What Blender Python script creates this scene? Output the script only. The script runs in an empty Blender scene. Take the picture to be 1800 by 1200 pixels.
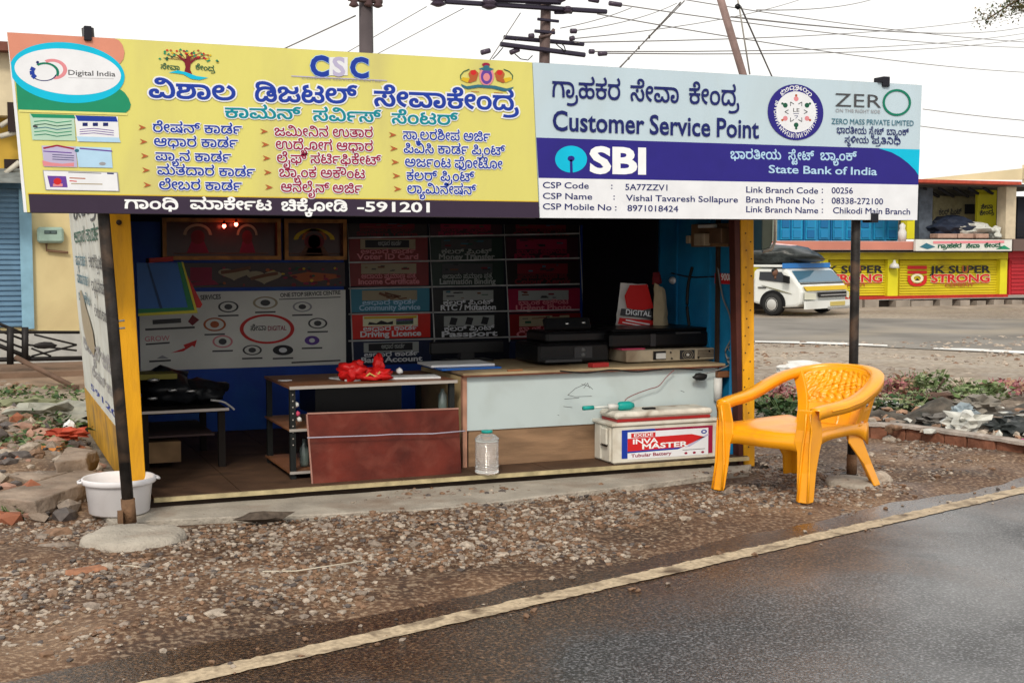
import bpy, bmesh, math, random
import numpy as np
from mathutils import Vector, Matrix, noise
from mathutils.geometry import delaunay_2d_cdt
from math import sin, cos, pi, radians, atan, sqrt

random.seed(7)
SC = bpy.context.scene
COL = SC.collection

# ------------------------------------------------------------------ camera
FPX = 2306.0                    # focal length in photo pixels (1800 wide)
YAW = radians(22.4)             # stall front runs away to the right by this much
PITCH = atan(160 / FPX)
EYE = Vector((0, 0, 1.75))
cam_d = bpy.data.cameras.new('camera')
cam_d.sensor_width = 36
cam_d.lens = 36 * FPX / 1800
cam_d.clip_start = .05
cam_d.clip_end = 2000
cam = bpy.data.objects.new('camera', cam_d)
COL.objects.link(cam)
cam.location = EYE
cam.rotation_euler = (pi / 2 - PITCH, 0, -YAW)
SC.camera = cam

# ------------------------------------------------------------------ sky, sun, exposure
SUN_EL, SUN_AZ = radians(40), radians(-150)      # azimuth measured from +Y towards +X: behind the viewer's left
world = bpy.data.worlds.new('World')
SC.world = world
world.use_nodes = True
wn = world.node_tree
bgn = wn.nodes['Background']
skyn = wn.nodes.new('ShaderNodeTexSky')
skyn.sky_type = 'NISHITA'
skyn.sun_disc = False
skyn.sun_elevation = SUN_EL
skyn.sun_rotation = SUN_AZ
skyn.air_density = 1.4
skyn.dust_density = 6
skyn.ozone_density = 1.0
hsv = wn.nodes.new('ShaderNodeHueSaturation')
hsv.inputs['Saturation'].default_value = .22
wn.links.new(skyn.outputs[0], hsv.inputs['Color'])
# thin bright overcast in front of the blue
cld = wn.nodes.new('ShaderNodeTexNoise'); cld.inputs['Scale'].default_value = 1.3; cld.inputs['Detail'].default_value = 5
cmap = wn.nodes.new('ShaderNodeMapRange'); cmap.inputs['From Min'].default_value = .3; cmap.inputs['From Max'].default_value = .7
cmap.inputs['To Min'].default_value = .78; cmap.inputs['To Max'].default_value = .92
wn.links.new(cld.outputs['Fac'], cmap.inputs['Value'])
cmx = wn.nodes.new('ShaderNodeMix'); cmx.data_type = 'RGBA'
wn.links.new(cmap.outputs[0], cmx.inputs['Factor']); wn.links.new(hsv.outputs[0], cmx.inputs[6]); cmx.inputs[7].default_value = (6.75, 6.65, 6.4, 1)
wn.links.new(cmx.outputs[2], bgn.inputs['Color'])
bgn.inputs['Strength'].default_value = .13
sun_d = bpy.data.lights.new('sun', 'SUN')
sun_d.energy = 1.45
sun_d.angle = radians(11)
sun_d.color = (1, .9, .76)
sun = bpy.data.objects.new('sun', sun_d)
COL.objects.link(sun)
sdir = Vector((sin(SUN_AZ) * cos(SUN_EL), cos(SUN_AZ) * cos(SUN_EL), sin(SUN_EL)))
sun.rotation_euler = (-sdir).to_track_quat('-Z', 'Y').to_euler()
vs = SC.view_settings
vs.view_transform = 'Standard'
vs.look = 'None'
vs.gamma = 1
vs.exposure = .5
vs.use_curve_mapping = False
SC.render.film_transparent = False
try:
    SC.cycles.max_bounces = 8
    SC.cycles.diffuse_bounces = 4
    SC.cycles.transparent_max_bounces = 16
except Exception:
    pass

# ------------------------------------------------------------------ where a sight line meets a real plane
FW = Vector((sin(YAW) * cos(PITCH), cos(YAW) * cos(PITCH), -sin(PITCH)))
RT = Vector((cos(YAW), -sin(YAW), 0))
UP = RT.cross(FW)
def sight(x, y): return FW + RT * ((x - 900) / FPX) + UP * ((600 - y) / FPX)
def gz(x, y, z=0.0):
    r = sight(x, y); return EYE + r * ((z - EYE.z) / r.z)
def gy(x, y, Y):
    r = sight(x, y); return EYE + r * (Y / r.y)
def gx(x, y, X):
    r = sight(x, y); return EYE + r * (X / r.x)
def pxm(p):
    """metres covered by one photo pixel at the distance of p"""
    return (Vector(p) - EYE).dot(FW) / FPX

# ------------------------------------------------------------------ mesh builder
class MB:
    def __init__(s):
        s.v = []; s.f = []; s.m = []; s.sm = []
    def add(s, vs_, fs, mi=0, smooth=False):
        b = len(s.v)
        s.v += [tuple(p) for p in vs_]
        for f in fs:
            s.f.append(tuple(b + i for i in f)); s.m.append(mi); s.sm.append(smooth)
    def box(s, a, b, mi=0, bev=0.0, rot=None, pivot=None):
        x0, y0, z0 = [min(a[i], b[i]) for i in range(3)]
        x1, y1, z1 = [max(a[i], b[i]) for i in range(3)]
        if bev <= 0:
            P = [(x0,y0,z0),(x1,y0,z0),(x1,y1,z0),(x0,y1,z0),(x0,y0,z1),(x1,y0,z1),(x1,y1,z1),(x0,y1,z1)]
            F = [(0,3,2,1),(4,5,6,7),(0,1,5,4),(1,2,6,5),(2,3,7,6),(3,0,4,7)]
        else:
            bev = min(bev, (x1-x0)*.45, (y1-y0)*.45, (z1-z0)*.45)
            P = []; ix = {}
            for i, x in enumerate((x0, x1)):
                for j, y in enumerate((y0, y1)):
                    for k, z in enumerate((z0, z1)):
                        dx, dy, dz = bev*(1-2*i), bev*(1-2*j), bev*(1-2*k)
                        ix[i,j,k,0] = len(P); P.append((x, y+dy, z+dz))
                        ix[i,j,k,1] = len(P); P.append((x+dx, y, z+dz))
                        ix[i,j,k,2] = len(P); P.append((x+dx, y+dy, z))
            F = []
            for a_ in (0, 1):
                for ax in range(3):
                    q = []
                    for (p_, r_) in ((0,0),(1,0),(1,1),(0,1)):
                        k3 = [0,0,0]; k3[ax] = a_; k3[(ax+1)%3] = p_; k3[(ax+2)%3] = r_
                        q.append(ix[k3[0],k3[1],k3[2],ax])
                    F.append(tuple(q if a_ else q[::-1]))
            for ax in range(3):
                o1, o2 = (ax+1)%3, (ax+2)%3
                for p_ in (0,1):
                    for r_ in (0,1):
                        k0=[0,0,0]; k0[o1]=p_; k0[o2]=r_
                        k1=list(k0); k1[ax]=1
                        q=[ix[(*k0,o1)],ix[(*k1,o1)],ix[(*k1,o2)],ix[(*k0,o2)]]
                        F.append(tuple(q if (p_^r_) == 0 else q[::-1]))
            for i in (0,1):
                for j in (0,1):
                    for k in (0,1):
                        q=[ix[i,j,k,0],ix[i,j,k,1],ix[i,j,k,2]]
                        F.append(tuple(q if (i+j+k)%2 else q[::-1]))
        if rot is not None:
            pv = Vector(pivot) if pivot is not None else Vector(((x0+x1)/2,(y0+y1)/2,(z0+z1)/2))
            P = [pv + rot @ (Vector(p)-pv) for p in P]
        s.add(P, F, mi)
        return s
    def hexa(s, q0, q1, mi=0):
        """solid between two quads of four points each"""
        s.add(list(q0)+list(q1), [(0,3,2,1),(4,5,6,7),(0,1,5,4),(1,2,6,5),(2,3,7,6),(3,0,4,7)], mi); return s
    def prism(s, poly, ext, mi=0):
        """closed polygon (3d points) swept by vector ext"""
        n = len(poly); e = Vector(ext)
        P = [Vector(p) for p in poly]; Q = [p+e for p in P]
        F = [tuple(range(n))[::-1], tuple(range(n, 2*n))] + [(i, (i+1)%n, n+(i+1)%n, n+i) for i in range(n)]
        s.add(P+Q, F, mi); return s
    def tube(s, pts, r, n=8, mi=0, cap=True, smooth=True, sq=(1,1), upv=None):
        pts = [Vector(p) for p in pts]; k = len(pts)
        rs = r if isinstance(r, (list, tuple)) else [r]*k
        ref = Vector(upv) if upv is not None else Vector((0,0,1))
        V = []; last = None
        for i, p in enumerate(pts):
            t = (pts[min(i+1,k-1)]-pts[max(i-1,0)]).normalized()
            a = t.cross(ref)
            if a.length < .05: a = t.cross(Vector((0,1,0))) if last is None else last
            a.normalize(); last = a; b = a.cross(t).normalized()
            for j in range(n):
                an = 2*pi*(j+.5)/n
                V.append(p + a*cos(an)*rs[i]*sq[0] + b*sin(an)*rs[i]*sq[1])
        F = [(i*n+j, i*n+(j+1)%n, (i+1)*n+(j+1)%n, (i+1)*n+j) for i in range(k-1) for j in range(n)]
        if cap: F += [tuple(range(n))[::-1], tuple((k-1)*n+j for j in range(n))]
        s.add(V, F, mi, smooth); return s
    def band(s, pts, ws, hs, mi=0, nrm=None, closed=False):
        """bar of rectangular section: pts centre line, ws = widths along side vector, hs = heights; nrm(i,t) gives up"""
        pts = [Vector(p) for p in pts]; k = len(pts); V = []
        for i, p in enumerate(pts):
            t = (pts[min(i+1,k-1)]-pts[max(i-1,0)]).normalized()
            u = Vector(nrm(i, t)) if nrm else Vector((0,0,1))
            a = t.cross(u).normalized(); u = a.cross(t).normalized()
            w = ws[i] if isinstance(ws,(list,tuple)) else ws
            h = hs[i] if isinstance(hs,(list,tuple)) else hs
            for (c, d) in ((-.5,-.5),(.5,-.5),(.5,.5),(-.5,.5)): V.append(p+a*w*c+u*h*d)
        F = [(i*4+j, i*4+(j+1)%4, (i+1)*4+(j+1)%4, (i+1)*4+j) for i in range(k-1) for j in range(4)]
        F += [(3,2,1,0), tuple((k-1)*4+j for j in range(4))]
        s.add(V, F, mi); return s
    def lathe(s, prof, c=(0,0,0), n=20, mi=0, smooth=True, axis='Z', sx=1, sy=1):
        V = []; k = len(prof)
        for (r, z) in prof:
            for j in range(n):
                a = 2*pi*j/n
                if axis == 'Z': V.append((c[0]+r*cos(a)*sx, c[1]+r*sin(a)*sy, c[2]+z))
                elif axis == 'Y': V.append((c[0]+r*cos(a), c[1]+z, c[2]+r*sin(a)))
                else: V.append((c[0]+z, c[1]+r*cos(a), c[2]+r*sin(a)))
        F = [(i*n+j, i*n+(j+1)%n, (i+1)*n+(j+1)%n, (i+1)*n+j) for i in range(k-1) for j in range(n)]
        F += [tuple(range(n))[::-1], tuple((k-1)*n+j for j in range(n))]
        s.add(V, F, mi, smooth); return s
    def lump(s, c, r, seed=0, rough=.25, n=1, mi=0, smooth=True, flat=1.0, fscale=1.6):
        bm = bmesh.new(); bmesh.ops.create_icosphere(bm, subdivisions=n, radius=1)
        V = []
        for v in bm.verts:
            d = v.co.normalized(); q = Vector((seed*7.3, seed*3.1, seed)); k = 1 + rough*2*noise.noise(d*fscale+q) + (rough*.8*noise.noise(d*fscale*3.3+q) if n > 2 else 0)
            rr = r if isinstance(r,(tuple,list)) else (r,r,r*flat)
            V.append((c[0]+d.x*rr[0]*k, c[1]+d.y*rr[1]*k, c[2]+d.z*rr[2]*k))
        F = [tuple(v.index for v in f.verts) for f in bm.faces]; bm.free()
        s.add(V, F, mi, smooth); return s
    def build(s, name, mats, parent=None, loc=None, fix=False, bev=0):
        me = bpy.data.meshes.new(name)
        me.from_pydata(s.v, [], s.f)
        if not isinstance(mats, (list, tuple)): mats = [mats]
        for m in mats: me.materials.append(m)
        me.polygons.foreach_set('material_index', s.m)
        me.polygons.foreach_set('use_smooth', s.sm)
        me.update()
        if fix:
            bm = bmesh.new(); bm.from_mesh(me); bmesh.ops.recalc_face_normals(bm, faces=bm.faces); bm.to_mesh(me); bm.free()
        o = bpy.data.objects.new(name, me)
        COL.objects.link(o)
        if parent is not None: attach(o, parent)
        if bev:
            md = o.modifiers.new('bevel', 'BEVEL'); md.width = bev; md.segments = 2; md.limit_method = 'ANGLE'
        return o
def root_loc(o):
    v = Vector(o.location)
    while o.parent is not None:
        o = o.parent; v = v + Vector(o.location)
    return v
def attach(o, parent):
    """geometry is written in scene coordinates; keep it there under its parent"""
    o.parent = parent
    o.location = -root_loc(parent) if o.type == 'MESH' else o.location
def base(name, label, cat, loc=(0,0,0), group=None):
    o = bpy.data.objects.new(name, None); COL.objects.link(o)
    o.empty_display_size = .1
    o.location = loc
    return tag(o, label, cat, group)
def tag(o, label, cat, group=None):
    o['label'] = label; o['category'] = cat
    if group: o['group'] = group
    return o
def structure(o): o['kind'] = 'structure'; return o
def stuff(o): o['kind'] = 'stuff'; return o
def sub(mb, name, mat, parent):
    """a part or sub-part; the parent may itself be a mesh part"""
    return mb.build(name, mat, parent)

# ------------------------------------------------------------------ materials
MATS = {}
def mat(name, col, rough=.6, metal=0.0, vary=0.0, vscale=6.0, bump=0.0, bscale=60.0, dirt=None, dscale=3.0, damt=.5,
        spec=.22, stretch=(1,1,1), emit=None, coat=0.0, trans=0.0, rvary=0.0, alpha=1.0):
    if name in MATS: return MATS[name]
    m = bpy.data.materials.new(name); m.use_nodes = True
    nt = m.node_tree; N = nt.nodes; L = nt.links
    b = N['Principled BSDF']
    c4 = (*col, 1)
    b.inputs['Base Color'].default_value = c4
    b.inputs['Roughness'].default_value = rough
    b.inputs['Metallic'].default_value = metal
    b.inputs['Specular IOR Level'].default_value = spec
    if coat: b.inputs['Coat Weight'].default_value = coat
    if trans: b.inputs['Transmission Weight'].default_value = trans
    if alpha < 1: b.inputs['Alpha'].default_value = alpha
    if emit:
        b.inputs['Emission Color'].default_value = (*emit[:3], 1); b.inputs['Emission Strength'].default_value = emit[3]
    if vary or bump or dirt or rvary:
        tc = N.new('ShaderNodeTexCoord'); mp = N.new('ShaderNodeMapping'); mp.inputs['Scale'].default_value = stretch
        L.new(tc.outputs['Object'], mp.inputs['Vector'])
        def nz(sc, det=6, dist=0.0):
            n = N.new('ShaderNodeTexNoise'); n.inputs['Scale'].default_value = sc; n.inputs['Detail'].default_value = det
            n.inputs['Distortion'].default_value = dist; L.new(mp.outputs[0], n.inputs['Vector']); return n
        cur = None
        if vary:
            n = nz(vscale); r = N.new('ShaderNodeValToRGB')
            r.color_ramp.elements[0].position = .32; r.color_ramp.elements[1].position = .7
            lo = tuple(max(0, x*(1-vary)) for x in col); hi = tuple(min(1, x*(1+vary*.7)) for x in col)
            r.color_ramp.elements[0].color = (*lo, 1); r.color_ramp.elements[1].color = (*hi, 1)
            L.new(n.outputs['Fac'], r.inputs['Fac']); cur = r.outputs['Color']
        if dirt:
            n = nz(dscale, 8, .6); r = N.new('ShaderNodeValToRGB')
            r.color_ramp.elements[0].position = .5; r.color_ramp.elements[1].position = .72
            r.color_ramp.elements[0].color = (0,0,0,1); r.color_ramp.elements[1].color = (damt,)*3+(1,)
            mx = N.new('ShaderNodeMix'); mx.data_type = 'RGBA'
            L.new(n.outputs['Fac'], r.inputs['Fac']); L.new(r.outputs['Color'], mx.inputs['Factor'])
            if cur: L.new(cur, mx.inputs[6])
            else: mx.inputs[6].default_value = c4
            mx.inputs[7].default_value = (*dirt, 1); cur = mx.outputs[2]
        if cur: L.new(cur, b.inputs['Base Color'])
        if rvary:
            n = nz(vscale*.7); mr = N.new('ShaderNodeMapRange')
            mr.inputs['To Min'].default_value = max(0, rough-rvary); mr.inputs['To Max'].default_value = min(1, rough+rvary)
            mr.inputs['From Min'].default_value = .3; mr.inputs['From Max'].default_value = .7
            L.new(n.outputs['Fac'], mr.inputs['Value']); L.new(mr.outputs[0], b.inputs['Roughness'])
        if bump:
            n = nz(bscale, 8); bp = N.new('ShaderNodeBump'); bp.inputs['Strength'].default_value = min(1, bump); bp.inputs['Distance'].default_value = .01*max(1, bump)
            L.new(n.outputs['Fac'], bp.inputs['Height']); L.new(bp.outputs[0], b.inputs['Normal'])
    MATS[name] = m
    return m
FONT_RUNS = {
    'ವಿಶಾಲ': [233, 162, 60, 51],
    'ಡಿಜಟಲ್': [216, 30, 33, 196],
    'ಸೇವಾಕೇಂದ್ರ': [270, 74, 161, 60, 240, 74, 6, 40, 122],
    'ಕಾಮನ್': [134, 60, 47, 187],
    'ಸರ್ವಿಸ್': [56, 233, 93, 201],
    'ಸೆಂಟರ್': [270, 6, 33, 194],
    'ರೇಷನ್ ಕಾರ್ಡ': [264, 74, 55, 187, 0, 134, 60, 35, 93],
    'ಆಧಾರ ಕಾರ್ಡ': [10, 150, 60, 49, 0, 134, 60, 35, 93],
    'ಪ್ಯಾನ ಕಾರ್ಡ': [152, 60, 121, 42, 0, 134, 60, 35, 93],
    'ಮತದಾರ ಕಾರ್ಡ': [47, 38, 149, 60, 49, 0, 134, 60, 35, 93],
    'ಲೇಬರ ಕಾರ್ಡ': [265, 74, 45, 49, 0, 134, 60, 35, 93],
    'ಜಮೀನಿನ ಉತಾರ': [30, 228, 74, 223, 42, 0, 13, 147, 60, 49],
    'ಉದ್ಯೋಗ ಆಧಾರ': [13, 255, 121, 64, 74, 25, 0, 10, 150, 60, 49],
    'ಲೈಫ್ ಸರ್ಟಿಫಿಕೇಟ್': [265, 75, 189, 0, 56, 214, 93, 225, 240, 74, 178],
    'ಬ್ಯಾಂಕ ಅಕೌಂಟ': [154, 60, 121, 6, 23, 0, 9, 134, 72, 6, 33],
    'ಆನಲೈನ್ ಅರ್ಜಿ': [10, 42, 265, 75, 187, 0, 9, 212, 93],
    'ಸ್ಕಾಲರಶೀಪ ಅರ್ಜಿ': [164, 60, 96, 51, 49, 234, 74, 43, 0, 9, 212, 93],
    'ಪಿವಿಸಿ ಕಾರ್ಡ ಪ್ರಿಂಟ್': [224, 233, 236, 0, 134, 60, 35, 93, 0, 224, 122, 6, 178],
    'ಅರ್ಜಂಟ ಫೋಟೋ': [9, 30, 93, 6, 33, 0, 259, 279, 74, 248, 64, 74],
    'ಕಲರ್ ಪ್ರಿಂಟ್': [23, 51, 194, 0, 224, 122, 6, 178],
    'ಲ್ಯಾಮಿನೇಷನ್': [159, 60, 121, 228, 257, 74, 55, 187],
    'ಗಾಂಧಿ': [136, 60, 6, 222],
    'ಮಾರ್ಕೇಟ': [156, 60, 240, 74, 93, 33],
    'ಚಿಕ್ಕೋಡಿ': [210, 240, 96, 64, 74, 216],
    'ಗ್ರಾಹಕರ': [136, 60, 122, 57, 23, 49],
    'ಸೇವಾ': [270, 74, 161, 60],
    'ಕೇಂದ್ರ': [240, 74, 6, 40, 122],
    'ಭಾರತೀಯ': [155, 60, 49, 219, 74, 48],
    'ಸ್ಟೇಟ್': [270, 106, 74, 178],
    'ಬ್ಯಾಂಕ್': [154, 60, 121, 6, 168],
    'ಸ್ಥಳೀಯ': [56, 112, 232, 74, 48],
    'ಪ್ರತಿನಿಧಿ': [43, 122, 219, 223, 222],
    'ಆದಾಯ ಪ್ರಮಾಣ ಪತ್ರ': [10, 149, 60, 48, 0, 43, 122, 156, 60, 37, 0, 43, 38, 122],
}
GLYPH_DATA = {  # glyph: (advance, contours as x, y steps in units of 5/1000 em)
6:(550,[[54,-2,-19,3,-15,10,-9,16,-4,22,4,20,9,17,15,10,20,4,8,0,13,-4,6,-3,9,-8,9,-16,3,-20,-4,-21,-9,-16,-9,-8,-6,-3,-6,-2],
[55,13,14,2,10,8,5,11,2,15,-2,15,-6,11,-10,8,-13,2,-14,-3,-10,-7,-5,-12,-2,-14,2,-15,6,-12,10,-7]]),
9:(863,[[84,14,20,1,16,4,7,3,11,9,7,11,2,7,2,17,-2,12,-6,13,-7,6,-7,1,-4,-1,-5,-3,-3,-4,-1,-9,3,-6,8,-7,11,-6,0,-14,-61,0,0,15,35,0,-8,11,-3,14,3,12,9,9,7,3,9,1,11,-2,10,-4,10,-12,6,-16,1,-24,-5,-20,-10,-15,-14,-11,-18,-7,-21,-4,-25,0,-21,4,-17,8,-13,12,-9,14,-4,17,1,24,7,18,12,12,15,5,10,0,7,-1,7,-3,5,-5,4,-9,1,-8,-1,-8,-5,-11,-9,-7,-14,-4,-12,0,-12,4,-11,10,4,13,7,-7,9,-5,13,-1,8,2,5,4,2,9,-1,6,-4,6,-8,2,-10,-3,-4,-3,-7,-9,-2,-6,-2,-15,1,-10,3,-9,7,-12,12,-9,16,-7]]),
10:(841,[[87,-2,-13,0,-22,4,-18,8,-13,12,-9,14,-4,17,0,17,5,20,10,13,14,8,11,2,9,-1,7,-3,5,-3,5,-6,2,-6,1,-12,-4,-12,-8,-8,-12,-5,-17,-1,-12,4,-11,10,4,13,7,-7,9,-5,13,-1,8,2,5,4,2,9,-1,6,-4,6,-8,2,-10,-3,-4,-3,-7,-9,-3,-13,-1,-9,2,-13,4,-9,5,-8,8,-7,16,-7,22,-4,25,1,14,2,14,7,5,6,3,11,0,5,-4,5,-27,16,-7,7,-3,4,-1,10,2,10,6,8,10,5,18,1,13,-4,6,-4,5,-6,3,-10,0,-8,-3,-8,-4,-7,-13,-10,-11,-5,-9,-1,-52,-1,0,15,55,0,10,4,8,7,3,10,-1,6,-3,4,-9,5,-7,0,-8,-4,-3,-6,1,-8,6,-7,26,-14,6,-8,3,-6,0,-11,-1,-7,-6,-11,-7,-6,-9,-6,-13,-4,-15,-3]]),
13:(1222,[[193,-2,-14,1,-9,3,-7,5,-6,7,-5,8,-2,10,-2,44,-2,10,-6,8,-11,3,-11,-3,-6,-8,-2,-12,1,-39,-3,-12,-6,-10,-8,-7,-17,-7,-22,-1,-15,4,-7,4,-11,10,-4,6,-7,14,-4,26,2,15,4,13,10,13,14,8,11,2,9,-1,7,-3,8,-6,4,-9,1,-8,-1,-8,-5,-11,-9,-7,-14,-4,-12,0,-12,4,-11,10,4,13,7,-7,9,-5,13,-1,8,2,5,4,2,6,0,6,-3,7,-7,3,-8,0,-5,-2,-8,-7,-3,-5,-4,-13,1,-23,6,-17,5,-6,6,-6,8,-3,9,-2,17,0,11,6,5,5,3,7,1,11,-1,38,2,10,4,8,10,9,9,4,15,0,12,-2,11,-9,5,-10,2,-14,1,-37,5,-15,3,-5,6,-4,8,-2,10,0,11,3,7,7,5,11,1,9,-2,17,-6,14,-10,13,-14,12,11,13,17,-15,11,-16,5,-12,3,-12,1,-21,-5,-18,-11,-13,-15,-7]]),
23:(574,[[57,-2,-13,1,-12,3,-8,6,-7,7,-5,14,0,9,2,8,4,8,7,7,5,3,3,-3,-26,0,0,14,42,0,3,4,2,4,-1,6,-2,6,9,2,7,-2,2,-4,1,-8,-3,-8,41,0,0,-14,-27,1,3,2,8,-5,6,-6,4,-9,1,-9,-1,-11,-7,-13,-8,-6,-10,-5],
[57,13,14,2,9,5,3,4,4,8,-1,12,-4,8,-8,6,-12,3,-14,-1,-7,-2,-8,-6,-5,-8,0,-12,4,-9,7,-6,5,-2],
[7,95,0,15,65,0,10,1,6,3,4,6,0,10,-4,10,-8,9,13,9,8,-10,5,-9,3,-12,-1,-14,-5,-8,-11,-7,-16,-3]]),
25:(648,[[65,95,-8,-1,-10,-5,-7,-9,-6,-11,-3,-12,-2,-14,-1,-43,-18,0,1,41,5,27,5,12,8,10,11,8,3,-3,-34,0,0,15,73,0,16,3,5,7,0,10,-5,10,-8,9,13,9,8,-10,5,-9,3,-8,0,-12,-1,-7,-6,-8,-9,-6,-11,-3,1,1,6,-4,8,-10,8,-17,4,-25,1,-40,-19,0,0,40,-2,15,-3,12,-5,12,-7,9,-8,5]]),
30:(775,[[112,-2,-16,3,-9,5,-11,15,6,0,-10,-14,-6,-4,-10,-4,-12,-1,-11,1,-8,3,-7,5,-4,6,-4,11,1,11,2,7,10,12,27,20,3,4,1,8,-2,7,-6,4,-12,1,-6,-2,-4,-4,-2,-5,0,-7,3,-7,-14,-7,-4,10,-2,10,2,10,6,9,7,4,8,3,10,1,11,-1,9,-4,6,-4,3,-6,3,-7,-1,-13,-5,-12,-8,-8,-22,-15,-7,-8,-1,-7,2,-7,6,-6,11,-2,11,2,5,2,6,7,5,15,15,0,2,-12,3,-4,7,-6,8,-3,15,1,3,1,5,5,3,10,-3,11,-6,9,14,10,6,-10,4,-12,1,-13,-2,-9,-7,-10,-7,-5,-9,-3],
[103,62,-15,2,-13,6,-12,12,-7,12,7,8,10,-12,10,-8,15,-5,12,1,8,5,3,6,-1,10,-3,9,16,5,3,-9,1,-10,-1,-10,-3,-7,-4,-7,-7,-4,-8,-3]]),
33:(815,[[49,-2,-17,2,-10,6,-9,13,-4,14,-1,17,5,19,10,14,9,6,11,3,10,1,7,-2,11,-7,3,-5,2,-7,-1,-11,-5,-9,-9,-7,-13,-3,-15,1,-14,7,-4,5,4,13,11,-10,7,-2,9,0,7,2,5,3,2,4,-1,7,-2,4,-4,2,-9,0,-10,-4,-6,-10,-3,-12,0,-18,4,-11,9,-7,13,-3,6,1,10,4,6,7,6,14,15,0,1,-6,4,-10,4,-3,7,-5,15,-1,7,3,5,5,3,7,0,7,-2,7,-9,11,-6,4,-10,3,14,9,16,-9,10,-14,3,-16,-2,-13,-6,-11,-12,-7,-7,-2,-13,0,-14,3,-9,7,-10,12,7,1,-9,-11,-9,-7,-11,-4],
[38,82,-10,5,-6,6,-5,11,1,9,4,8,5,4,12,4,11,2,1,-16,-11,-2,-5,-2,-2,-4,1,-6,3,-4,12,-5],
[100,61,0,15,19,0,8,2,5,3,3,6,1,8,-4,9,-7,5,-11,3,6,15,7,-2,13,-6,8,-9,4,-10,0,-11,-5,-12,-6,-8,-15,-7]]),
35:(768,[[43,-2,-14,2,-11,9,-7,15,-3,20,1,12,3,11,7,14,7,8,9,6,4,2,3,-2,-34,0,0,15,101,0,14,2,5,5,1,10,-3,9,-9,13,13,9,8,-10,4,-9,4,-12,-1,-9,-2,-8,-6,-8,-9,-4,-10,-3,0,3,9,-6,8,-10,3,-12,-1,-13,-8,-10,-6,-4,-6,-3,-9,-1,-9,1,-8,4,-5,7,-2,6,0,8,4,8,10,6,9,1,9,-1,15,-7,7,-8,7,-15,1,-18,-5,-15,-9,-11,-8,-5,-9,-2,-11,0,-16,5,-8,7,-7,11,7,1,-5,-9,-9,-9,-9,-5],
[45,13,9,2,7,5,5,8,3,9,15,0,6,-15,10,-7,8,-2,6,1,10,5,5,7,2,11,-2,11,-4,10,-7,8,-9,2,-6,-1,-2,-2,-2,-7,3,-4,7,-3,7,2,6,5,2,7,0,5,-1,6,-5,7,-8,6,-11,4,-24,2,-11,-1,-11,-3,-8,-4,-7,-6,-6,-8,-5,-13,-2,-11,0,-13,1,-6,4,-10,7,-5]]),
37:(864,[[120,-2,-14,2,-11,6,-8,10,-1,7,-1,12,4,11,7,8,10,4,16,-1,7,-4,5,-5,1,-10,-2,-10,-14,1,1,7,-1,5,-4,3,-6,0,-5,-3,-3,-5,-1,-6,1,-7,7,-8,8,-2,12,1,10,4,5,6,3,9,2,19,-1,13,-3,11,-7,12,-7,6,-8,2,-16,-1,-4,-2,-7,-7,-6,-15,-15,0,-3,12,-2,4,-8,6,-15,4,-10,-1,-7,-4,-5,-10,0,-5,2,-7,5,-6,6,-3,16,-1,0,-14,-18,-2,-9,-4,-3,-10,2,-10,6,-6,8,-1,11,2,10,6,10,-12,-11,-7,-8,-3,-8,-1,-13,0,-6,2,-10,6,-3,4,-4,11,0,12,5,11,7,6,7,3,3,2,0,-5,-14,10,-4,5,-3,9,1,15,3,8,6,6,7,5,9,4,11,1,13,-2,15,-7,12,-15,-6,1,10,12,9,7,11,3,9,1,14,-2,6,-3,10,-7,8,-11,7,-22,1,-22,-2,-16,-6,-13,-8,-11,-12,-6]]),
38:(622,[[62,-2,-25,3,-9,4,-11,8,-5,7,-5,12,0,10,1,10,16,-2,-1,-11,3,-10,4,-7,9,-5,12,-3,16,0,11,1,11,4,9,8,4,9,0,12,-5,9,-9,7,-12,3,-14,-1,-3,-2,-2,-5,1,-4,2,-2,7,-2,12,1,6,5,3,4,2,8,0,7,-2,6,-8,10,-12,5,23,1,6,-4,4,-7,4,-11,-2,-16,-3,-8,-4,-6,-13,-7,-15,-3,-16,3,-7,6,-2,4,-2,10,1,5,4,8,4,4,7,3,8,1,12,0,10,-2,16,-8,9,-11,5,-13,-2,-19,-3,-8,-5,-7,-11,-8,-15,-5],
[8,95,0,15,72,0,10,1,6,3,4,6,0,10,-4,10,-8,9,13,9,7,-10,5,-9,4,-12,-2,-14,-4,-8,-11,-7,-16,-3]]),
40:(765,[[43,-2,-14,2,-11,9,-7,15,-3,20,1,12,3,11,7,14,7,8,9,6,4,2,3,-2,-34,0,0,15,99,0,14,2,6,5,1,10,-3,9,-10,13,13,9,8,-10,5,-9,3,-12,0,-9,-2,-8,-7,-8,-8,-4,-10,-3,0,2,4,-3,11,-10,7,-13,4,-10,1,-11,0,-17,-5,-17,-4,-7,-11,-9,-7,-2,-12,0,-11,2,-6,3,-8,7,-7,11,7,1,-5,-9,-9,-9,-9,-5],
[45,13,9,2,8,5,4,9,3,10,15,0,1,-6,4,-10,10,-8,13,-1,4,1,7,5,2,4,3,12,-1,18,-6,18,-8,11,-8,6,-10,4,-20,2,-11,-1,-11,-3,-8,-4,-7,-6,-6,-8,-5,-13,-2,-11,0,-13,1,-6,4,-10,7,-5]]),
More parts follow.
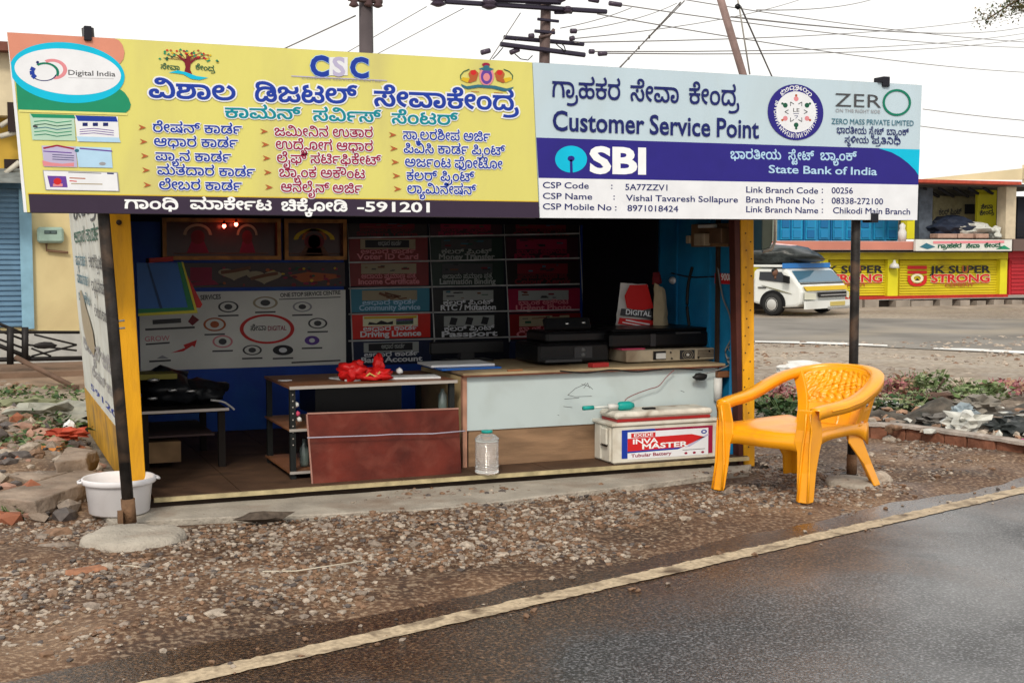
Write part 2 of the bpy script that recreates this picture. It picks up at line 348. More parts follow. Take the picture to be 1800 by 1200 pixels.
42:(711,[[97,-2,-14,2,-10,6,-8,9,-17,25,-4,4,-8,2,-8,-3,-4,-4,-2,-6,2,-13,8,-17,-15,-6,-9,19,-2,18,2,8,4,7,6,6,6,4,12,2,16,-3,11,-10,19,-29,7,-4,6,-1,12,1,6,6,4,12,0,12,-3,13,-6,12,-8,10,-9,8,-18,7,-66,0,0,15,90,0,13,2,6,5,1,10,-3,9,-9,13,13,9,8,-10,6,-13,2,-13,-3,-12,-5,-7,-9,-5,-12,-3,-15,0,12,2,9,-7,11,-13,6,-10,4,-10,2,-11,-1,-16,-5,-15,-9,-11,-7,-4]]),
43:(792,[[45,-2,-10,1,-10,3,-8,5,-6,7,-4,9,-1,15,4,11,4,7,10,6,13,3,13,-3,8,-8,2,-9,-3,-11,-13,2,0,10,-4,4,-10,0,-6,-6,-2,-10,1,-8,5,-7,8,-4,11,-2,12,2,4,2,7,7,4,15,16,0,2,-12,6,-7,11,-6,11,0,6,3,5,6,3,9,0,11,-6,19,-11,15,14,10,9,-11,6,-11,4,-18,-1,-21,-3,-10,-6,-8,-7,-6,-9,-3,-9,-1,-13,1,-9,4,-7,8,-7,9,6,1,-8,-12,-9,-7,-10,-3],
[80,59,-4,1,-4,3,-3,8,1,5,2,4,4,2,4,1,5,-1,4,-2,2,-4,1,-5,-3,-8,-4,-3],
[6,95,0,15,107,0,16,3,4,5,0,12,-4,10,-8,9,13,9,8,-10,6,-13,2,-13,-2,-12,-8,-9,-10,-4,-18,-2]]),
45:(800,[[111,-2,-14,2,-9,5,-12,16,6,0,-10,-14,-6,-4,-10,-4,-12,-1,-11,1,-8,3,-7,5,-4,6,-4,11,1,11,2,7,10,12,27,20,3,4,1,8,-2,7,-6,4,-12,1,-6,-2,-4,-4,-2,-5,0,-7,3,-7,-14,-7,-4,10,-2,10,2,10,6,9,7,4,8,3,10,1,11,-1,12,-6,5,-5,3,-7,1,-13,-4,-12,-10,-11,-22,-15,-7,-8,-1,-7,2,-7,3,-4,10,-3,10,0,10,3,6,7,5,15,15,0,1,-6,4,-10,3,-3,8,-5,14,-1,9,4,7,7,3,11,0,13,-3,12,-4,11,-7,9,-9,8,-16,9,9,15,18,-12,11,-10,8,-12,6,-13,3,-15,-1,-21,-6,-16,-7,-8,-14,-7]]),
47:(1156,[[45,-2,-10,1,-10,3,-8,5,-6,7,-4,9,-1,15,4,11,4,7,10,6,13,3,13,-3,8,-8,2,-9,-3,-11,-13,2,0,10,-4,4,-10,0,-6,-6,-3,-10,2,-8,5,-7,8,-4,11,-2,12,2,4,2,7,7,4,15,16,0,2,-12,6,-7,11,-6,10,0,8,4,6,11,1,15,-4,16,-8,13,-10,11,-12,8,-12,3,30,2,10,-7,8,-9,6,-9,5,-10,2,-11,1,-11,-1,-14,-3,-10,-6,-8,-7,-6,-9,-3,-9,-1,-13,1,-9,4,-7,8,-7,9,6,1,-8,-12,-9,-7,-10,-3],
[6,95,0,15,107,0,16,3,4,5,0,12,-4,10,-8,9,13,9,8,-10,6,-13,2,-13,-2,-12,-8,-9,-10,-4,-18,-2],
[182,-2,-15,2,-12,5,-11,9,-9,11,10,10,8,-9,9,-7,9,-4,11,-2,11,2,4,3,7,7,2,5,1,12,-1,13,-4,12,-6,9,-7,9,-10,7,-11,6,9,15,19,-12,14,-15,10,-20,4,-23,-3,-18,-8,-15,-13,-9]]),
48:(1336,[[62,-2,-20,3,-10,5,-9,7,-6,8,-4,9,-3,10,-2,16,4,22,6,13,5,5,10,9,6,3,7,3,15,2,20,-3,10,-6,8,-7,7,-8,4,-9,3,-10,1,-15,-3,-23,-3,-7,-8,-11,-11,-9,-6,-3,-6,-3],
[61,13,15,3,12,8,7,14,3,18,-2,16,-7,13,-12,9,-16,3,-14,-3,-12,-8,-8,-12,-3,-19,3,-18,7,-13,12,-8],
[144,-2,-14,2,-12,5,-11,9,-10,11,11,10,12,-13,14,-7,16,-1,5,1,8,6,5,9,2,12,-1,13,-4,11,-6,10,-9,8,-10,7,-11,4,27,1,17,-14,8,-12,5,-15,0,-20,-4,-16,-10,-13,-12,-6],
[218,-2,-15,2,-12,5,-11,9,-9,11,10,10,8,-9,9,-7,9,-4,11,-2,11,2,4,3,7,7,2,5,1,12,-1,13,-4,12,-6,9,-7,9,-10,7,-11,6,9,15,19,-12,14,-15,10,-20,4,-23,-3,-18,-8,-15,-13,-9],
[185,122,-2,-9,-2,-5,-7,-7,-6,-3,-16,-3,-32,0,0,15,35,1,6,1,5,4,2,8,-1,9,-4,7,-8,9,13,9,8,-10,5,-9]]),
49:(651,[[65,-2,-22,3,-13,6,-10,9,-7,12,-3,7,-2,16,4,20,3,8,8,11,11,8,3,-3,-29,0,0,15,77,0,15,3,5,7,0,10,-4,10,-8,9,13,9,8,-10,5,-9,2,-8,1,-11,-3,-10,-5,-7,-10,-6,-5,-1,-1,2,13,-12,8,-15,3,-14,-2,-21,-2,-6,-7,-12,-9,-10,-13,-7,-7,-2],
[65,14,18,3,13,9,7,13,3,15,-3,18,-9,13,-13,7,-15,3,-17,-3,-13,-8,-8,-13,-3,-17,3,-17,8,-13,13,-8]]),
51:(759,[[75,-2,-10,0,-19,4,-15,8,-11,12,-8,14,-4,17,0,16,2,14,9,16,13,10,16,4,9,-1,10,-4,7,-8,3,-10,-1,-12,-3,-8,-8,-8,-12,-5,-17,-1,-14,6,2,14,10,-5,12,-1,8,2,6,7,1,9,-2,5,-3,4,-5,1,-6,0,-9,-3,-7,-8,-5,-13,-1,-19,3,-12,10,-15,17,-11,23,-3,22,3,12,5,8,7,7,9,3,12,0,13,-4,12,-8,11,-18,12,10,15,8,-5,13,-12,10,-14,5,-16,0,-10,-1,-15,-6,-14,-4,-6,-11,-11,-15,-8,-10,-2]]),
55:(801,[[45,-2,-10,1,-10,3,-8,5,-6,7,-4,9,-1,15,4,11,4,7,10,6,13,3,13,-3,8,-8,2,-9,-3,-11,-13,2,0,10,-4,4,-10,0,-6,-6,-2,-10,1,-8,5,-7,8,-4,11,-2,12,2,4,2,7,7,4,15,16,0,2,-12,6,-8,12,-5,12,0,6,2,5,6,2,6,1,10,-4,19,-5,10,-8,10,14,10,8,-11,6,-11,5,-18,0,-14,-2,-11,-5,-9,-5,-7,-8,-5,-9,-3,-12,0,-8,1,-10,4,-7,7,-7,10,6,1,-8,-12,-9,-7,-10,-3],
[80,59,-4,1,-4,3,-3,8,1,5,2,4,4,2,4,1,5,-1,4,-2,2,-4,1,-5,-3,-8,-4,-3],
[138,-11,-43,64,13,8,44,-63],
[6,95,0,15,109,0,16,3,5,7,-1,10,-4,10,-8,9,13,9,8,-10,6,-13,2,-13,-2,-12,-8,-9,-10,-4,-18,-2]]),
56:(709,[[97,-2,-14,2,-10,6,-8,9,-17,25,-4,4,-8,2,-8,-3,-4,-4,-2,-6,2,-13,8,-17,-15,-6,-6,11,-4,13,-1,13,4,12,5,6,9,7,12,2,11,-1,6,-3,8,-6,17,-27,7,-6,10,-4,12,1,3,2,5,7,2,10,0,9,-5,19,-11,15,13,10,12,-16,5,-11,3,-13,-1,-16,-5,-16,-9,-11,-7,-4],
[68,63,-8,3,-3,4,0,5,0,4,3,4,8,4,5,-1,3,-3,4,-8,-4,-9,-3,-2],
[6,95,0,15,91,0,15,3,5,7,0,10,-4,10,-8,9,13,9,8,-10,6,-13,2,-13,-3,-12,-5,-7,-12,-6,-19,-2]]),
57:(801,[[46,-2,-16,2,-13,8,-8,12,-2,16,0,8,6,14,10,11,7,3,8,2,17,0,12,-4,6,-7,-1,12,-6,10,-12,8,-13,3,31,1,5,-3,5,-5,4,-8,2,-9,0,-9,7,7,9,4,8,1,12,-1,14,-5,10,-11,5,-14,0,-16,-5,-14,-11,-10,-15,-6,-13,0,-8,1,-13,7,-5,5,-5,9,4,0,-2,-3,-6,-9,-5,-4,-10,-5],
[47,13,12,1,7,5,5,8,1,9,-1,10,-5,8,-8,4,-10,2,-11,-2,-8,-5,-5,-7,-1,-9,2,-10,5,-8,7,-5],
[112,13,6,0,10,3,6,7,3,8,-1,12,-3,8,-7,6,-9,3,-10,0,-9,-4,-7,-6,-3,-9,1,-14,5,-8,8,-5],
[7,95,0,15,109,0,16,3,5,7,0,10,-5,10,-8,9,13,9,8,-10,7,-13,2,-13,-3,-12,-6,-7,-12,-6,-18,-2]]),
60:(449,[[81,48,-1,-15,-4,-12,-9,-14,-10,-6,-11,-3,-12,0,-14,4,-9,8,-5,11,-1,13,3,10,3,5,8,5,8,2,9,-2,4,-4,2,-5,-2,-10,-4,-4,-10,0,-4,4,-2,7,2,0,-3,-8,1,-10,6,-8,8,-3,9,0,10,3,5,5,4,7,3,14,-1,17,-5,17,-12,12,-15,5,-14,2,-68,0,0,15,72,0,17,-2,13,-4,13,-9,8,-11,6,-16]]),
64:(746,[[18,-2,-12,1,-11,6,-10,8,-9,10,10,11,12,-13,12,-6,12,-1,9,4,4,9,-2,38,2,14,5,11,7,10,16,9,20,4,20,-3,11,-5,9,-7,8,-9,5,-10,4,-12,1,-13,0,-14,-2,-14,-5,-11,-7,-8,-15,-8,-18,-1,-14,4,-6,5,-5,7,-4,11,1,13,4,9,9,7,8,2,7,-1,4,-3,4,-7,-1,-10,-3,-3,-4,-2,-7,1,-4,2,-2,4,-1,5,2,0,-2,-8,1,-10,3,-6,6,-4,13,-1,10,3,7,9,4,12,1,10,-1,13,-3,12,-6,10,-13,11,-11,4,-12,0,-9,-2,-8,-4,-6,-6,-4,-8,-2,-14,1,-38,-5,-13,-5,-7,-7,-4]]),
72:(430,[[6,121,-3,-13,-4,-6,-5,-3,-13,-4,-31,0,0,15,29,1,5,2,4,3,2,6,-1,7,-7,13,17,1,5,-9],
[81,94,-3,-21,-5,-11,-8,-9,-9,-6,-11,-3,-12,0,-9,2,-11,7,-7,10,-2,13,2,11,5,8,7,5,8,2,9,-2,6,-6,0,-11,-6,-6,-7,-1,-4,2,-3,3,-2,7,2,0,-2,-7,0,-7,2,-7,5,-5,7,-3,9,0,10,4,6,5,3,7,3,14,-1,20,-7,16,-12,10,-17,5,-81,1,0,15,75,0,17,-2,13,-4,13,-9,9,-11,6,-16]]),
74:(408,[[76,86,-2,-12,-4,-7,-9,-7,-9,-3,-11,-1,-10,1,-8,3,-12,10,5,13,7,-7,8,-5,14,-1,8,2,5,4,2,6,0,6,-2,5,-3,4,-5,1,-7,0,-8,-3,-5,-4,-4,-7,-3,-12,1,-20,7,-15,11,-12,21,-12,-9,-15,-13,7,-11,9,-14,16,-7,19,-2,16,1,13,4,12,7,10,12,9,11,3,14,0,10,-5,5,-4,3,-6]]),
75:(183,[[-17,-83,-19,3,-10,5,-7,7,-7,13,-1,11,1,8,5,12,9,8,11,4,15,-2,7,-4,4,-7,1,-13,-3,-7,-6,-6,-10,-3,-13,0,-10,4,-3,15,6,-5,9,-2,9,1,6,3,1,3,0,6,-2,2,-5,2,-6,0,-4,-2,-4,-3,-3,-6,0,-14,1,-5,5,-8,9,-5,18,-1,13,3,11,6,6,11,1,15,-3,13,-10,13,10,10,1,11,-4,10,-7,7,10,11,12,-12,4,-11,1,-11,-2,-7,-8,-10,-1,6,8,-12,3,-9,2,-14,-2,-14,-5,-11,-12,-11,-11,-5]]),
93:(567,[[110,95,-68,-1,-9,-1,-6,-3,-3,-6,-1,-5,1,-6,3,-4,5,-4,6,-1,38,-1,0,-15,-38,-1,-6,-3,-6,-5,-1,-10,3,-7,8,-5,14,-1,0,-16,-22,3,-9,4,-4,4,-6,12,0,15,6,11,9,6,1,-1,-7,4,-6,6,-5,12,1,14,7,11,10,5,16,4,69,0]]),
96:(175,[[8,-74,-14,2,-5,2,-8,6,-3,8,0,11,3,7,7,6,0,-2,-15,0,0,13,32,0,-3,-2,6,11,1,9,-2,10,-4,8,15,4,5,-11,2,-12,-2,-9,-6,-11,0,3,27,0,0,-13,-17,0,1,1,5,-3,5,-9,1,-10,-4,-9,-8,-6,-5,-2],
[8,-61,8,1,5,3,4,7,0,5,-2,5,-5,4,-6,2,-11,-1,-7,-5,-3,-5,0,-5,3,-5,4,-4]]),
106:(135,[[-48,-74,-11,2,-7,4,-7,8,-3,8,-1,9,2,13,7,10,9,7,12,2,9,-1,6,-4,5,-9,0,-8,-3,-7,-6,-4,-8,-3,-12,1,-11,5,-1,1,2,12,8,-6,10,-1,7,2,1,7,-6,3,-7,-1,-5,-3,-4,-7,-1,-9,1,-9,4,-5,5,-3,10,-1,6,3,4,4,4,8,13,0,4,-9,6,-5,9,-1,7,3,4,7,-2,10,-7,7,-9,2,5,11,16,-6,9,-10,2,-7,-1,-12,-5,-9,-8,-6,-9,-2,-13,0,-11,6,-6,9,6,0,-10,-10,-10,-5],
[-14,-33,0,13,17,1,3,1,3,4,0,13,-6,16,15,4,5,-15,2,-10,-1,-11,-2,-6,-4,-4,-8,-4]]),
112:(63,[[-45,-74,-7,1,-8,5,-3,5,-4,9,1,17,4,9,7,7,9,5,11,4,19,1,17,-5,12,-9,7,-12,2,-10,-2,-13,-8,-10,-9,-3,-14,1,-8,5,-7,10,6,0,-8,-11,-8,-5],
[-42,-61,8,3,5,8,13,0,3,-6,4,-3,4,-2,7,1,4,4,1,5,-1,13,-4,5,-5,4,-10,4,-15,1,-11,-3,-10,-8,-4,-9,2,-12,2,-3],
[-23,-47,-6,2,-2,6,2,6,6,2,6,-2,3,-6,-3,-6],
[-30,-92,1,21,13,0,1,-21]]),
121:(260,[[-1,-82,-12,1,-12,5,-7,7,-3,8,0,7,2,6,7,6,15,9,2,4,0,3,-5,3,-9,-1,-3,-4,1,-6,-13,-4,-2,7,0,7,6,8,7,4,15,1,11,-4,4,-3,2,-5,-1,-12,-6,-7,-17,-11,-2,-4,0,-4,6,-5,12,-2,12,1,11,4,5,4,4,5,1,5,0,10,-6,11,-18,23,-3,8,0,7,3,8,9,6,8,3,12,-1,11,-7,5,-13,-14,-2,-4,8,-7,2,-7,-3,-1,-7,2,-5,18,-20,5,-9,3,-16,-3,-13,-6,-10,-9,-6,-12,-5]]),
122:(134,[[25,-11,0,-8,-4,-14,-9,-10,-12,-8,-14,-5,-18,-3,-22,0,-21,4,4,14,22,-4,20,1,10,2,16,6,9,11,3,14,-2,13,-5,10,14,7,6,-12]]),
134:(574,[[57,-2,-13,1,-12,3,-8,6,-7,7,-5,14,0,9,2,8,4,8,7,7,5,3,3,-3,-26,0,0,14,42,0,3,4,2,4,-1,6,-2,6,9,2,7,-2,2,-4,1,-8,-3,-8,41,0,0,-14,-27,1,3,2,8,-5,6,-6,4,-9,1,-9,-1,-11,-7,-13,-8,-6,-10,-5],
[57,13,14,2,9,5,3,4,4,8,-1,12,-4,8,-8,6,-12,3,-14,-1,-7,-2,-8,-6,-5,-8,0,-12,4,-9,7,-6,5,-2],
[7,95,0,15,78,0,0,-15]]),
136:(648,[[100,110,0,-15,-7,0,1,1,5,-5,8,-9,8,-17,4,-26,1,-39,-19,0,0,40,-2,15,-3,12,-5,12,-7,9,-8,5,-11,2,-8,-1,-10,-5,-7,-9,-6,-11,-3,-12,-2,-14,-1,-43,-18,0,1,41,5,27,5,12,8,10,11,8,3,-3,-34,0,0,15]]),
147:(622,[[62,-2,-25,3,-9,4,-11,8,-5,7,-5,12,0,10,1,10,16,-2,-1,-11,3,-10,4,-7,9,-5,12,-3,16,0,11,1,11,4,9,8,4,9,0,12,-5,9,-9,7,-12,3,-14,-1,-3,-2,-2,-5,1,-4,2,-2,7,-2,12,1,6,5,3,4,2,8,0,7,-2,6,-8,10,-12,5,23,1,6,-4,4,-7,4,-11,-2,-16,-3,-8,-4,-6,-13,-7,-15,-3,-16,3,-7,6,-2,4,-2,10,1,5,4,8,4,4,7,3,8,1,12,0,10,-2,16,-8,9,-11,5,-13,-2,-19,-3,-8,-5,-7,-11,-8,-15,-5],
[8,95,0,15,86,0,0,-15]]),
149:(765,[[43,-2,-14,2,-11,9,-7,15,-3,20,1,12,3,11,7,14,7,8,9,6,4,2,3,-2,-34,0,0,15,115,0,0,-15,-9,0,3,1,4,-2,11,-10,7,-13,5,-15,0,-23,-2,-9,-7,-15,-5,-5,-13,-6,-8,0,-12,1,-9,4,-8,7,-7,11,7,1,-5,-9,-9,-9,-9,-5],
[45,13,9,2,8,5,4,9,3,10,15,0,1,-6,4,-10,10,-8,13,-1,4,1,7,5,2,4,3,12,-1,18,-6,18,-8,11,-8,6,-10,4,-20,2,-11,-1,-11,-3,-8,-4,-7,-6,-6,-8,-5,-13,-2,-11,0,-13,1,-6,4,-10,7,-5]]),
150:(765,[[43,-2,-14,2,-11,9,-7,15,-3,20,1,12,3,11,7,14,7,8,9,6,4,2,3,-2,-34,0,0,15,115,0,0,-15,-9,0,3,1,4,-2,11,-10,7,-13,5,-15,0,-23,-2,-9,-7,-15,-5,-5,-13,-6,-8,0,-12,1,-9,4,-8,7,-7,11,7,1,-5,-9,-9,-9,-9,-5],
[45,13,9,2,8,5,4,9,3,10,15,0,1,-6,4,-10,10,-8,13,-1,4,1,7,5,2,4,3,12,-1,18,-6,18,-8,11,-8,6,-10,4,-20,2,-11,-1,-11,-3,-8,-4,-7,-6,-6,-8,-5,-13,-2,-11,0,-13,1,-6,4,-10,7,-5],
[67,-29,2,32,15,0,2,-32]]),
152:(792,[[45,-2,-10,1,-10,3,-8,5,-6,7,-4,9,-1,15,4,11,4,7,10,6,13,3,13,-3,8,-8,2,-9,-3,-11,-13,2,0,10,-4,4,-10,0,-6,-6,-2,-10,1,-8,5,-7,8,-4,11,-2,12,2,4,2,7,7,4,15,16,0,2,-12,6,-7,11,-6,11,0,6,3,5,6,3,9,0,11,-6,19,-11,15,14,10,9,-11,6,-11,4,-18,-1,-21,-3,-10,-6,-8,-7,-6,-9,-3,-9,-1,-13,1,-9,4,-7,8,-7,9,6,1,-8,-12,-9,-7,-10,-3],
[80,59,-4,1,-4,3,-3,8,1,5,2,4,4,2,4,1,5,-1,4,-2,2,-4,1,-5,-3,-8,-4,-3],
[6,95,0,15,122,0,0,-15]]),
154:(805,[[44,-2,-15,2,-11,7,-6,9,-2,8,0,7,3,11,7,9,32,25,2,5,0,7,-3,6,-5,3,-12,1,-6,-2,-4,-4,-2,-5,0,-7,3,-7,-14,-7,-4,10,-2,10,2,10,6,9,7,4,8,3,10,1,11,-1,12,-6,5,-5,3,-7,1,-13,-4,-12,-10,-11,-22,-15,-7,-8,-1,-7,2,-7,3,-4,10,-3,10,0,10,3,6,7,4,15,16,0,1,-6,4,-10,3,-3,8,-5,14,-1,9,4,7,7,3,11,0,12,-2,12,-6,11,-7,9,-14,11,-12,4,28,1,16,-14,10,-17,3,-10,1,-12,-3,-18,-5,-11,-7,-8,-14,-7,-13,-1,-10,1,-13,6,-12,16,6,0,-5,-8,-8,-9,-9,-4],
[86,95,0,15,45,0,0,-15]]),
155:(805,[[44,-2,-15,2,-11,7,-6,9,-2,8,0,7,3,11,7,9,32,25,2,5,0,7,-3,6,-5,3,-12,1,-6,-2,-4,-4,-2,-5,0,-7,3,-7,-14,-7,-4,10,-2,10,2,10,6,9,7,4,8,3,10,1,11,-1,12,-6,5,-5,3,-7,1,-13,-4,-12,-10,-11,-22,-15,-7,-8,-1,-7,2,-7,3,-4,10,-3,10,0,10,3,6,7,4,15,16,0,1,-6,4,-10,3,-3,8,-5,14,-1,9,4,7,7,3,11,0,12,-2,12,-6,11,-7,9,-14,11,-12,4,28,1,16,-14,10,-17,3,-10,1,-12,-3,-18,-5,-11,-7,-8,-14,-7,-13,-1,-10,1,-13,6,-12,16,6,0,-5,-8,-8,-9,-9,-4],
[70,-29,1,32,16,0,1,-32],
[86,95,0,15,45,0,0,-15]]),
156:(1156,[[45,-2,-10,1,-10,3,-8,5,-6,7,-4,9,-1,15,4,11,4,7,10,6,13,3,13,-3,8,-8,2,-9,-3,-11,-13,2,0,10,-4,4,-10,0,-6,-6,-2,-10,1,-8,5,-7,8,-4,11,-2,12,2,4,2,7,7,4,15,16,0,2,-12,6,-7,11,-6,10,0,8,4,6,11,1,15,-4,16,-8,13,-10,11,-12,8,-12,3,30,2,10,-7,8,-9,6,-9,5,-10,2,-11,1,-11,-1,-14,-3,-10,-6,-8,-7,-6,-9,-3,-9,-1,-13,1,-9,4,-7,8,-7,9,6,1,-8,-12,-9,-7,-10,-3],
[6,95,0,15,107,0,16,3,4,5,0,12,-4,10,-8,9,13,9,8,-10,6,-13,2,-13,-2,-12,-8,-9,-10,-4,-18,-2],
[182,-2,-15,2,-12,5,-11,9,-9,11,10,10,13,-13,13,-7,17,-1,5,1,8,6,5,9,1,12,-1,13,-4,11,-6,10,-8,8,-10,7,-12,4,28,1,16,-14,8,-12,5,-15,0,-20,-4,-16,-10,-13,-12,-6],
[160,95,0,15,41,0,0,-15]]),
159:(769,[[76,-2,-20,2,-17,6,-14,10,-5,6,-8,14,-3,8,-2,18,3,21,9,16,8,7,10,5,16,1,11,-3,8,-6,4,-9,1,-12,-4,-12,-8,-8,-8,-4,-17,-2,-8,1,-8,3,-2,2,2,14,14,-6,8,0,8,2,5,4,2,6,0,6,-2,5,-3,4,-8,2,-6,-1,-6,-3,-5,-5,-4,-7,-4,-15,2,-19,4,-12,13,-13,12,-7,23,-3,22,3,12,5,13,11,6,17,0,13,-2,7,-2,6,-8,11,-17,12,10,10,15,-10,8,-8,6,-8,4,-10,2,-11,0,-14,-4,-14,-7,-13,-11,-11,-16,-8,-9,-2],
[88,95,0,15,36,0,0,-15]]),
161:(794,[[45,-2,-10,1,-10,3,-8,5,-6,7,-4,9,-1,15,4,11,4,7,10,6,13,3,13,-3,8,-8,2,-9,-3,-11,-13,2,0,10,-4,4,-10,0,-6,-6,-2,-10,1,-8,5,-7,8,-4,11,-2,12,2,4,2,7,7,4,15,16,0,2,-12,6,-7,11,-6,10,0,8,4,6,11,1,15,-4,16,-8,13,-10,11,-12,8,-12,3,30,1,14,-11,7,-8,5,-10,4,-10,2,-11,0,-13,-2,-12,-8,-13,-7,-6,-9,-3,-9,-1,-13,1,-9,4,-7,8,-7,9,6,1,-8,-12,-9,-7,-10,-3],
[6,95,0,15,123,0,0,-15]]),
162:(630,[[54,-2,-14,1,-12,2,-13,8,-7,12,-1,16,4,12,10,7,13,5,25,5,7,3,4,9,-1,9,-4,5,-6,2,-10,1,-8,-1,-5,-4,-2,-4,0,-7,2,-6,-15,-6,-4,10,1,12,4,7,6,4,8,3,11,1,18,-1,10,-5,5,-5,4,-10,0,-9,-2,-8,-4,-6,-6,-5,-8,-4,-32,-7,-6,-4,-3,-6,1,-10,3,-4,5,-3,16,-3,20,1,12,3,9,6,7,7,4,10,2,18,-4,15,-7,11,-13,11,1,4,13,0,15,-13,8,-16,3,-18,0,-8,-4,-15,-3,-7,-9,-11,-13,-8,-16,-5],
[6,95,0,15,91,0,0,-15,-26,0,-17,2,-24,-2]]),
164:(709,[[97,-2,-14,2,-10,6,-8,9,-17,25,-4,4,-8,2,-8,-3,-4,-4,-2,-6,2,-13,8,-17,-15,-6,-6,11,-4,13,-1,13,4,12,5,6,9,7,12,2,11,-1,6,-3,8,-6,17,-27,7,-6,10,-4,12,1,3,2,5,7,2,10,0,9,-5,19,-11,15,13,10,12,-16,5,-11,3,-13,-1,-16,-5,-16,-9,-11,-7,-4],
[68,63,-8,3,-3,4,0,5,0,4,3,4,8,4,5,-1,3,-3,4,-8,-4,-9,-3,-2],
[6,95,0,15,106,0,0,-15]]),
168:(887,[[57,-2,-13,1,-12,3,-8,6,-7,7,-5,14,0,9,2,8,4,8,7,7,5,3,3,-3,-26,0,0,14,42,0,3,4,2,4,-1,6,-2,6,9,2,7,-2,2,-4,1,-8,-3,-8,41,0,0,-14,-27,1,3,2,8,-5,6,-6,4,-9,1,-9,-1,-11,-7,-13,-8,-6,-10,-5],
[57,13,14,2,9,5,3,4,4,8,-1,12,-4,8,-8,6,-12,3,-14,-1,-7,-2,-8,-6,-5,-8,0,-12,4,-9,7,-6,5,-2],
[7,95,0,15,78,0,0,-15],
[145,59,-12,2,-10,7,-4,5,-2,6,-2,15,2,20,9,14,13,8,16,3,17,-3,8,-3,-9,-13,-11,4,-13,0,-10,-5,-6,-9,-1,-17,2,-12,7,-7,11,-1,6,3,1,7,-1,6,-5,4,-9,2,-60,0,0,15,60,0,11,-2,9,-4,6,-5,3,-7,2,-9,-2,-10,-3,-4,-7,-7]]),
178:(1128,[[49,-2,-17,2,-10,6,-9,13,-4,14,-1,17,5,19,10,14,9,6,11,3,10,1,7,-2,11,-7,3,-5,2,-7,-1,-11,-5,-9,-9,-7,-13,-3,-15,1,-14,7,-4,5,4,13,11,-10,7,-2,9,0,7,2,5,3,2,4,-1,7,-2,4,-4,2,-9,0,-10,-4,-6,-9,-3,-13,0,-18,4,-11,9,-7,13,-3,6,1,10,4,6,7,6,14,15,0,1,-6,4,-10,4,-3,7,-5,15,-1,7,3,5,5,3,7,0,7,-2,7,-9,11,-6,4,-10,3,14,9,16,-9,10,-14,3,-16,-2,-13,-6,-11,-12,-7,-7,-2,-13,0,-14,3,-9,7,-10,12,7,1,-9,-11,-9,-7,-11,-4],
[38,82,-10,5,-6,6,-5,11,1,9,4,8,5,4,12,4,11,2,1,-16,-11,-2,-5,-2,-2,-4,1,-6,3,-4,12,-5],
[100,61,0,15,18,0,11,3,2,4,0,7,-7,7,15,7,3,-3,4,-7,2,-7,-2,-9,-5,-8,-6,-4,-12,-4],
[85,95,0,15,54,0,0,-15],
[194,59,-13,2,-10,7,-3,5,-3,6,-2,15,3,20,8,14,13,8,16,3,17,-3,8,-3,-9,-13,-11,4,-13,0,-10,-5,-5,-9,-2,-17,2,-12,7,-7,12,-1,5,3,2,7,-2,6,-5,4,-9,2,-60,0,0,15,60,0,12,-2,9,-4,5,-5,4,-7,1,-9,-2,-10,-3,-4,-7,-7]]),
187:(1023,[[97,-2,-14,2,-10,6,-8,9,-17,25,-4,4,-8,2,-8,-3,-4,-4,-2,-6,2,-13,8,-17,-15,-6,-9,19,-2,18,2,8,4,7,6,6,6,4,12,2,16,-3,11,-10,19,-29,7,-4,6,-1,12,1,6,6,4,12,0,12,-3,13,-6,12,-8,10,-9,8,-18,7,-66,0,0,15,105,0,0,-15,-12,0,2,1,13,-11,7,-8,6,-10,5,-16,0,-21,-5,-15,-9,-11,-7,-4],
[173,59,-13,2,-10,7,-3,5,-3,6,-2,15,3,20,8,14,13,8,16,3,17,-3,8,-3,-9,-13,-11,4,-13,0,-10,-5,-5,-9,-2,-17,2,-12,7,-7,12,-1,5,3,2,7,-2,6,-5,4,-9,2,-60,0,0,15,60,0,11,-2,10,-4,5,-5,4,-7,1,-9,-2,-10,-3,-4,-7,-7]]),
189:(1104,[[45,-2,-10,1,-10,3,-8,5,-6,7,-4,9,-1,15,4,11,4,7,10,6,13,3,13,-3,8,-8,2,-9,-3,-11,-13,2,0,10,-4,4,-10,0,-6,-6,-2,-10,1,-8,5,-7,8,-4,11,-2,12,2,4,2,7,7,4,15,16,0,2,-12,6,-7,11,-6,11,0,6,3,5,6,3,9,0,11,-6,19,-11,15,14,10,9,-11,6,-11,4,-18,-1,-21,-3,-10,-6,-8,-7,-6,-9,-3,-9,-1,-13,1,-9,4,-7,8,-7,9,6,1,-8,-12,-9,-7,-10,-3],
[73,-29,1,32,16,0,1,-32],
[80,59,-4,1,-4,3,-3,8,1,5,2,4,4,2,4,1,5,-1,4,-2,2,-4,1,-5,-3,-8,-4,-3],
[6,95,0,15,122,0,0,-15],
[189,59,-13,2,-10,7,-3,5,-3,6,-2,15,3,20,8,14,13,8,17,3,16,-3,8,-3,-9,-13,-10,4,-13,0,-11,-5,-5,-9,-2,-17,2,-12,7,-7,12,-1,5,3,2,7,-2,6,-4,4,-10,2,-60,0,0,15,60,0,12,-2,9,-4,6,-5,3,-7,1,-9,-2,-10,-2,-4,-8,-7]]),
194:(964,[[65,-2,-22,3,-13,6,-10,9,-7,12,-3,7,-2,16,4,20,3,8,8,11,11,8,3,-3,-29,0,0,15,92,0,0,-15,-1,0,0,2,3,-3,9,-9,8,-15,3,-19,-2,-15,-2,-6,-7,-12,-9,-10,-13,-7,-7,-2],
[65,14,18,3,13,9,7,13,3,15,-3,18,-9,13,-13,7,-15,3,-17,-3,-13,-8,-8,-13,-3,-17,3,-17,8,-13,13,-8],
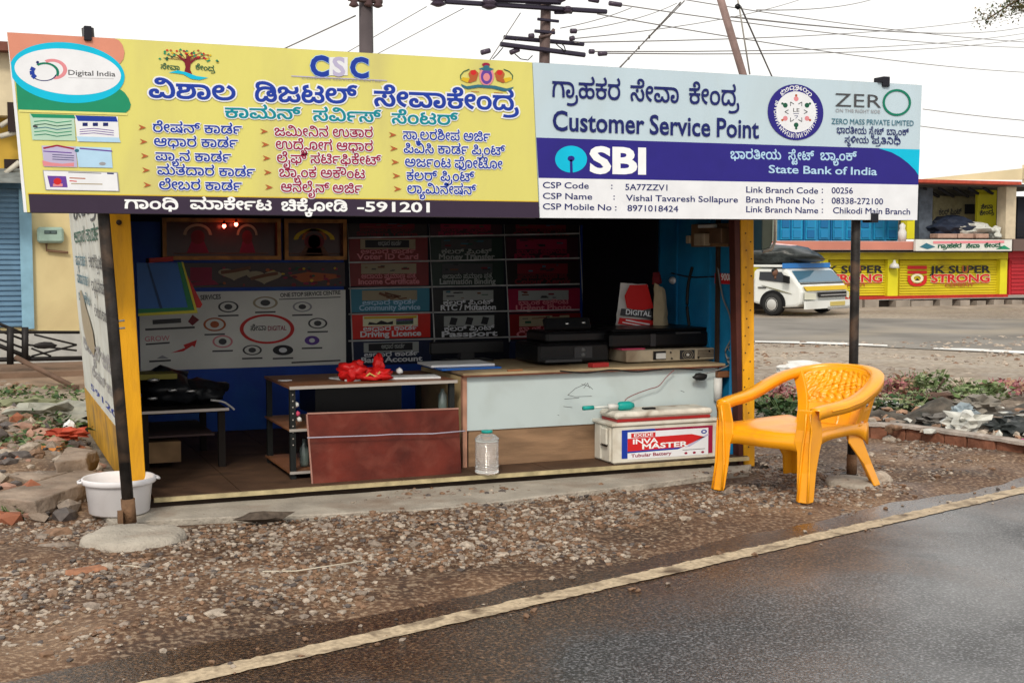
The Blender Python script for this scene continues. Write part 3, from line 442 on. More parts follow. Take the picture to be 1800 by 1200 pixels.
[161,59,-13,2,-10,7,-3,5,-3,6,-2,15,3,20,8,14,13,8,17,3,16,-3,8,-3,-9,-13,-10,4,-13,0,-11,-5,-5,-9,-2,-17,2,-12,7,-7,12,-1,5,3,2,7,-2,6,-4,4,-10,2,-60,0,0,15,60,0,12,-2,9,-4,6,-5,3,-7,1,-9,-2,-10,-2,-4,-8,-7]]),
196:(1091,[[76,-2,-20,2,-17,6,-14,10,-5,6,-8,14,-3,8,-2,18,3,21,9,16,8,7,10,5,16,1,11,-3,8,-6,4,-9,1,-12,-4,-12,-8,-8,-8,-4,-17,-2,-8,1,-8,3,-2,2,2,14,14,-6,8,0,8,2,5,4,2,6,0,6,-2,5,-3,4,-8,2,-6,-1,-6,-3,-5,-5,-4,-7,-4,-15,2,-19,4,-12,13,-13,12,-7,23,-3,22,3,12,5,13,11,6,17,0,13,-2,7,-2,6,-8,11,-17,12,10,10,15,-10,8,-8,6,-8,4,-10,2,-11,0,-14,-4,-14,-7,-13,-11,-11,-16,-8,-9,-2],
[88,95,0,15,36,0,0,-15],
[186,59,-12,2,-10,7,-4,5,-2,6,-3,15,3,20,9,14,12,8,17,3,17,-3,7,-3,-8,-13,-11,4,-13,0,-11,-5,-5,-9,-2,-17,3,-12,7,-7,11,-1,5,3,2,7,-1,6,-5,4,-9,2,-60,0,0,15,59,0,12,-2,9,-4,6,-5,3,-7,1,-9,-2,-10,-2,-4,-7,-7]]),
201:(1021,[[97,-2,-14,2,-10,6,-8,9,-17,25,-4,4,-8,2,-8,-3,-4,-4,-2,-6,2,-13,8,-17,-15,-6,-6,11,-4,13,-1,13,4,12,5,6,9,7,12,2,11,-1,6,-3,8,-6,17,-27,7,-6,10,-4,12,1,3,2,5,7,2,10,0,9,-5,19,-11,15,13,10,12,-16,5,-11,3,-13,-1,-16,-5,-16,-9,-11,-7,-4],
[68,63,-8,3,-3,4,0,5,0,4,3,4,8,4,5,-1,3,-3,4,-8,-4,-9,-3,-2],
[6,95,0,15,106,0,0,-15],
[172,59,-12,2,-10,7,-4,5,-2,6,-3,15,3,20,9,14,12,8,17,3,17,-3,7,-3,-8,-13,-11,4,-13,0,-11,-5,-5,-9,-2,-17,3,-12,7,-7,11,-1,5,3,2,7,-1,6,-5,4,-9,2,-60,0,0,15,59,0,12,-2,9,-4,6,-5,3,-7,1,-9,-2,-10,-2,-4,-7,-7]]),
210:(797,[[112,-2,-14,2,-10,5,-12,16,6,0,-10,-14,-6,-4,-10,-4,-12,-1,-11,1,-8,3,-7,5,-4,6,-4,11,1,11,2,7,10,12,27,20,3,4,1,8,-2,7,-6,4,-12,1,-6,-2,-4,-4,-2,-5,0,-7,3,-7,-14,-7,-4,10,-2,10,2,10,6,9,7,4,8,3,10,1,11,-1,9,-4,6,-5,6,-12,0,-13,-6,-12,-8,-8,-22,-15,-7,-8,-1,-7,2,-7,6,-6,11,-2,11,2,5,2,6,7,4,15,16,0,2,-12,3,-4,7,-6,8,-3,15,1,6,4,3,6,1,14,-2,6,-6,8,-8,6,-6,4,11,7,18,-13,7,-10,3,-11,-1,-14,-3,-8,-5,-7,-7,-5,-9,-3],
[88,61,0,14,65,0,0,-14,-25,1],
[112,70,-5,5,13,6,10,11,3,10,-1,11,-3,8,-9,6,-11,2,-5,-2,-3,-2,-2,-4,0,-6,3,-3,3,-2,10,-1,7,2,6,4,7,8,6,-9,-11,-12,-12,-5,-8,-1,-10,1,-11,6,-5,8,-1,7,1,5,4,9,7,6,5,3,12,1,15,-2,11,-8,7,-12,3,-14,-1,-10,-3,-9,-11,-13]]),
212:(775,[[112,-2,-16,3,-9,5,-11,15,6,0,-10,-14,-6,-4,-10,-4,-12,-1,-11,1,-8,3,-7,5,-4,6,-4,11,1,11,2,7,10,12,27,20,3,4,1,8,-2,7,-6,4,-12,1,-6,-2,-4,-4,-2,-5,0,-7,3,-7,-14,-7,-4,10,-2,10,2,10,6,9,7,4,8,3,10,1,11,-1,9,-4,6,-4,3,-6,3,-7,-1,-13,-5,-12,-8,-8,-22,-15,-7,-8,-1,-7,2,-7,6,-6,11,-2,11,2,5,2,6,7,4,15,16,0,2,-12,3,-4,7,-6,8,-3,15,1,3,1,5,5,3,10,-3,11,-6,9,14,10,6,-10,4,-12,1,-13,-2,-9,-7,-10,-7,-5,-9,-3],
[103,62,-10,1,-14,5,-10,7,-10,12,8,9,12,-11,15,-7,15,0,8,3,4,3,3,8,1,13,-2,8,-5,8,-7,6,-8,2,-8,-2,-3,-2,-2,-4,0,-4,2,-4,3,-3,6,-1,9,1,6,3,10,10,6,-9,-11,-12,-12,-6,-11,0,-10,2,-8,5,-5,8,0,12,4,9,7,6,5,3,12,1,15,-3,12,-8,8,-14,3,-16,-3,-18,-8,-12,-11,-7]]),
214:(815,[[49,-2,-17,2,-10,6,-9,13,-4,14,-1,17,5,19,10,14,9,6,11,3,10,1,7,-2,11,-7,3,-5,2,-7,-1,-11,-5,-9,-9,-7,-13,-3,-15,1,-14,7,-4,5,4,13,11,-10,7,-2,9,0,7,2,5,3,2,4,-1,7,-2,4,-4,2,-5,1,-7,-1,-9,-7,-6,-10,-2,-13,1,-17,5,-10,10,-6,17,-1,10,4,6,7,6,14,15,0,3,-12,2,-4,7,-6,9,-3,14,1,6,4,4,6,1,7,-1,8,-3,6,-7,8,-6,4,-10,3,15,11,16,-10,7,-10,4,-12,1,-16,-5,-12,-8,-9,-14,-5,-20,1,-13,6,-13,15,7,1,-15,-16,-10,-5],
[38,82,-10,5,-6,6,-5,11,1,9,4,8,5,4,12,4,11,2,1,-16,-11,-2,-5,-2,-2,-4,1,-6,3,-4,12,-5],
[100,61,0,15,19,0,4,2,11,9,3,3,4,10,-1,13,-2,6,-5,6,-7,3,-6,1,-6,-1,-5,-3,-2,-4,0,-6,3,-3,5,-3,7,0,8,2,6,4,7,8,6,-9,-8,-10,-8,-5,-11,-3,-14,1,-8,4,-6,7,-3,10,2,9,6,8,9,6,12,1,15,-2,11,-8,7,-12,2,-10,0,-8,-3,-15,-8,-12,-10,-7,-19,-7]]),
216:(768,[[43,-2,-14,3,-8,5,-6,8,-4,11,-2,13,1,21,3,12,6,11,8,10,10,8,12,6,13,3,14,1,15,-1,14,-4,13,-7,11,-11,7,-21,-3,-14,-2,-3,-11,-8,-15,-2,-9,2,-5,3,-6,10,-1,6,2,9,5,7,7,3,9,1,9,-1,15,-7,10,-13,4,-16,0,-17,-6,-14,-7,-7,-8,-5,-9,-2,-11,0,-11,3,-9,5,-11,15,7,1,-5,-9,-9,-9,-9,-5],
[45,13,9,2,7,5,5,8,3,9,15,0,6,-15,10,-7,8,-2,6,1,10,5,5,7,2,11,-2,11,-4,10,-7,8,-9,2,-6,-1,-2,-2,-2,-7,3,-4,7,-3,7,2,6,5,2,7,0,5,-1,6,-5,7,-8,6,-11,4,-24,2,-11,-1,-11,-3,-8,-5,-7,-6,-6,-7,-5,-14,-2,-10,0,-13,1,-6,4,-10,7,-5],
[57,149,17,-1,20,-6,18,-10,13,-12,9,-14,6,-15,2,-18,-4,-15,-16,27,7,2,-8,15,-8,9,-9,8,-9,5,-14,6,-11,2,-17,1,-8,-1,-8,-4,-5,-5,-1,-7,1,-8,6,-9,-12,-9,-7,10,-4,10,0,13,3,9,5,7,8,5,10,3]]),
219:(616,[[61,-2,-19,1,-10,4,-9,4,-7,6,-5,7,-5,16,1,16,16,-2,-1,-13,6,-12,10,-8,17,-3,17,0,13,3,9,6,6,9,2,9,-2,9,-4,8,-7,5,-11,4,-14,-1,-6,-2,-2,-3,0,-4,5,-5,11,-1,9,3,6,6,3,11,0,15,-3,14,-6,12,-13,12,-7,4,-8,2,-8,0,-7,-3,-3,-3,0,-7,1,-4,3,-2,11,-2,6,2,5,5,4,12,15,-2,-2,-10,-4,-8,-5,-6,-10,-5,-12,-2,-12,2,-9,4,-5,8,-2,7,0,9,4,8,8,7,11,3,13,0,12,-2,11,-5,9,-8,7,-8,6,-11,6,-17,1,-11,-1,-13,-4,-10,-6,-10,-8,-7,-15,-4,-11,0,-11,2,-7,6,-2,4,-2,10,3,11,4,5,6,3,17,3,15,-2,10,-4,8,-6,9,-10,4,-13,-1,-14,-2,-9,-4,-7,-6,-7,-8,-5,-10,-3]]),
222:(765,[[43,-2,-14,3,-8,5,-8,13,-3,12,-1,20,3,17,9,16,8,10,11,7,13,6,15,3,16,0,12,-2,10,-4,8,-6,14,-15,1,0,-11,19,-16,16,-9,6,-11,5,-18,4,-19,-1,-5,-2,-6,-4,-3,-6,0,-6,1,-6,6,-8,-11,-11,-2,2,-7,11,-4,13,2,13,4,8,7,5,14,6,16,2,20,-3,18,-5,14,-9,12,-10,12,-18,6,-14,5,-24,0,-27,-2,-15,-7,-15,-7,-6,-9,-4,-18,-1,-13,5,-8,7,-7,11,7,1,-5,-9,-9,-9,-9,-5],
[45,13,9,2,8,5,4,9,3,10,15,0,1,-6,4,-10,10,-8,13,-1,4,1,7,5,2,4,3,12,-1,17,-6,19,-8,11,-8,5,-10,4,-20,3,-11,-1,-11,-3,-8,-5,-7,-6,-6,-7,-5,-14,-2,-10,0,-13,1,-6,4,-10,7,-5],
[67,-29,2,32,15,0,2,-32]]),
223:(742,[[96,-2,-13,2,-10,6,-8,9,-15,23,-5,5,-5,2,-7,1,-5,-3,-4,-4,-2,-6,1,-13,9,-17,-16,-6,-7,15,-3,17,2,13,6,10,7,5,7,3,14,1,13,-6,7,-7,18,-26,6,-6,6,-2,10,0,11,4,4,6,5,12,1,24,-3,17,-9,23,-13,18,-17,14,-19,6,-9,0,-7,-2,-3,-6,0,-6,6,-6,12,1,8,5,4,12,16,-1,-3,-10,-4,-8,-5,-6,-10,-5,-12,-2,-12,1,-8,5,-5,5,-3,10,0,7,2,6,6,8,9,5,12,2,17,-2,8,-3,15,-8,14,-11,11,-13,13,-25,4,-19,2,-21,-1,-17,-5,-13,-6,-11,-9,-7,-10,-4]]),
224:(787,[[45,-2,-11,1,-9,3,-8,5,-6,7,-4,9,-1,15,3,11,5,7,9,6,13,3,14,-3,8,-8,2,-9,-3,-11,-14,2,1,10,-5,4,-9,0,-6,-6,-3,-10,2,-8,4,-7,8,-4,11,-2,12,2,5,2,6,7,5,15,15,0,3,-12,5,-7,12,-6,11,0,5,3,5,6,3,9,0,11,-5,19,-11,15,14,10,8,-11,6,-11,5,-18,-1,-21,-4,-10,-6,-8,-7,-6,-8,-3,-9,-1,-13,1,-10,4,-7,8,-6,9,6,1,-8,-12,-9,-7,-11,-3],
[67,71,-12,1,-15,5,8,12,9,-3,7,-2,11,1,6,3,5,8,0,17,-3,8,-9,6,-11,2,-5,-2,-3,-2,-2,-4,0,-6,3,-3,3,-2,10,-1,7,2,6,4,7,8,6,-9,-8,-10,-8,-5,-7,-2,-11,-1,-10,2,-8,5,-5,8,-1,7,2,9,6,8,9,6,12,1,15,-2,11,-8,7,-12,3,-14,-3,-16,-7,-11,-11,-6]]),
225:(787,[[45,-2,-11,1,-9,3,-8,5,-6,7,-4,9,-1,15,3,11,5,7,9,6,13,3,14,-3,8,-8,2,-9,-3,-11,-14,2,1,10,-5,4,-9,0,-6,-6,-3,-10,2,-8,4,-7,8,-4,11,-2,12,2,5,2,6,7,5,15,15,0,3,-12,5,-7,12,-6,11,0,5,3,5,6,3,9,0,11,-5,19,-11,15,14,10,8,-11,6,-11,5,-18,-1,-21,-4,-10,-6,-8,-7,-6,-8,-3,-9,-1,-13,1,-10,4,-7,8,-6,9,6,1,-8,-12,-9,-7,-11,-3],
[72,-29,2,32,15,0,2,-32],
[67,71,-12,1,-15,5,8,12,9,-3,7,-2,11,1,6,3,5,8,0,17,-3,8,-9,6,-11,2,-5,-2,-3,-2,-2,-4,0,-6,3,-3,3,-2,10,-1,7,2,6,4,7,8,6,-9,-8,-10,-8,-5,-7,-2,-11,-1,-10,2,-8,5,-5,8,-1,7,2,9,6,8,9,6,12,1,15,-2,11,-8,7,-12,3,-14,-3,-16,-7,-11,-11,-6]]),
228:(1180,[[45,-2,-11,1,-14,5,-9,10,-4,9,-1,10,2,13,6,10,9,6,13,3,10,-1,10,-7,3,-7,0,-9,-2,-7,-14,2,1,10,-5,4,-9,0,-6,-6,-3,-10,2,-8,4,-7,8,-4,18,-1,10,3,6,7,5,15,15,0,1,-6,4,-10,7,-6,8,-3,7,0,9,2,6,6,4,8,3,10,1,11,-4,26,-5,16,-12,20,-11,11,-11,8,-19,6,-10,0,-7,-2,-3,-6,1,-6,6,-6,11,1,9,5,4,12,15,-1,-3,-10,-4,-8,-5,-6,-10,-5,-12,-2,-11,1,-9,5,-6,8,-2,7,1,10,5,8,5,5,10,4,8,1,9,-1,17,-4,15,-8,13,-11,12,-13,9,-16,6,-19,4,-20,0,-20,-4,-18,-3,-7,-7,-8,-8,-6,-9,-3,-15,-1,-14,4,-7,6,-9,12,6,1,-8,-12,-9,-7,-11,-3],
[186,-2,-14,2,-12,5,-11,9,-10,11,11,10,8,-9,9,-7,9,-4,11,-2,11,2,4,3,6,7,3,5,1,12,-1,13,-4,12,-6,9,-8,9,-9,7,-11,6,9,15,18,-12,15,-15,10,-20,4,-23,-3,-18,-8,-15,-13,-9]]),
232:(720,[[72,-2,-14,2,-7,3,-5,4,-3,6,-1,10,4,9,6,6,-1,-4,-13,3,-10,5,-9,6,-10,13,-3,10,0,11,2,9,5,8,9,9,14,4,16,-1,11,-7,5,-8,1,-11,-5,-12,-9,-7,-14,-4,-13,1,-12,4,1,13,8,-3,9,-1,9,1,8,4,2,5,-1,7,-2,3,-7,2,-7,0,-7,-2,-7,-9,-1,-8,1,-10,5,-8,5,-4,16,-7,25,-3,20,2,15,7,10,12,2,12,0,20,-6,17,-10,14,-11,6,-9,2,-6,-1,-4,-2,-3,-6,1,-6,2,-3,6,-3,6,0,6,2,6,4,4,12,14,-1,-2,-10,-6,-11,-6,-5,-11,-4,-14,-1,-10,3,-7,7,-4,9,0,10,1,5,6,8,9,5,19,1,12,-3,9,-5,9,-8,6,-10,5,-10,4,-17,0,-25,-5,-15,-5,-8,-6,-6,-10,-7,-15,-4,-1,5,6,-6,3,-6,0,-11,-4,-8,-8,-7,-5,-2],
[73,12,9,1,4,3,2,4,0,5,-2,4,-7,4,-6,1,-7,-1,-7,-4,-2,-4,0,-5,2,-4,4,-3]]),
233:(818,[[45,-2,-11,1,-14,5,-9,10,-4,9,-1,10,2,13,6,10,9,6,13,3,10,-1,10,-7,3,-7,0,-9,-2,-7,-14,2,1,10,-5,4,-9,0,-6,-6,-3,-10,2,-8,4,-7,8,-4,18,-1,10,3,6,7,5,15,15,0,1,-6,4,-10,7,-6,8,-3,7,0,9,2,6,6,5,8,3,21,-4,26,-5,16,-12,20,-11,11,-11,8,-19,6,-10,0,-7,-2,-3,-6,1,-6,6,-6,11,1,9,5,4,12,15,-1,-3,-10,-4,-8,-5,-6,-10,-5,-12,-2,-11,1,-9,5,-6,8,-2,7,1,10,5,8,5,5,10,4,8,1,9,-1,17,-4,15,-8,13,-11,12,-13,9,-16,6,-19,4,-20,0,-20,-4,-18,-3,-7,-7,-8,-8,-6,-9,-3,-15,-1,-14,4,-7,6,-9,12,6,1,-8,-12,-9,-7,-11,-3]]),
234:(630,[[53,-2,-19,2,-15,6,-10,11,-3,9,1,15,7,11,7,4,8,3,35,8,5,4,5,9,1,16,-2,17,-5,12,-7,11,-10,7,-14,3,-9,-3,-3,-3,-1,-5,2,-6,3,-2,11,-2,6,2,5,5,4,12,15,-2,-2,-7,-5,-12,-4,-5,-10,-5,-12,-2,-12,2,-9,4,-4,5,-3,10,2,13,6,8,4,3,11,3,13,0,11,-2,10,-6,8,-7,7,-10,6,-16,3,-17,0,-14,-4,-19,-9,-10,-13,-7,-30,-5,-9,-6,-3,-8,3,-10,7,-5,11,-3,18,0,13,2,11,4,8,6,6,8,3,10,-1,16,-5,14,-12,11,-14,5,-17,2,-14,-2,-6,-5,0,-6,3,-6,-15,-6,-5,13,1,10,5,9,10,6,11,2,17,1,24,-5,5,-3,13,-10,7,-7,7,-15,3,-11,-1,-15,-3,-14,-8,-12,-5,-5,-12,-7,-8,-3]]),
236:(705,[[96,-2,-14,2,-10,6,-7,9,-17,25,-5,4,-7,2,-8,-3,-4,-4,-2,-6,1,-13,9,-17,-16,-6,-6,11,-3,13,-1,13,4,12,4,6,10,7,12,2,11,-1,6,-3,7,-6,18,-27,6,-6,10,-4,12,1,4,2,4,7,3,10,0,9,-6,19,-11,15,14,10,12,-16,5,-11,2,-13,0,-16,-5,-16,-10,-11,-6,-4],
[60,71,-13,1,-15,5,8,12,9,-3,7,-2,11,1,6,3,5,8,0,17,-3,8,-9,6,-11,2,-5,-2,-3,-2,-2,-4,0,-6,3,-3,4,-2,9,-1,7,2,6,4,7,8,6,-9,-8,-10,-8,-5,-7,-2,-11,-1,-10,2,-8,5,-4,8,-1,7,2,9,5,8,9,6,12,1,15,-2,11,-8,7,-12,3,-14,-3,-16,-7,-11,-11,-6]]),
240:(574,[[57,-2,-13,1,-12,3,-8,6,-7,7,-5,14,0,9,2,8,4,8,7,7,5,3,3,-3,-26,0,0,14,42,0,3,4,2,4,-1,6,-2,6,9,2,7,-2,2,-4,1,-8,-3,-8,41,0,0,-14,-27,1,3,2,8,-5,6,-6,4,-9,1,-9,-1,-11,-7,-13,-8,-6,-10,-5],
[57,13,14,2,9,5,3,4,4,8,-1,12,-4,8,-8,6,-12,3,-14,-1,-7,-2,-8,-6,-5,-8,0,-12,4,-9,7,-6,5,-2],
[7,95,0,15,64,1,11,2,6,4,4,9,-1,12,-4,5,-9,5,-12,-1,-6,-3,-4,-8,-1,-7,-5,9,9,0,5,-2,3,-6,-1,-4,-2,-3,-6,-2,-5,0,-7,4,-3,8,1,9,4,9,9,7,13,4,14,-1,12,-6,8,-9,4,-13,-1,-15,-6,-12,-8,-6,-8,-3,-13,-2]]),
248:(815,[[49,-2,-17,2,-10,6,-9,13,-4,14,-1,17,5,19,10,14,9,6,11,3,10,1,7,-2,11,-7,3,-5,2,-7,-1,-11,-5,-9,-9,-7,-13,-3,-15,1,-14,7,-4,5,4,13,11,-10,7,-2,9,0,7,2,5,3,2,4,-1,7,-2,4,-4,2,-9,0,-10,-4,-6,-10,-3,-12,0,-18,4,-11,9,-7,13,-3,6,1,10,4,6,7,6,14,15,0,1,-6,4,-10,4,-3,7,-5,15,-1,7,3,5,5,3,7,0,7,-2,7,-9,11,-6,4,-10,3,14,9,16,-9,10,-14,3,-16,-2,-13,-6,-11,-12,-7,-7,-2,-13,0,-14,3,-9,7,-10,12,7,1,-9,-11,-9,-7,-11,-4],
[38,82,-10,5,-6,6,-5,11,1,9,4,8,5,4,12,4,11,2,1,-16,-11,-2,-5,-2,-2,-4,1,-6,3,-4,12,-5],
[100,61,0,15,21,1,8,2,2,4,0,7,-7,7,15,7,4,-3,4,-7,1,-10,-3,-9,-4,-5,-6,-4,-12,-4],
[85,95,0,15,30,0,13,2,8,5,4,6,0,11,-2,7,-5,4,-11,3,-7,-1,-8,-6,-3,-5,0,-7,-6,9,9,0,6,-2,3,-6,-1,-4,-3,-3,-8,-3,-8,3,-4,7,-1,9,4,9,4,6,10,6,14,2,14,-3,11,-7,6,-10,3,-14,-2,-13,-8,-11,-8,-5,-12,-3]]),
255:(765,[[43,-2,-14,2,-11,9,-7,15,-3,20,1,12,3,11,7,14,7,8,9,6,4,2,3,-2,-34,0,0,15,94,0,16,3,6,4,4,8,0,9,-5,9,-9,5,-8,0,-6,-2,-7,-7,-1,-10,-6,9,11,0,6,-4,0,-6,-1,-4,-3,-2,-7,-2,-6,2,-4,3,-3,8,1,9,7,12,10,6,9,2,10,0,13,-4,7,-6,6,-10,3,-14,-2,-10,-4,-9,-6,-7,-7,-3,-13,-3,2,2,12,-9,7,-8,7,-14,3,-11,1,-12,-1,-11,-5,-17,-4,-7,-11,-9,-7,-2,-12,0,-11,2,-6,3,-8,7,-7,11,7,1,-5,-9,-9,-9,-9,-5],
[45,13,9,2,8,5,4,9,3,10,15,0,1,-6,4,-10,10,-8,13,-1,4,1,7,5,2,4,3,12,-1,18,-6,18,-8,11,-8,6,-10,4,-20,2,-11,-1,-11,-3,-8,-4,-7,-6,-6,-8,-5,-13,-2,-11,0,-13,1,-6,4,-10,7,-5]]),
257:(711,[[97,-2,-14,2,-10,6,-8,9,-17,25,-4,4,-8,2,-8,-3,-4,-4,-2,-6,2,-13,8,-17,-15,-6,-9,19,-2,18,2,8,4,7,6,6,6,4,12,2,16,-3,11,-10,19,-29,7,-4,6,-1,12,1,6,6,4,12,0,12,-3,13,-6,12,-8,10,-9,8,-18,7,-66,0,0,15,85,0,9,1,9,3,5,6,3,10,-2,8,-6,7,-11,3,-10,-2,-7,-7,-1,-10,-6,9,9,0,7,-3,2,-5,-1,-4,-6,-5,-8,0,-5,2,-5,10,2,12,6,9,10,6,14,2,14,-3,8,-4,5,-6,4,-7,3,-9,-1,-15,-6,-12,-9,-6,-14,-4,-20,-1,18,2,13,-11,7,-9,8,-15,3,-11,1,-11,-3,-18,-7,-13,-12,-9]]),
259:(792,[[45,-2,-10,1,-10,3,-8,5,-6,7,-4,9,-1,15,4,11,4,7,10,6,13,3,13,-3,8,-8,2,-9,-3,-11,-13,2,0,10,-4,4,-10,0,-6,-6,-2,-10,1,-8,5,-7,8,-4,11,-2,12,2,4,2,7,7,4,15,16,0,2,-12,6,-7,11,-6,11,0,6,3,5,6,3,9,0,11,-6,19,-11,15,14,10,9,-11,6,-11,4,-18,-1,-21,-3,-10,-6,-8,-7,-6,-9,-3,-9,-1,-13,1,-9,4,-7,8,-7,9,6,1,-8,-12,-9,-7,-10,-3],
[73,-29,1,32,16,0,1,-32],
[80,59,-4,1,-4,3,-3,8,1,5,2,4,4,2,4,1,5,-1,4,-2,2,-4,1,-5,-3,-8,-4,-3],
[6,95,0,15,102,0,13,2,7,3,5,8,1,11,-5,9,-9,5,-12,-1,-6,-3,-4,-8,-1,-7,-5,9,9,0,5,-2,3,-6,-1,-4,-2,-3,-6,-2,-5,0,-7,4,-3,11,2,9,6,9,10,6,14,2,14,-3,10,-7,7,-10,2,-14,-2,-13,-7,-11,-11,-6,-20,-3]]),
264:(651,[[65,-2,-22,3,-13,6,-10,9,-7,12,-3,7,-2,16,4,20,3,8,8,11,11,8,3,-3,-29,0,0,15,72,0,9,1,9,3,6,6,2,10,-2,8,-6,7,-11,3,-10,-2,-7,-7,-1,-10,-6,9,10,0,6,-3,2,-5,-1,-4,-6,-5,-8,0,-5,2,-3,5,-2,8,4,12,4,6,7,4,12,4,15,-1,12,-6,8,-9,4,-13,-1,-15,-6,-12,-9,-6,-11,-4,-18,-1,13,6,12,-6,12,-12,5,-12,2,-9,1,-11,-2,-15,-2,-6,-7,-12,-9,-10,-13,-7,-7,-2],
[65,14,18,3,13,9,7,13,3,15,-3,18,-9,13,-13,7,-15,3,-17,-3,-13,-8,-8,-13,-3,-17,3,-17,8,-13,13,-8]]),
265:(769,[[76,-2,-20,2,-17,6,-14,10,-5,6,-8,14,-3,8,-2,18,3,21,9,16,8,7,10,5,16,1,11,-3,8,-6,4,-9,1,-12,-4,-12,-8,-8,-8,-4,-17,-2,-8,1,-8,3,-2,2,2,14,14,-6,8,0,8,2,5,4,2,6,0,6,-2,5,-3,4,-8,2,-6,-1,-6,-3,-5,-5,-4,-7,-4,-15,2,-19,4,-12,13,-13,12,-7,23,-3,22,3,12,5,13,11,6,17,0,13,-2,7,-2,6,-8,11,-17,12,10,10,10,-6,9,-7,10,-13,4,-10,2,-11,0,-14,-4,-14,-7,-13,-11,-11,-16,-8,-9,-2],
[88,95,0,15,21,1,13,3,6,6,2,10,-1,8,-4,5,-6,4,-11,1,-7,-2,-5,-5,-2,-5,-1,-7,-5,9,9,0,5,-2,3,-6,-2,-6,-7,-3,-8,1,-6,6,-1,8,2,9,3,6,9,7,13,4,14,-1,12,-6,8,-9,4,-13,-1,-15,-6,-12,-6,-5,-10,-4,-14,-2]]),
270:(709,[[97,-2,-14,2,-10,6,-8,9,-17,25,-4,4,-8,2,-8,-3,-4,-4,-2,-6,2,-13,8,-17,-15,-6,-6,11,-4,13,-1,13,4,12,5,6,9,7,12,2,11,-1,6,-3,8,-6,17,-27,7,-6,10,-4,12,1,3,2,5,7,2,10,0,9,-5,19,-11,15,13,10,12,-16,5,-11,3,-13,-1,-16,-5,-16,-9,-11,-7,-4],
[68,63,-8,3,-3,4,0,5,0,4,3,4,8,4,5,-1,3,-3,4,-8,-4,-9,-3,-2],
[6,95,0,15,86,0,13,2,7,3,5,8,0,11,-4,9,-10,5,-11,-1,-6,-3,-5,-8,0,-7,-6,9,10,0,5,-2,3,-6,-1,-4,-2,-3,-6,-2,-6,0,-7,4,-3,11,2,9,6,9,10,6,14,2,14,-3,11,-7,7,-10,2,-14,-2,-13,-7,-11,-9,-5,-9,-3,-14,-1]]),
279:(644,[[-15,-34,-12,1,-15,5,-12,7,-14,12,10,11,18,-14,17,-6,11,0,10,2,7,4,4,4,4,7,2,14,-4,42,1,16,3,13,6,11,9,8,12,6,20,4,21,-3,11,-5,9,-7,7,-9,6,-10,3,-12,2,-13,0,-14,-3,-14,-8,-15,-13,-10,-18,-3,-15,2,-8,4,-5,6,-5,11,-1,13,3,10,5,7,5,3,9,2,6,-1,7,-5,2,-5,0,-5,-2,-5,-5,-4,-7,-1,-4,2,-3,5,-1,5,1,0,-2,-7,0,-8,3,-6,4,-5,8,-3,12,0,10,6,4,6,3,7,2,15,-1,13,-4,12,-5,10,-9,8,-4,3,-12,4,-15,-1,-7,-1,-6,-3,-9,-9,-5,-13,0,-16,4,-41,-1,-11,-5,-14,-4,-7,-10,-8,-12,-5]]),
}
# ------------------------------------------------------------------ lettering drawn from outlines
GLYPHS = {}; ADV = {0: 260}
for _k, (_a, _cs) in GLYPH_DATA.items():
    GLYPHS[_k] = [np.array(c, float).reshape(-1, 2).cumsum(0)*5 for c in _cs]; ADV[_k] = _a
_fc = bpy.data.curves.new('letters', 'FONT'); _fc.resolution_u = 3; _fc.dimensions = '2D'; _fc.fill_mode = 'NONE'
_fo = bpy.data.objects.new('letters', _fc)
def latin(g):
    """outline of one roman letter taken from the built-in font"""
    w = []
    for t in (chr(g-1000)*2, chr(g-1000)):
        _fc.body = t; me = bpy.data.meshes.new_from_object(_fo)
        co = np.zeros(len(me.vertices)*3); me.vertices.foreach_get('co', co); co = co.reshape(-1, 3)[:, :2]*1060
        ed = [tuple(e.vertices) for e in me.edges]; bpy.data.meshes.remove(me)
        w.append(co[:, 0].max()-co[:, 0].min())
    nx = {}
    for i, j in ed: nx.setdefault(i, []).append(j); nx.setdefault(j, []).append(i)
    seen = set(); cs = []
    for i in range(len(co)):
        if i in seen or i not in nx: continue
        c = [i]; seen.add(i); k = min(nx[i])
        while k not in seen:
            c.append(k); seen.add(k); q = [z for z in nx[k] if z not in seen]
            if not q: break
            k = q[0]
        cs.append(co[c])
    area = lambda c: float((c[:,0]*np.roll(c[:,1],-1)-np.roll(c[:,0],-1)*c[:,1]).sum())/2
    if area(max(cs, key=lambda c: abs(area(c)))) > 0: cs = [c[::-1] for c in cs]
    GLYPHS[g] = cs; ADV[g] = w[0]-w[1]
for _c in sorted(set('ABCDEFGHIJKLMNOPQRSTUVWXYZabcdefghijklmnopqrstuvwxyz0123456789:-./')): latin(1000+ord(_c))
bpy.data.objects.remove(_fo); bpy.data.curves.remove(_fc)
_gc = {}
def clean(c):
    k = np.linalg.norm(c-np.roll(c, 1, 0), axis=1) > 1.5
    return c[k]
def glyph(g, off=0):
    if (g, off) in _gc: return _gc[g, off]
    cs = []
    for c in GLYPHS.get(g, []):
        c = clean(c)
        if len(c) < 3: continue
        if off:
            d = np.roll(c, -1, 0)-c; l = np.linalg.norm(d, axis=1, keepdims=True); d = d/l
            nn = np.stack([-d[:,1], d[:,0]], 1)             # left of travel is the outside
            n0 = np.roll(nn, 1, 0); b = nn+n0; q = np.maximum((b*b).sum(1, keepdims=True)/2, .35)
            c = c + b/q*off
        cs.append(c)
    r = fill(cs); _gc[g, off] = r
    return r
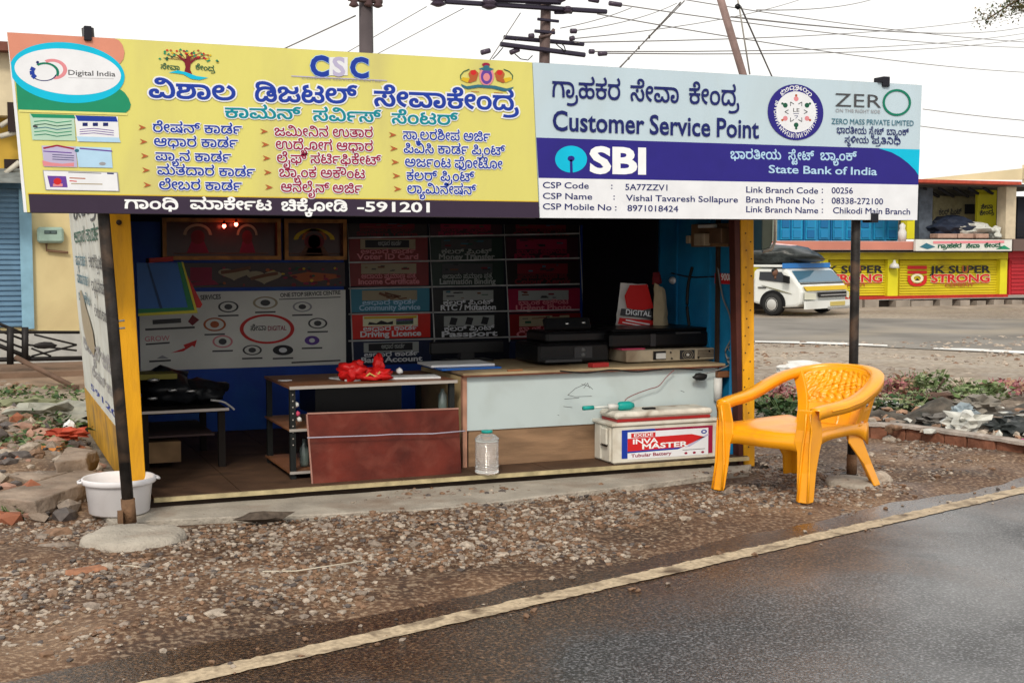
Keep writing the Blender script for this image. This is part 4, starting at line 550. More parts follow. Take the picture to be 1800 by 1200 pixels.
def fill(cs):
    if not cs: return np.zeros((0,2)), []
    pts = []; ed = []
    for c in cs:
        b = len(pts); n = len(c)
        pts += [Vector((x, y)) for x, y in c]; ed += [(b+i, b+(i+1) % n) for i in range(n)]
    v, e, f, _, _, _ = delaunay_2d_cdt(pts, ed, [], 0, 1e-4)
    V = np.array([(p[0], p[1]) for p in v]); F = np.array([q for q in f if len(q) == 3])
    if not len(F): return V, []
    ce = V[F].mean(1); w = np.zeros(len(F))
    for c in cs:
        a = c; b2 = np.roll(c, -1, 0)
        cr = (b2[:,0]-a[:,0])*(ce[:,1:2]-a[:,1])-(ce[:,0:1]-a[:,0])*(b2[:,1]-a[:,1])
        w += ((a[:,1] <= ce[:,1:2]) & (b2[:,1] > ce[:,1:2]) & (cr > 0)).sum(1)
        w -= ((a[:,1] > ce[:,1:2]) & (b2[:,1] <= ce[:,1:2]) & (cr < 0)).sum(1)
    return V, F[w != 0].tolist()

class Print:
    """flat print lying on one plane: o + u*a + v*b, each later layer a hair further out along n"""
    def __init__(s, o, u, v, px=None):
        s.o = Vector(o); s.u = Vector(u); s.v = Vector(v); s.n = s.u.cross(s.v).normalized(); s.layers = {}; s.px = px; s.k = 0
    wf = None
    def w(s, a, b, lift):
        if s.wf: return s.wf(a, b, lift)
        return s.o + s.u*a + s.v*b + s.n*lift
    def mb(s, colour, lift):
        k = (round(lift, 5), colour)
        if k not in s.layers: s.layers[k] = MB()
        return s.layers[k]
    def xy(s, p): return s.px(*p) if s.px else p
    def poly(s, pts, colour, lift=.002):
        P = np.array([s.xy(p) for p in pts])
        V, F = fill([clean(P*1000)/1000 if not s.px else P])
        m = s.mb(colour, lift)
        F = [f if np.cross(V[f[1]]-V[f[0]], V[f[2]]-V[f[0]]) > 0 else f[::-1] for f in F]
        m.add([s.w(a, b, lift) for a, b in V], F)
    def rect(s, x0, y0, x1, y1, colour, lift=.002): s.poly([(x0,y0),(x1,y0),(x1,y1),(x0,y1)], colour, lift)
    def ellipse(s, cx, cy, rx, ry, colour, lift=.002, n=48, hole=0, shear=0.0, a0=0, a1=2*pi):
        if hole:
            A = [(cx+rx*cos(t), cy+ry*sin(t)+shear*rx*cos(t)) for t in np.linspace(a0, a1, n)]
            B = [(cx+rx*hole*cos(t), cy+ry*hole*sin(t)+shear*rx*hole*cos(t)) for t in np.linspace(a0, a1, n)]
            m = s.mb(colour, lift); W = [s.w(*s.xy(p), lift) for p in A+B]
            q = [(i, i+1, n+i+1, n+i) for i in range(n-1)]
            nr = (W[1]-W[0]).cross(W[n]-W[0])
            if nr.dot(s.n) < 0: q = [t[::-1] for t in q]
            m.add(W, q)
        else:
            s.poly([(cx+rx*cos(2*pi*i/n), cy+ry*sin(2*pi*i/n)+shear*rx*cos(2*pi*i/n)) for i in range(n)], colour, lift)
    def line(s, pts, wd, colour, lift=.002):
        P = [Vector(s.xy(p)) for p in pts]
        for i in range(len(P)-1):
            d = (P[i+1]-P[i]); L_ = d.length
            if L_ < 1e-6: continue
            nrm = Vector((-d.y, d.x))/L_*wd/2
            q = [P[i]-nrm, P[i+1]-nrm, P[i+1]+nrm, P[i]+nrm]
            s.mb(colour, lift).add([s.w(a.x, a.y, lift) for a in q], [(0,1,2,3)])
            lift += 2e-5
    def text(s, t, x0, y0, x1, y1, em, colour, lift=.003, off=0, halo=None, hoff=60, rise=None):
        """fit the string between two baseline points; em = letter size in the same units"""
        run = FONT_RUNS.get(t)
        if run is None: run = [1000+ord(c) if c != ' ' else 0 for c in t]
        A = Vector(s.xy((x0,y0))); B = Vector(s.xy((x1,y1))); d = B-A
        tot = sum(ADV[g] for g in run)
        if s.px: H = (Vector(s.xy((x0,y0-em)))-A).length/1000
        else: H = em/1e6
        ux = d/tot; uy = Vector((-d.y, d.x)).normalized()*H
        if rise is not None: uy = rise*H
        for pas in ((hoff, halo, lift-.0008), (off, colour, lift)):
            if pas[1] is None: continue
            m = s.mb(pas[1], pas[2]); pen = 0; j = 0
            for g in run:
                V, F = glyph(g, pas[0]) if g else ([], [])
                if len(F):
                    lf = pas[2] + (j % 3)*6e-5
                    m.add([s.w(*(A+ux*(pen+x)+uy*y), lf) for x, y in V], F); j += 1
                pen += ADV[g]
    def arc_text(s, t, cx, cy, r, a0, a1, em, colour, lift=.003, off=10, inward=False):
        """string along a circle; angles in radians, y down (photo pixels)"""
        run = FONT_RUNS.get(t) or [1000+ord(c) if c != ' ' else 0 for c in t]
        tot = sum(ADV[g] for g in run); pen = 0
        m = s.mb(colour, lift); C = Vector(s.xy((cx,cy))); k = (Vector(s.xy((cx,cy-10)))-C).length/10
        for g in run:
            a = a0+(a1-a0)*(pen+ADV[g]/2)/tot
            rad = Vector((cos(a), -sin(a))); tan = Vector((-sin(a), -cos(a))) * (1 if a1 > a0 else -1)
            upd = rad if not inward else -rad
            V, F = glyph(g, off) if g else ([], [])
            if len(F):
                wd = abs(a1-a0)*r/tot
                m.add([s.w(*(C+rad*r*k+tan*(x-ADV[g]/2)*wd*k+upd*(y-280)*em/1000*k), lift) for x, y in V], F)
            pen += ADV[g]
    def build(s, parent, prefix='print'):
        """all flat print of one surface as one part, one material per ink"""
        al = MB(); ms = []
        for (lf, colour), m in sorted(s.layers.items(), key=lambda t: t[0][0]):
            if not m.f: continue
            if INK[colour] not in ms: ms.append(INK[colour])
            al.add(m.v, m.f, ms.index(INK[colour]))
        return al.build(prefix, ms, parent)
INK = {}
def ink(name, col, rough=.45):
    INK[name] = mat('ink_'+name, col, rough, vary=.05, vscale=9)
for _n, _c in dict(navy=(.008,.014,.12), blue=(.010,.04,.32), red=(.36,.015,.03), white=(.8,.82,.84), offwhite=(.72,.74,.78), teal=(.0,.22,.28),
        sky=(.02,.38,.68), orange=(.62,.25,.17), green=(.01,.24,.12), yellow=(.70,.66,.21), black=(.02,.02,.025), indigo=(.022,.016,.2),
        plum=(.035,.022,.045), ice=(.50,.63,.69), cream=(.76,.74,.5), cyan=(.0,.46,.68), grey=(.3,.3,.32), pink=(.66,.24,.27), brown=(.16,.06,.03),
        maroon=(.17,.01,.02), darkgreen=(.01,.09,.05), palegreen=(.42,.6,.48), paleblue=(.4,.6,.78), purple=(.12,.05,.3), rust=(.4,.1,.03),
        inkyellow=(.62,.42,.02), brightred=(.55,.02,.02), tan=(.36,.3,.2), darkgrey=(.06,.06,.065), skin=(.35,.18,.1), lilac=(.45,.42,.6), ringgreen=(.0,.17,.1), crimson=(.28,.01,.05), petrol=(.03,.14,.2), palegrey=(.34,.36,.35)).items():
    ink(_n, _c)
# ------------------------------------------------------------------ ground
def ground_material():
    m = bpy.data.materials.new('earth'); m.use_nodes = True; nt = m.node_tree; N = nt.nodes; L = nt.links; b = N['Principled BSDF']
    tc = N.new('ShaderNodeTexCoord')
    def nz(sc, det=8, dist=.3, out='Fac'):
        n = N.new('ShaderNodeTexNoise'); n.inputs['Scale'].default_value = sc; n.inputs['Detail'].default_value = det; n.inputs['Distortion'].default_value = dist
        L.new(tc.outputs['Object'], n.inputs['Vector']); return n.outputs[out]
    def ramp(src, stops):
        r = N.new('ShaderNodeValToRGB'); e = r.color_ramp.elements
        while len(e) < len(stops): e.new(.5)
        for k, (p, c) in enumerate(stops): e[k].position = p; e[k].color = (*c, 1)
        L.new(src, r.inputs['Fac']); return r.outputs['Color']
    def mix(f, a, c):
        x = N.new('ShaderNodeMix'); x.data_type = 'RGBA'; L.new(f, x.inputs['Factor']); L.new(a, x.inputs[6]); L.new(c, x.inputs[7]); return x.outputs[2]
    near = ramp(nz(1.3), [(.37, (.035,.014,.006)), (.52, (.11,.05,.022)), (.68, (.25,.15,.085))])
    grit = ramp(nz(34, 10), [(.4, (.016,.008,.004)), (.52, (.12,.066,.034)), (.64, (.42,.32,.22))])
    m1 = N.new('ShaderNodeMix'); m1.data_type = 'RGBA'; m1.inputs['Factor'].default_value = .45; L.new(near, m1.inputs[6]); L.new(grit, m1.inputs[7])
    far = ramp(nz(.25, 10), [(.35, (.2,.15,.105)), (.6, (.36,.3,.23))])
    grit2 = ramp(nz(9, 10), [(.4, (.1,.075,.055)), (.6, (.36,.31,.25))])
    m2 = N.new('ShaderNodeMix'); m2.data_type = 'RGBA'; m2.inputs['Factor'].default_value = .45; L.new(far, m2.inputs[6]); L.new(grit2, m2.inputs[7])
    sx = N.new('ShaderNodeSeparateXYZ'); L.new(tc.outputs['Object'], sx.inputs[0])
    mr = N.new('ShaderNodeMapRange'); mr.inputs['From Min'].default_value = 9.6; mr.inputs['From Max'].default_value = 12.5; L.new(sx.outputs['Y'], mr.inputs['Value'])
    c = mix(mr.outputs[0], m1.outputs[2], m2.outputs[2]); L.new(c, b.inputs['Base Color'])
    rr = N.new('ShaderNodeMapRange'); rr.inputs['From Min'].default_value = .35; rr.inputs['From Max'].default_value = .65; rr.inputs['To Min'].default_value = .5; rr.inputs['To Max'].default_value = .95
    L.new(nz(1.7), rr.inputs['Value']); L.new(rr.outputs[0], b.inputs['Roughness'])
    bp = N.new('ShaderNodeBump'); bp.inputs['Strength'].default_value = .9; bp.inputs['Distance'].default_value = .012; L.new(nz(70, 8), bp.inputs['Height']); L.new(bp.outputs[0], b.inputs['Normal'])
    return m
EARTH = ground_material()
# the painted edge line of the near road, as points on the ground
LINE = [gz(*p) for p in ((300,1197),(600,1136),(780,1096),(950,1054),(1200,1000),(1500,927),(1800,863))]
_lx = np.array([p.x for p in LINE]); _ly = np.array([p.y for p in LINE]); _lc = np.polyfit(_lx, _ly, 2)
def line_y(x):
    if x < _lx[0]: return np.polyval(_lc, _lx[0]) + (x-_lx[0])*(2*_lc[0]*_lx[0]+_lc[1])
    if x > _lx[-1]: return np.polyval(_lc, _lx[-1]) + (x-_lx[-1])*(2*_lc[0]*_lx[-1]+_lc[1])
    return float(np.polyval(_lc, x))
def edge_y(x): return line_y(x) + .30 + .14*noise.noise(Vector((x*.8, 3, 0))) + .06*noise.noise(Vector((x*4, 9, 0))) + .09*max(0, 3-x)*.6
def gh(x, y):
    """height of the open ground"""
    h = .045*noise.noise(Vector((x*.7, y*.7, 0))) + .028*noise.noise(Vector((x*2.3, y*2.3, 5))) + .012*noise.noise(Vector((x*8, y*8, 2)))
    e = y-edge_y(x)
    h += .03
    if e < .35: k = max(0., (e+.02)/.37); h = h*k - .012*(1-k)
    if e < -.2: h = -.06
    if 8.2 < y < 13.2 and .7 < x < 5.9: h = min(h, 0.01) if y < 8.85 else -.05
    if y > 12: h *= max(0, 1-(y-12)/8)
    if x < 1.0 and y > 8.6: h += .16*min(1, (y-8.6)/1.5)*min(1, (1.0-x)/.5) * (1 if y < 15 else max(0, 1-(y-15)/4))
    pass
    return h
def make_ground():
    xs = np.concatenate([np.linspace(-400, -6, 12), np.arange(-5.8, 14, .08), np.linspace(14.2, 400, 16)])
    ys = np.concatenate([np.linspace(-200, 2.5, 6), np.arange(2.6, 13.4, .08), np.linspace(13.6, 24, 30), np.linspace(26, 600, 16)])
    V = []
    for y in ys:
        for x in xs:
            z = gh(x, y) if (-5.9 < x < 14.1 and 2.5 < y < 24) else (-.06 if y < 5 else 0)
            V.append((x, y, z))
    n = len(xs)
    F = [(j*n+i, j*n+i+1, (j+1)*n+i+1, (j+1)*n+i) for j in range(len(ys)-1) for i in range(n-1)]
    mb = MB(); mb.add(V, F, 0, True)
    return structure(mb.build('ground', EARTH))
make_ground()

# ------------------------------------------------------------------ near road: wet asphalt
def asphalt():
    m = bpy.data.materials.new('wet_asphalt'); m.use_nodes = True; nt = m.node_tree; N = nt.nodes; L = nt.links; b = N['Principled BSDF']
    tc = N.new('ShaderNodeTexCoord')
    def nz(sc, det=8, dist=.2):
        n = N.new('ShaderNodeTexNoise'); n.inputs['Scale'].default_value = sc; n.inputs['Detail'].default_value = det; n.inputs['Distortion'].default_value = dist
        L.new(tc.outputs['Object'], n.inputs['Vector']); return n.outputs['Fac']
    def ramp(src, stops):
        r = N.new('ShaderNodeValToRGB'); e = r.color_ramp.elements
        while len(e) < len(stops): e.new(.5)
        for k, (p, c) in enumerate(stops): e[k].position = p; e[k].color = (*c, 1)
        L.new(src, r.inputs['Fac']); return r.outputs['Color']
    a = ramp(nz(75, 9), [(.4, (.006,.006,.006)), (.52, (.028,.028,.03)), (.66, (.16,.16,.17))])
    mud = ramp(nz(60, 9), [(.38, (.008,.003,.001)), (.52, (.04,.018,.008)), (.66, (.16,.088,.045))])
    # mud lies thick by the verge and thins out over the carriageway
    sx = N.new('ShaderNodeSeparateXYZ'); L.new(tc.outputs['Object'], sx.inputs[0])
    lx = N.new('ShaderNodeMath'); lx.operation = 'MULTIPLY_ADD'; lx.inputs[1].default_value = .33; lx.inputs[2].default_value = 5.15; L.new(sx.outputs['X'], lx.inputs[0])
    dd = N.new('ShaderNodeMath'); dd.operation = 'SUBTRACT'; L.new(lx.outputs[0], dd.inputs[0]); L.new(sx.outputs['Y'], dd.inputs[1])
    mr = N.new('ShaderNodeMapRange'); mr.inputs['From Min'].default_value = -.2; mr.inputs['From Max'].default_value = 1.3; mr.inputs['To Min'].default_value = .22; mr.inputs['To Max'].default_value = -.16
    L.new(dd.outputs[0], mr.inputs['Value'])
    mx_ = N.new('ShaderNodeMapRange'); mx_.inputs['From Min'].default_value = 1.5; mx_.inputs['From Max'].default_value = 5.5; mx_.inputs['To Min'].default_value = .13; mx_.inputs['To Max'].default_value = -.05; L.new(sx.outputs['X'], mx_.inputs['Value'])
    ad0 = N.new('ShaderNodeMath'); ad0.operation = 'ADD'; L.new(mr.outputs[0], ad0.inputs[0]); L.new(mx_.outputs[0], ad0.inputs[1])
    ad = N.new('ShaderNodeMath'); ad.operation = 'ADD'; L.new(ad0.outputs[0], ad.inputs[0]); L.new(nz(.75, 7, .8), ad.inputs[1])
    fk = ramp(ad.outputs[0], [(.4, (0,0,0)), (.6, (.95,.95,.95))])
    x = N.new('ShaderNodeMix'); x.data_type = 'RGBA'; L.new(fk, x.inputs['Factor']); L.new(a, x.inputs[6]); L.new(mud, x.inputs[7]); L.new(x.outputs[2], b.inputs['Base Color'])
    rr = N.new('ShaderNodeMapRange'); rr.inputs['From Min'].default_value = .36; rr.inputs['From Max'].default_value = .62; rr.inputs['To Min'].default_value = .22; rr.inputs['To Max'].default_value = .55
    L.new(nz(.9, 6, .5), rr.inputs['Value']); L.new(rr.outputs[0], b.inputs['Roughness'])
    bp = N.new('ShaderNodeBump'); bp.inputs['Strength'].default_value = .6; bp.inputs['Distance'].default_value = .008; L.new(nz(80, 9, 0), bp.inputs['Height'])
    bp2 = N.new('ShaderNodeBump'); bp2.inputs['Strength'].default_value = .35; bp2.inputs['Distance'].default_value = .02; L.new(nz(7, 4), bp2.inputs['Height']); L.new(bp.outputs[0], bp2.inputs['Normal'])
    L.new(bp2.outputs[0], b.inputs['Normal'])
    cw = N.new('ShaderNodeMapRange'); cw.inputs['From Min'].default_value = .38; cw.inputs['From Max'].default_value = .6; cw.inputs['To Min'].default_value = 1.0; cw.inputs['To Max'].default_value = .15
    L.new(nz(.45, 5, .6), cw.inputs['Value']); L.new(cw.outputs[0], b.inputs['Coat Weight']); b.inputs['Coat Roughness'].default_value = .2; b.inputs['Coat IOR'].default_value = 1.45
    L.new(bp2.outputs[0], b.inputs['Coat Normal'])
    return m
def make_road():
    mb = MB(); xs = np.concatenate([np.linspace(-60, -3, 10), np.arange(-2.9, 14, .07), np.linspace(14.1, 120, 12)]); n = len(xs); V = []
    for k in range(8):
        for x in xs:
            t = k/7; V.append((x+(1-t)*2, edge_y(x)*t + (line_y(x)-14)*(1-t), .004+.002*noise.noise(Vector((x*.6, t*9, 1)))*(1 if k < 7 else 0)))
    mb.add(V, [(j*n+i, j*n+i+1, (j+1)*n+i+1, (j+1)*n+i) for j in range(7) for i in range(n-1)], 0, True)
    structure(mb.build('road', asphalt()))
    # worn white edge line
    mb = MB(); V = []; xs = np.arange(-3, 16, .035); rnd = random.Random(3)
    for x in xs:
        c = line_y(x); s_ = 1/sqrt(1+.1)
        V.append((x, c-.072+rnd.uniform(-.007,.007), .0085)); V.append((x, c-.03, .0087)); V.append((x, c+.03, .0087)); V.append((x, c+.072+rnd.uniform(-.012,.012), .0085))
    mb.add(V, [(i*4+j, (i+1)*4+j, (i+1)*4+j+1, i*4+j+1) for i in range(len(xs)-1) for j in range(3)])
    structure(mb.build('road_edge_line', mat('worn_line_paint', (.44,.35,.24), .7, vary=.3, vscale=40, dirt=(.09,.06,.04), dscale=7, damt=1.0, bump=.1, bscale=160)))
make_road()

# far road with its pale line and the verge beyond it
def strip(name, near, far, m, z=.012, n=40):
    """sheet between two chains of photo-measured ground points"""
    def samp(ch, t):
        k = t*(len(ch)-1); i = min(int(k), len(ch)-2); return ch[i].lerp(ch[i+1], k-i)
    A = [gz(*p, z) for p in near]; B = [gz(*p, z) for p in far]; V = []
    for i in range(n+1):
        a, b = samp(A, i/n), samp(B, i/n)
        V += [a, a.lerp(b, .5), b]
    mb = MB(); mb.add(V, [(i*3+j, (i+1)*3+j, (i+1)*3+j+1, i*3+j+1) for i in range(n) for j in range(2)])
    return structure(mb.build(name, m))
strip('far_road', [(900,598),(1327,600),(1500,607),(1800,622),(2300,650)], [(900,556),(1327,558),(1500,559),(1800,561),(2300,566)],
      mat('dusty_tarmac', (.2,.185,.165), .8, vary=.3, vscale=.6, dirt=(.33,.28,.21), dscale=.25, damt=.7, bump=.4, bscale=8))
strip('far_road_line', [(1327,601),(1420,603.5),(1500,606),(1560,608)], [(1327,599),(1420,600),(1500,602.5),(1560,606)], mat('white_line_paint', (.72,.71,.68), .6, vary=.2, vscale=3), z=.018)
strip('far_road_line', [(1640,613),(1700,615.5),(1800,621),(1900,627)], [(1640,611),(1700,612),(1800,616.5),(1900,622)], MATS['white_line_paint'], z=.018)

# ------------------------------------------------------------------ loose gravel on the verge
def rocks(name, pts, mats, seed=1):
    """pts: (x, y, z, size, material index)"""
    rnd = np.random.RandomState(seed)
    bases = []
    for q in range(10):
        bm = bmesh.new(); bmesh.ops.create_icosphere(bm, subdivisions=1, radius=1)
        V = np.array([v.co[:] for v in bm.verts]); F = [tuple(v.index for v in f.verts) for f in bm.faces]; bm.free()
        V *= (1+rnd.uniform(-.32, .25, (len(V), 1))); V[:, 2] *= rnd.uniform(.42, .8); V[:, 0] *= rnd.uniform(.9, 1.5)
        bases.append((V, F))
    AV = []; AF = []; AM = []; b = 0
    for (x, y, z, s_, mi) in pts:
        V, F = bases[rnd.randint(10)]; a = rnd.uniform(0, 2*pi); t = rnd.uniform(-.35, .35)
        W = V*s_; W = np.stack([W[:,0]*cos(a)-W[:,1]*sin(a), W[:,0]*sin(a)+W[:,1]*cos(a), W[:,2]+t*W[:,0]*.5], 1)+(x, y, z)
        AV.append(W); AF += [(p+b, q+b, r+b) for p, q, r in F]; AM += [mi]*len(F); b += len(V)
    me = bpy.data.meshes.new(name); me.from_pydata(np.concatenate(AV).tolist(), [], AF)
    for m in mats: me.materials.append(m)
    me.polygons.foreach_set('material_index', AM); me.update()
    o = bpy.data.objects.new(name, me); COL.objects.link(o); return stuff(o)
STONES = [mat('stone_grey', (.235,.19,.155), .55, vary=.35, vscale=30, bump=.5, bscale=90), mat('stone_pale', (.37,.31,.25), .6, vary=.3, vscale=30, bump=.5, bscale=90),
          mat('stone_brown', (.2,.12,.075), .6, vary=.4, vscale=25), mat('stone_dark', (.09,.075,.07), .45, vary=.3, vscale=30)]
def gravel_density(x, y):
    e = y-edge_y(x)
    if e < .02: return .015 if e > -.5 else 0
    d = max(0, noise.noise(Vector((x*.8+3, y*1.5, 7)))*2.6+noise.noise(Vector((x*3, y*4, 1)))*1.2+.05)
    d += .9*math.exp(-((y-(7.75+.0*x))/.35)**2)*(x > .7)*(x < 6.3)
    d += .5*math.exp(-((e-.95)/.3)**2)
    if e < .3: d *= e/.3*.7
    if x > 6.4: d *= .45
    if 8.3 < y < 9.1 and .8 < x < 5.6: d *= .12
    return min(1.2, d)
rnd = random.Random(11); pts = []
while len(pts) < 21000:
    x = rnd.uniform(-2.6, 11.5); y = rnd.uniform(4.4, 9.6)
    if rnd.random() > gravel_density(x, y): continue
    if 8.85 < y and 1.0 < x < 5.9: continue
    s_ = .005+.019*rnd.random()**2.4
    if rnd.random() < .012: s_ *= 2
    zz = max(gh(x, y), .052 if (8.45 < y < 9.05 and .95 < x < 5.6) else -1) if y-edge_y(x) > 0 else .008
    k = rnd.random()
    pts.append((x, y, zz+s_*.1, s_, 0 if k < .36 else 1 if k < .56 else 2 if k < .9 else 3))
rocks('gravel', pts, STONES, 5)
pts = []
while len(pts) < 3800:
    x = rnd.uniform(5.6, 22); y = rnd.uniform(9.6, 21)
    if noise.noise(Vector((x*.5, y*.5, 3))) < -.15 or x < y*.47+.6: continue
    s_ = .015+.05*rnd.random()**3
    pts.append((x, y, gh(x, y)+s_*.1 if y < 13 else s_*.1, s_, (0,1,1,2,0,1)[rnd.randrange(6)]))
for _ in range(1500):
    x = rnd.uniform(-4.5, .9); y = rnd.uniform(9, 19)
    s_ = .012+.06*rnd.random()**3; pts.append((x, y, gh(x, y)+s_*.1, s_, (0,1,2,2)[rnd.randrange(4)]))
rocks('gravel', pts, STONES, 6)

# single stones one can tell apart
def stone(label, px, py, size, m, seed, z=.03, flat=.6, group='larger stones lying on the verge'):
    c = gz(px, py, z); mb = MB()
    mb.lump((c.x, c.y, c.z), (size[0], size[1], size[2]), seed, .3, 2, smooth=False, fscale=1.3)
    return tag(mb.build('stone', m), label, 'stone', group)
brick_m = mat('broken_brick', (.3,.14,.08), .85, vary=.3, vscale=20, bump=.8, bscale=50)
stone('dark flat brown stone on the concrete apron before the stall', 463, 908, (.16,.08,.03), mat('tar_lump', (.085,.065,.05), .85, vary=.4, vscale=20, bump=1, bscale=30), 3, .07)
stone('dark brown clod on the earth left of the round pole footing', 100, 942, (.1,.07,.05), STONES[2], 5)
stone('smooth pale pebble lying beside the road line, left of centre', 820, 962, (.05,.035,.03), STONES[1], 8)
stone('grey flat stone between the broken brick and the pole footing', 92, 965, (.13,.09,.035), STONES[0], 9)
stone('pale angular stone in the patch of rubble below the apron', 380, 1078, (.075,.05,.022), STONES[1], 12)
stone('grey stone lying by the concrete block under the right pole', 1548, 842, (.1,.08,.06), STONES[1], 15)
mb = MB(); c = gz(150, 1010, .03); mb.box((c.x-.11, c.y-.05, c.z-.03), (c.x+.11, c.y+.05, c.z+.035), bev=.012, rot=Matrix.Rotation(.35, 3, 'Z'))
tag(mb.build('brick', brick_m), 'broken orange brick lying alone on the muddy verge', 'brick')
mb = MB(); P = [gz(*p, .045) for p in ((165,993),(230,994),(290,1002),(400,1005),(520,1003),(640,985))]
mb.tube(P, .004, 5); tag(mb.build('string', mat('pale_string', (.5,.45,.36), .8)), 'thin pale string trailing over the gravel beside the broken brick', 'string')
# ------------------------------------------------------------------ the stall (a wooden kiosk)
YF = 8.88; YB = 11.9; YR = 13.4; XL = 1.0; XR = 5.72; FZ = .12; CZ = 2.42
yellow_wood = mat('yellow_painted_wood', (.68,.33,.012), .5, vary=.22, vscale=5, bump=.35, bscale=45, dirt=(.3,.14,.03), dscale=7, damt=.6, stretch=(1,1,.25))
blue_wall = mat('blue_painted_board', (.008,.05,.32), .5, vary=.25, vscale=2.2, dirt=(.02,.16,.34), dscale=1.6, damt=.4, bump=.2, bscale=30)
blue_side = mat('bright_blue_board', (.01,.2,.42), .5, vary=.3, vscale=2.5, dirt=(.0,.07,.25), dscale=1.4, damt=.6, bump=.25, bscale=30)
dark_wood = mat('dark_wood', (.05,.03,.02), .6, vary=.3, vscale=8)
kiosk = base('kiosk', 'wooden roadside stall with yellow posts, blue inner walls and open front', 'stall', (XL, YF, 0))
MB().box((XL+.06, YF+.02, .02), (XR-.03, YB, FZ-.02)).build('floor_base', dark_wood, kiosk)
flo = mat('worn_plywood_floor', (.09,.05,.03), .7, vary=.35, vscale=3, dirt=(.03,.018,.012), dscale=3, damt=.8, bump=.3, bscale=60)
nb = 8
for i in range(nb):
    x0 = XL+.08+(XR-XL-.12)*i/nb; x1 = XL+.08+(XR-XL-.12)*(i+1)/nb
    MB().box((x0+.003, YF-.03, FZ-.018), (x1-.003, YB-.01, FZ+.001*(i % 2))).build('floor_board', flo, kiosk)
MB().box((XL+.08, YF-.062, FZ-.03), (XR-.05, YF-.032, FZ-.002)).build('floor_lip', mat('pale_lip_wood', (.42,.35,.2), .7, vary=.3, vscale=12), kiosk)
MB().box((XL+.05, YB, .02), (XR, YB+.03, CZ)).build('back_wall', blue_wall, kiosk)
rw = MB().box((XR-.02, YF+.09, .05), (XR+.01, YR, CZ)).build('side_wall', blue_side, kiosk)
for k in range(5):
    y0 = YF+.6+k*.55
    MB().box((XR-.035, y0, FZ), (XR-.0205, y0+.035, CZ-.02)).build('wall_batten', blue_side, kiosk)
MB().box((XR-.045, YF+.45, FZ), (XR-.021, YF+.49, CZ-.02)).build('wall_batten', dark_wood, kiosk)
# leaning left side: inner lining, white painted outer face with a yellow foot
a0, a1 = gx(202, 839, XL), gx(147, 748, XL)
a1.y = 12.95
def lean(y, z):
    """outer face of the leaning left side at depth y and height z"""
    k = (y-YF)/(YR-YF); xb = XL; xt = XL-.24+.10*k
    return xb+(xt-xb)*(z/2.3)
def lquad(y0, y1, z0, z1, off): return [Vector((lean(y0,z0)+off, y0, z0)), Vector((lean(y1,z0)+off, y1, z0)), Vector((lean(y1,z1)+off, y1, z1)), Vector((lean(y0,z1)+off, y0, z1))]
YLN, YLF = a0.y, a1.y
pan = MB().hexa(lquad(YF+.09, YLF, .46, CZ-.02, 0), lquad(YF+.09, YLF, .46, CZ-.02, .03)).build('side_wall', mat('white_painted_board', (.6,.62,.58), .6, vary=.1, vscale=3, dirt=(.33,.3,.22), dscale=2.5, damt=.5, bump=.3, bscale=40), kiosk, fix=True)
MB().hexa(lquad(YF+.09, YLF+.01, .04, .457, -.004), lquad(YF+.09, YLF+.01, .04, .457, .03)).build('wall_foot', mat('yellow_foot', (.55,.3,.03), .6, vary=.25, vscale=6, dirt=(.2,.13,.07), dscale=4, damt=.8), kiosk, fix=True)
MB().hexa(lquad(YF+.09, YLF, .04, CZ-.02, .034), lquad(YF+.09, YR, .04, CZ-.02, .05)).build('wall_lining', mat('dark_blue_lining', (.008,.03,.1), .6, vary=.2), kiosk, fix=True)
YR = YLF+.03
MB().hexa(lquad(YLF+.012, YR, .04, CZ-.02, .0), lquad(YLF+.012, YR, .04, CZ-.02, .03)).build('side_wall', mat('grey_board', (.3,.27,.22), .7, vary=.2), kiosk, fix=True)
MB().box((XL, YR, .02), (XR, YR+.03, CZ)).build('rear_wall', MATS['grey_board'], kiosk)
MB().box((XL-.32, 8.34, CZ), (XR+.1, YR+.1, CZ+.03)).build('roof', mat('sheet_roof', (.25,.25,.25), .5, metal=.4, vary=.3), kiosk)  # unseen front overhang added to keep sky light out of the stall
MB().box((XL-.3, YF+.0, 2.06), (XR+.0, YF+.05, CZ-.003)).build('fascia', dark_wood, kiosk)
def post(bx0, bx1, by, tx0, tx1, ty, Y, name, m, d=.09):
    q0 = [gy(bx0, by, Y), gy(bx1, by, Y)]; q1 = [gy(tx0, ty, Y), gy(tx1, ty, Y)]
    def at(a, b, z): return a + (b-a)*((z-a.z)/(b.z-a.z))
    z0, z1 = .03, CZ-.004
    A = [at(q0[0], q1[0], z0), at(q0[1], q1[1], z0)]; B = [at(q0[0], q1[0], z1), at(q0[1], q1[1], z1)]
    for q in A+B: q.y = Y
    D = Vector((0, d, 0))
    return MB().hexa([A[0], A[1], A[1]+D, A[0]+D], [B[0], B[1], B[1]+D, B[0]+D]).build(name, m, kiosk, fix=True, bev=.006)
lp = post(226, 256, 840, 186, 229, 377, YF-.01, 'corner_post', yellow_wood)
rp = post(1308, 1327, 800, 1302, 1325, 390, YF-.01, 'corner_post', yellow_wood)
post(1299, 1307, 806, 1291, 1301, 390, YF-.004, 'door_jamb', mat('dark_red_jamb', (.07,.02,.015), .6, vary=.3))
c = gy(209, 391, YF-.012); MB().lathe([(.018,-.006),(.018,.0)], (c.x, c.y, c.z), 12, axis='Y').build('bolt', dark_wood, kiosk)
rnd = random.Random(5); mb = MB()
for k in range(26):
    c = gy(1310+8*(k % 2)+rnd.uniform(-3,3), 410+k*15, YF-.012)
    mb.lathe([(.006,-.003),(.006,.0)], (c.x, c.y, c.z), 6, axis='Y')
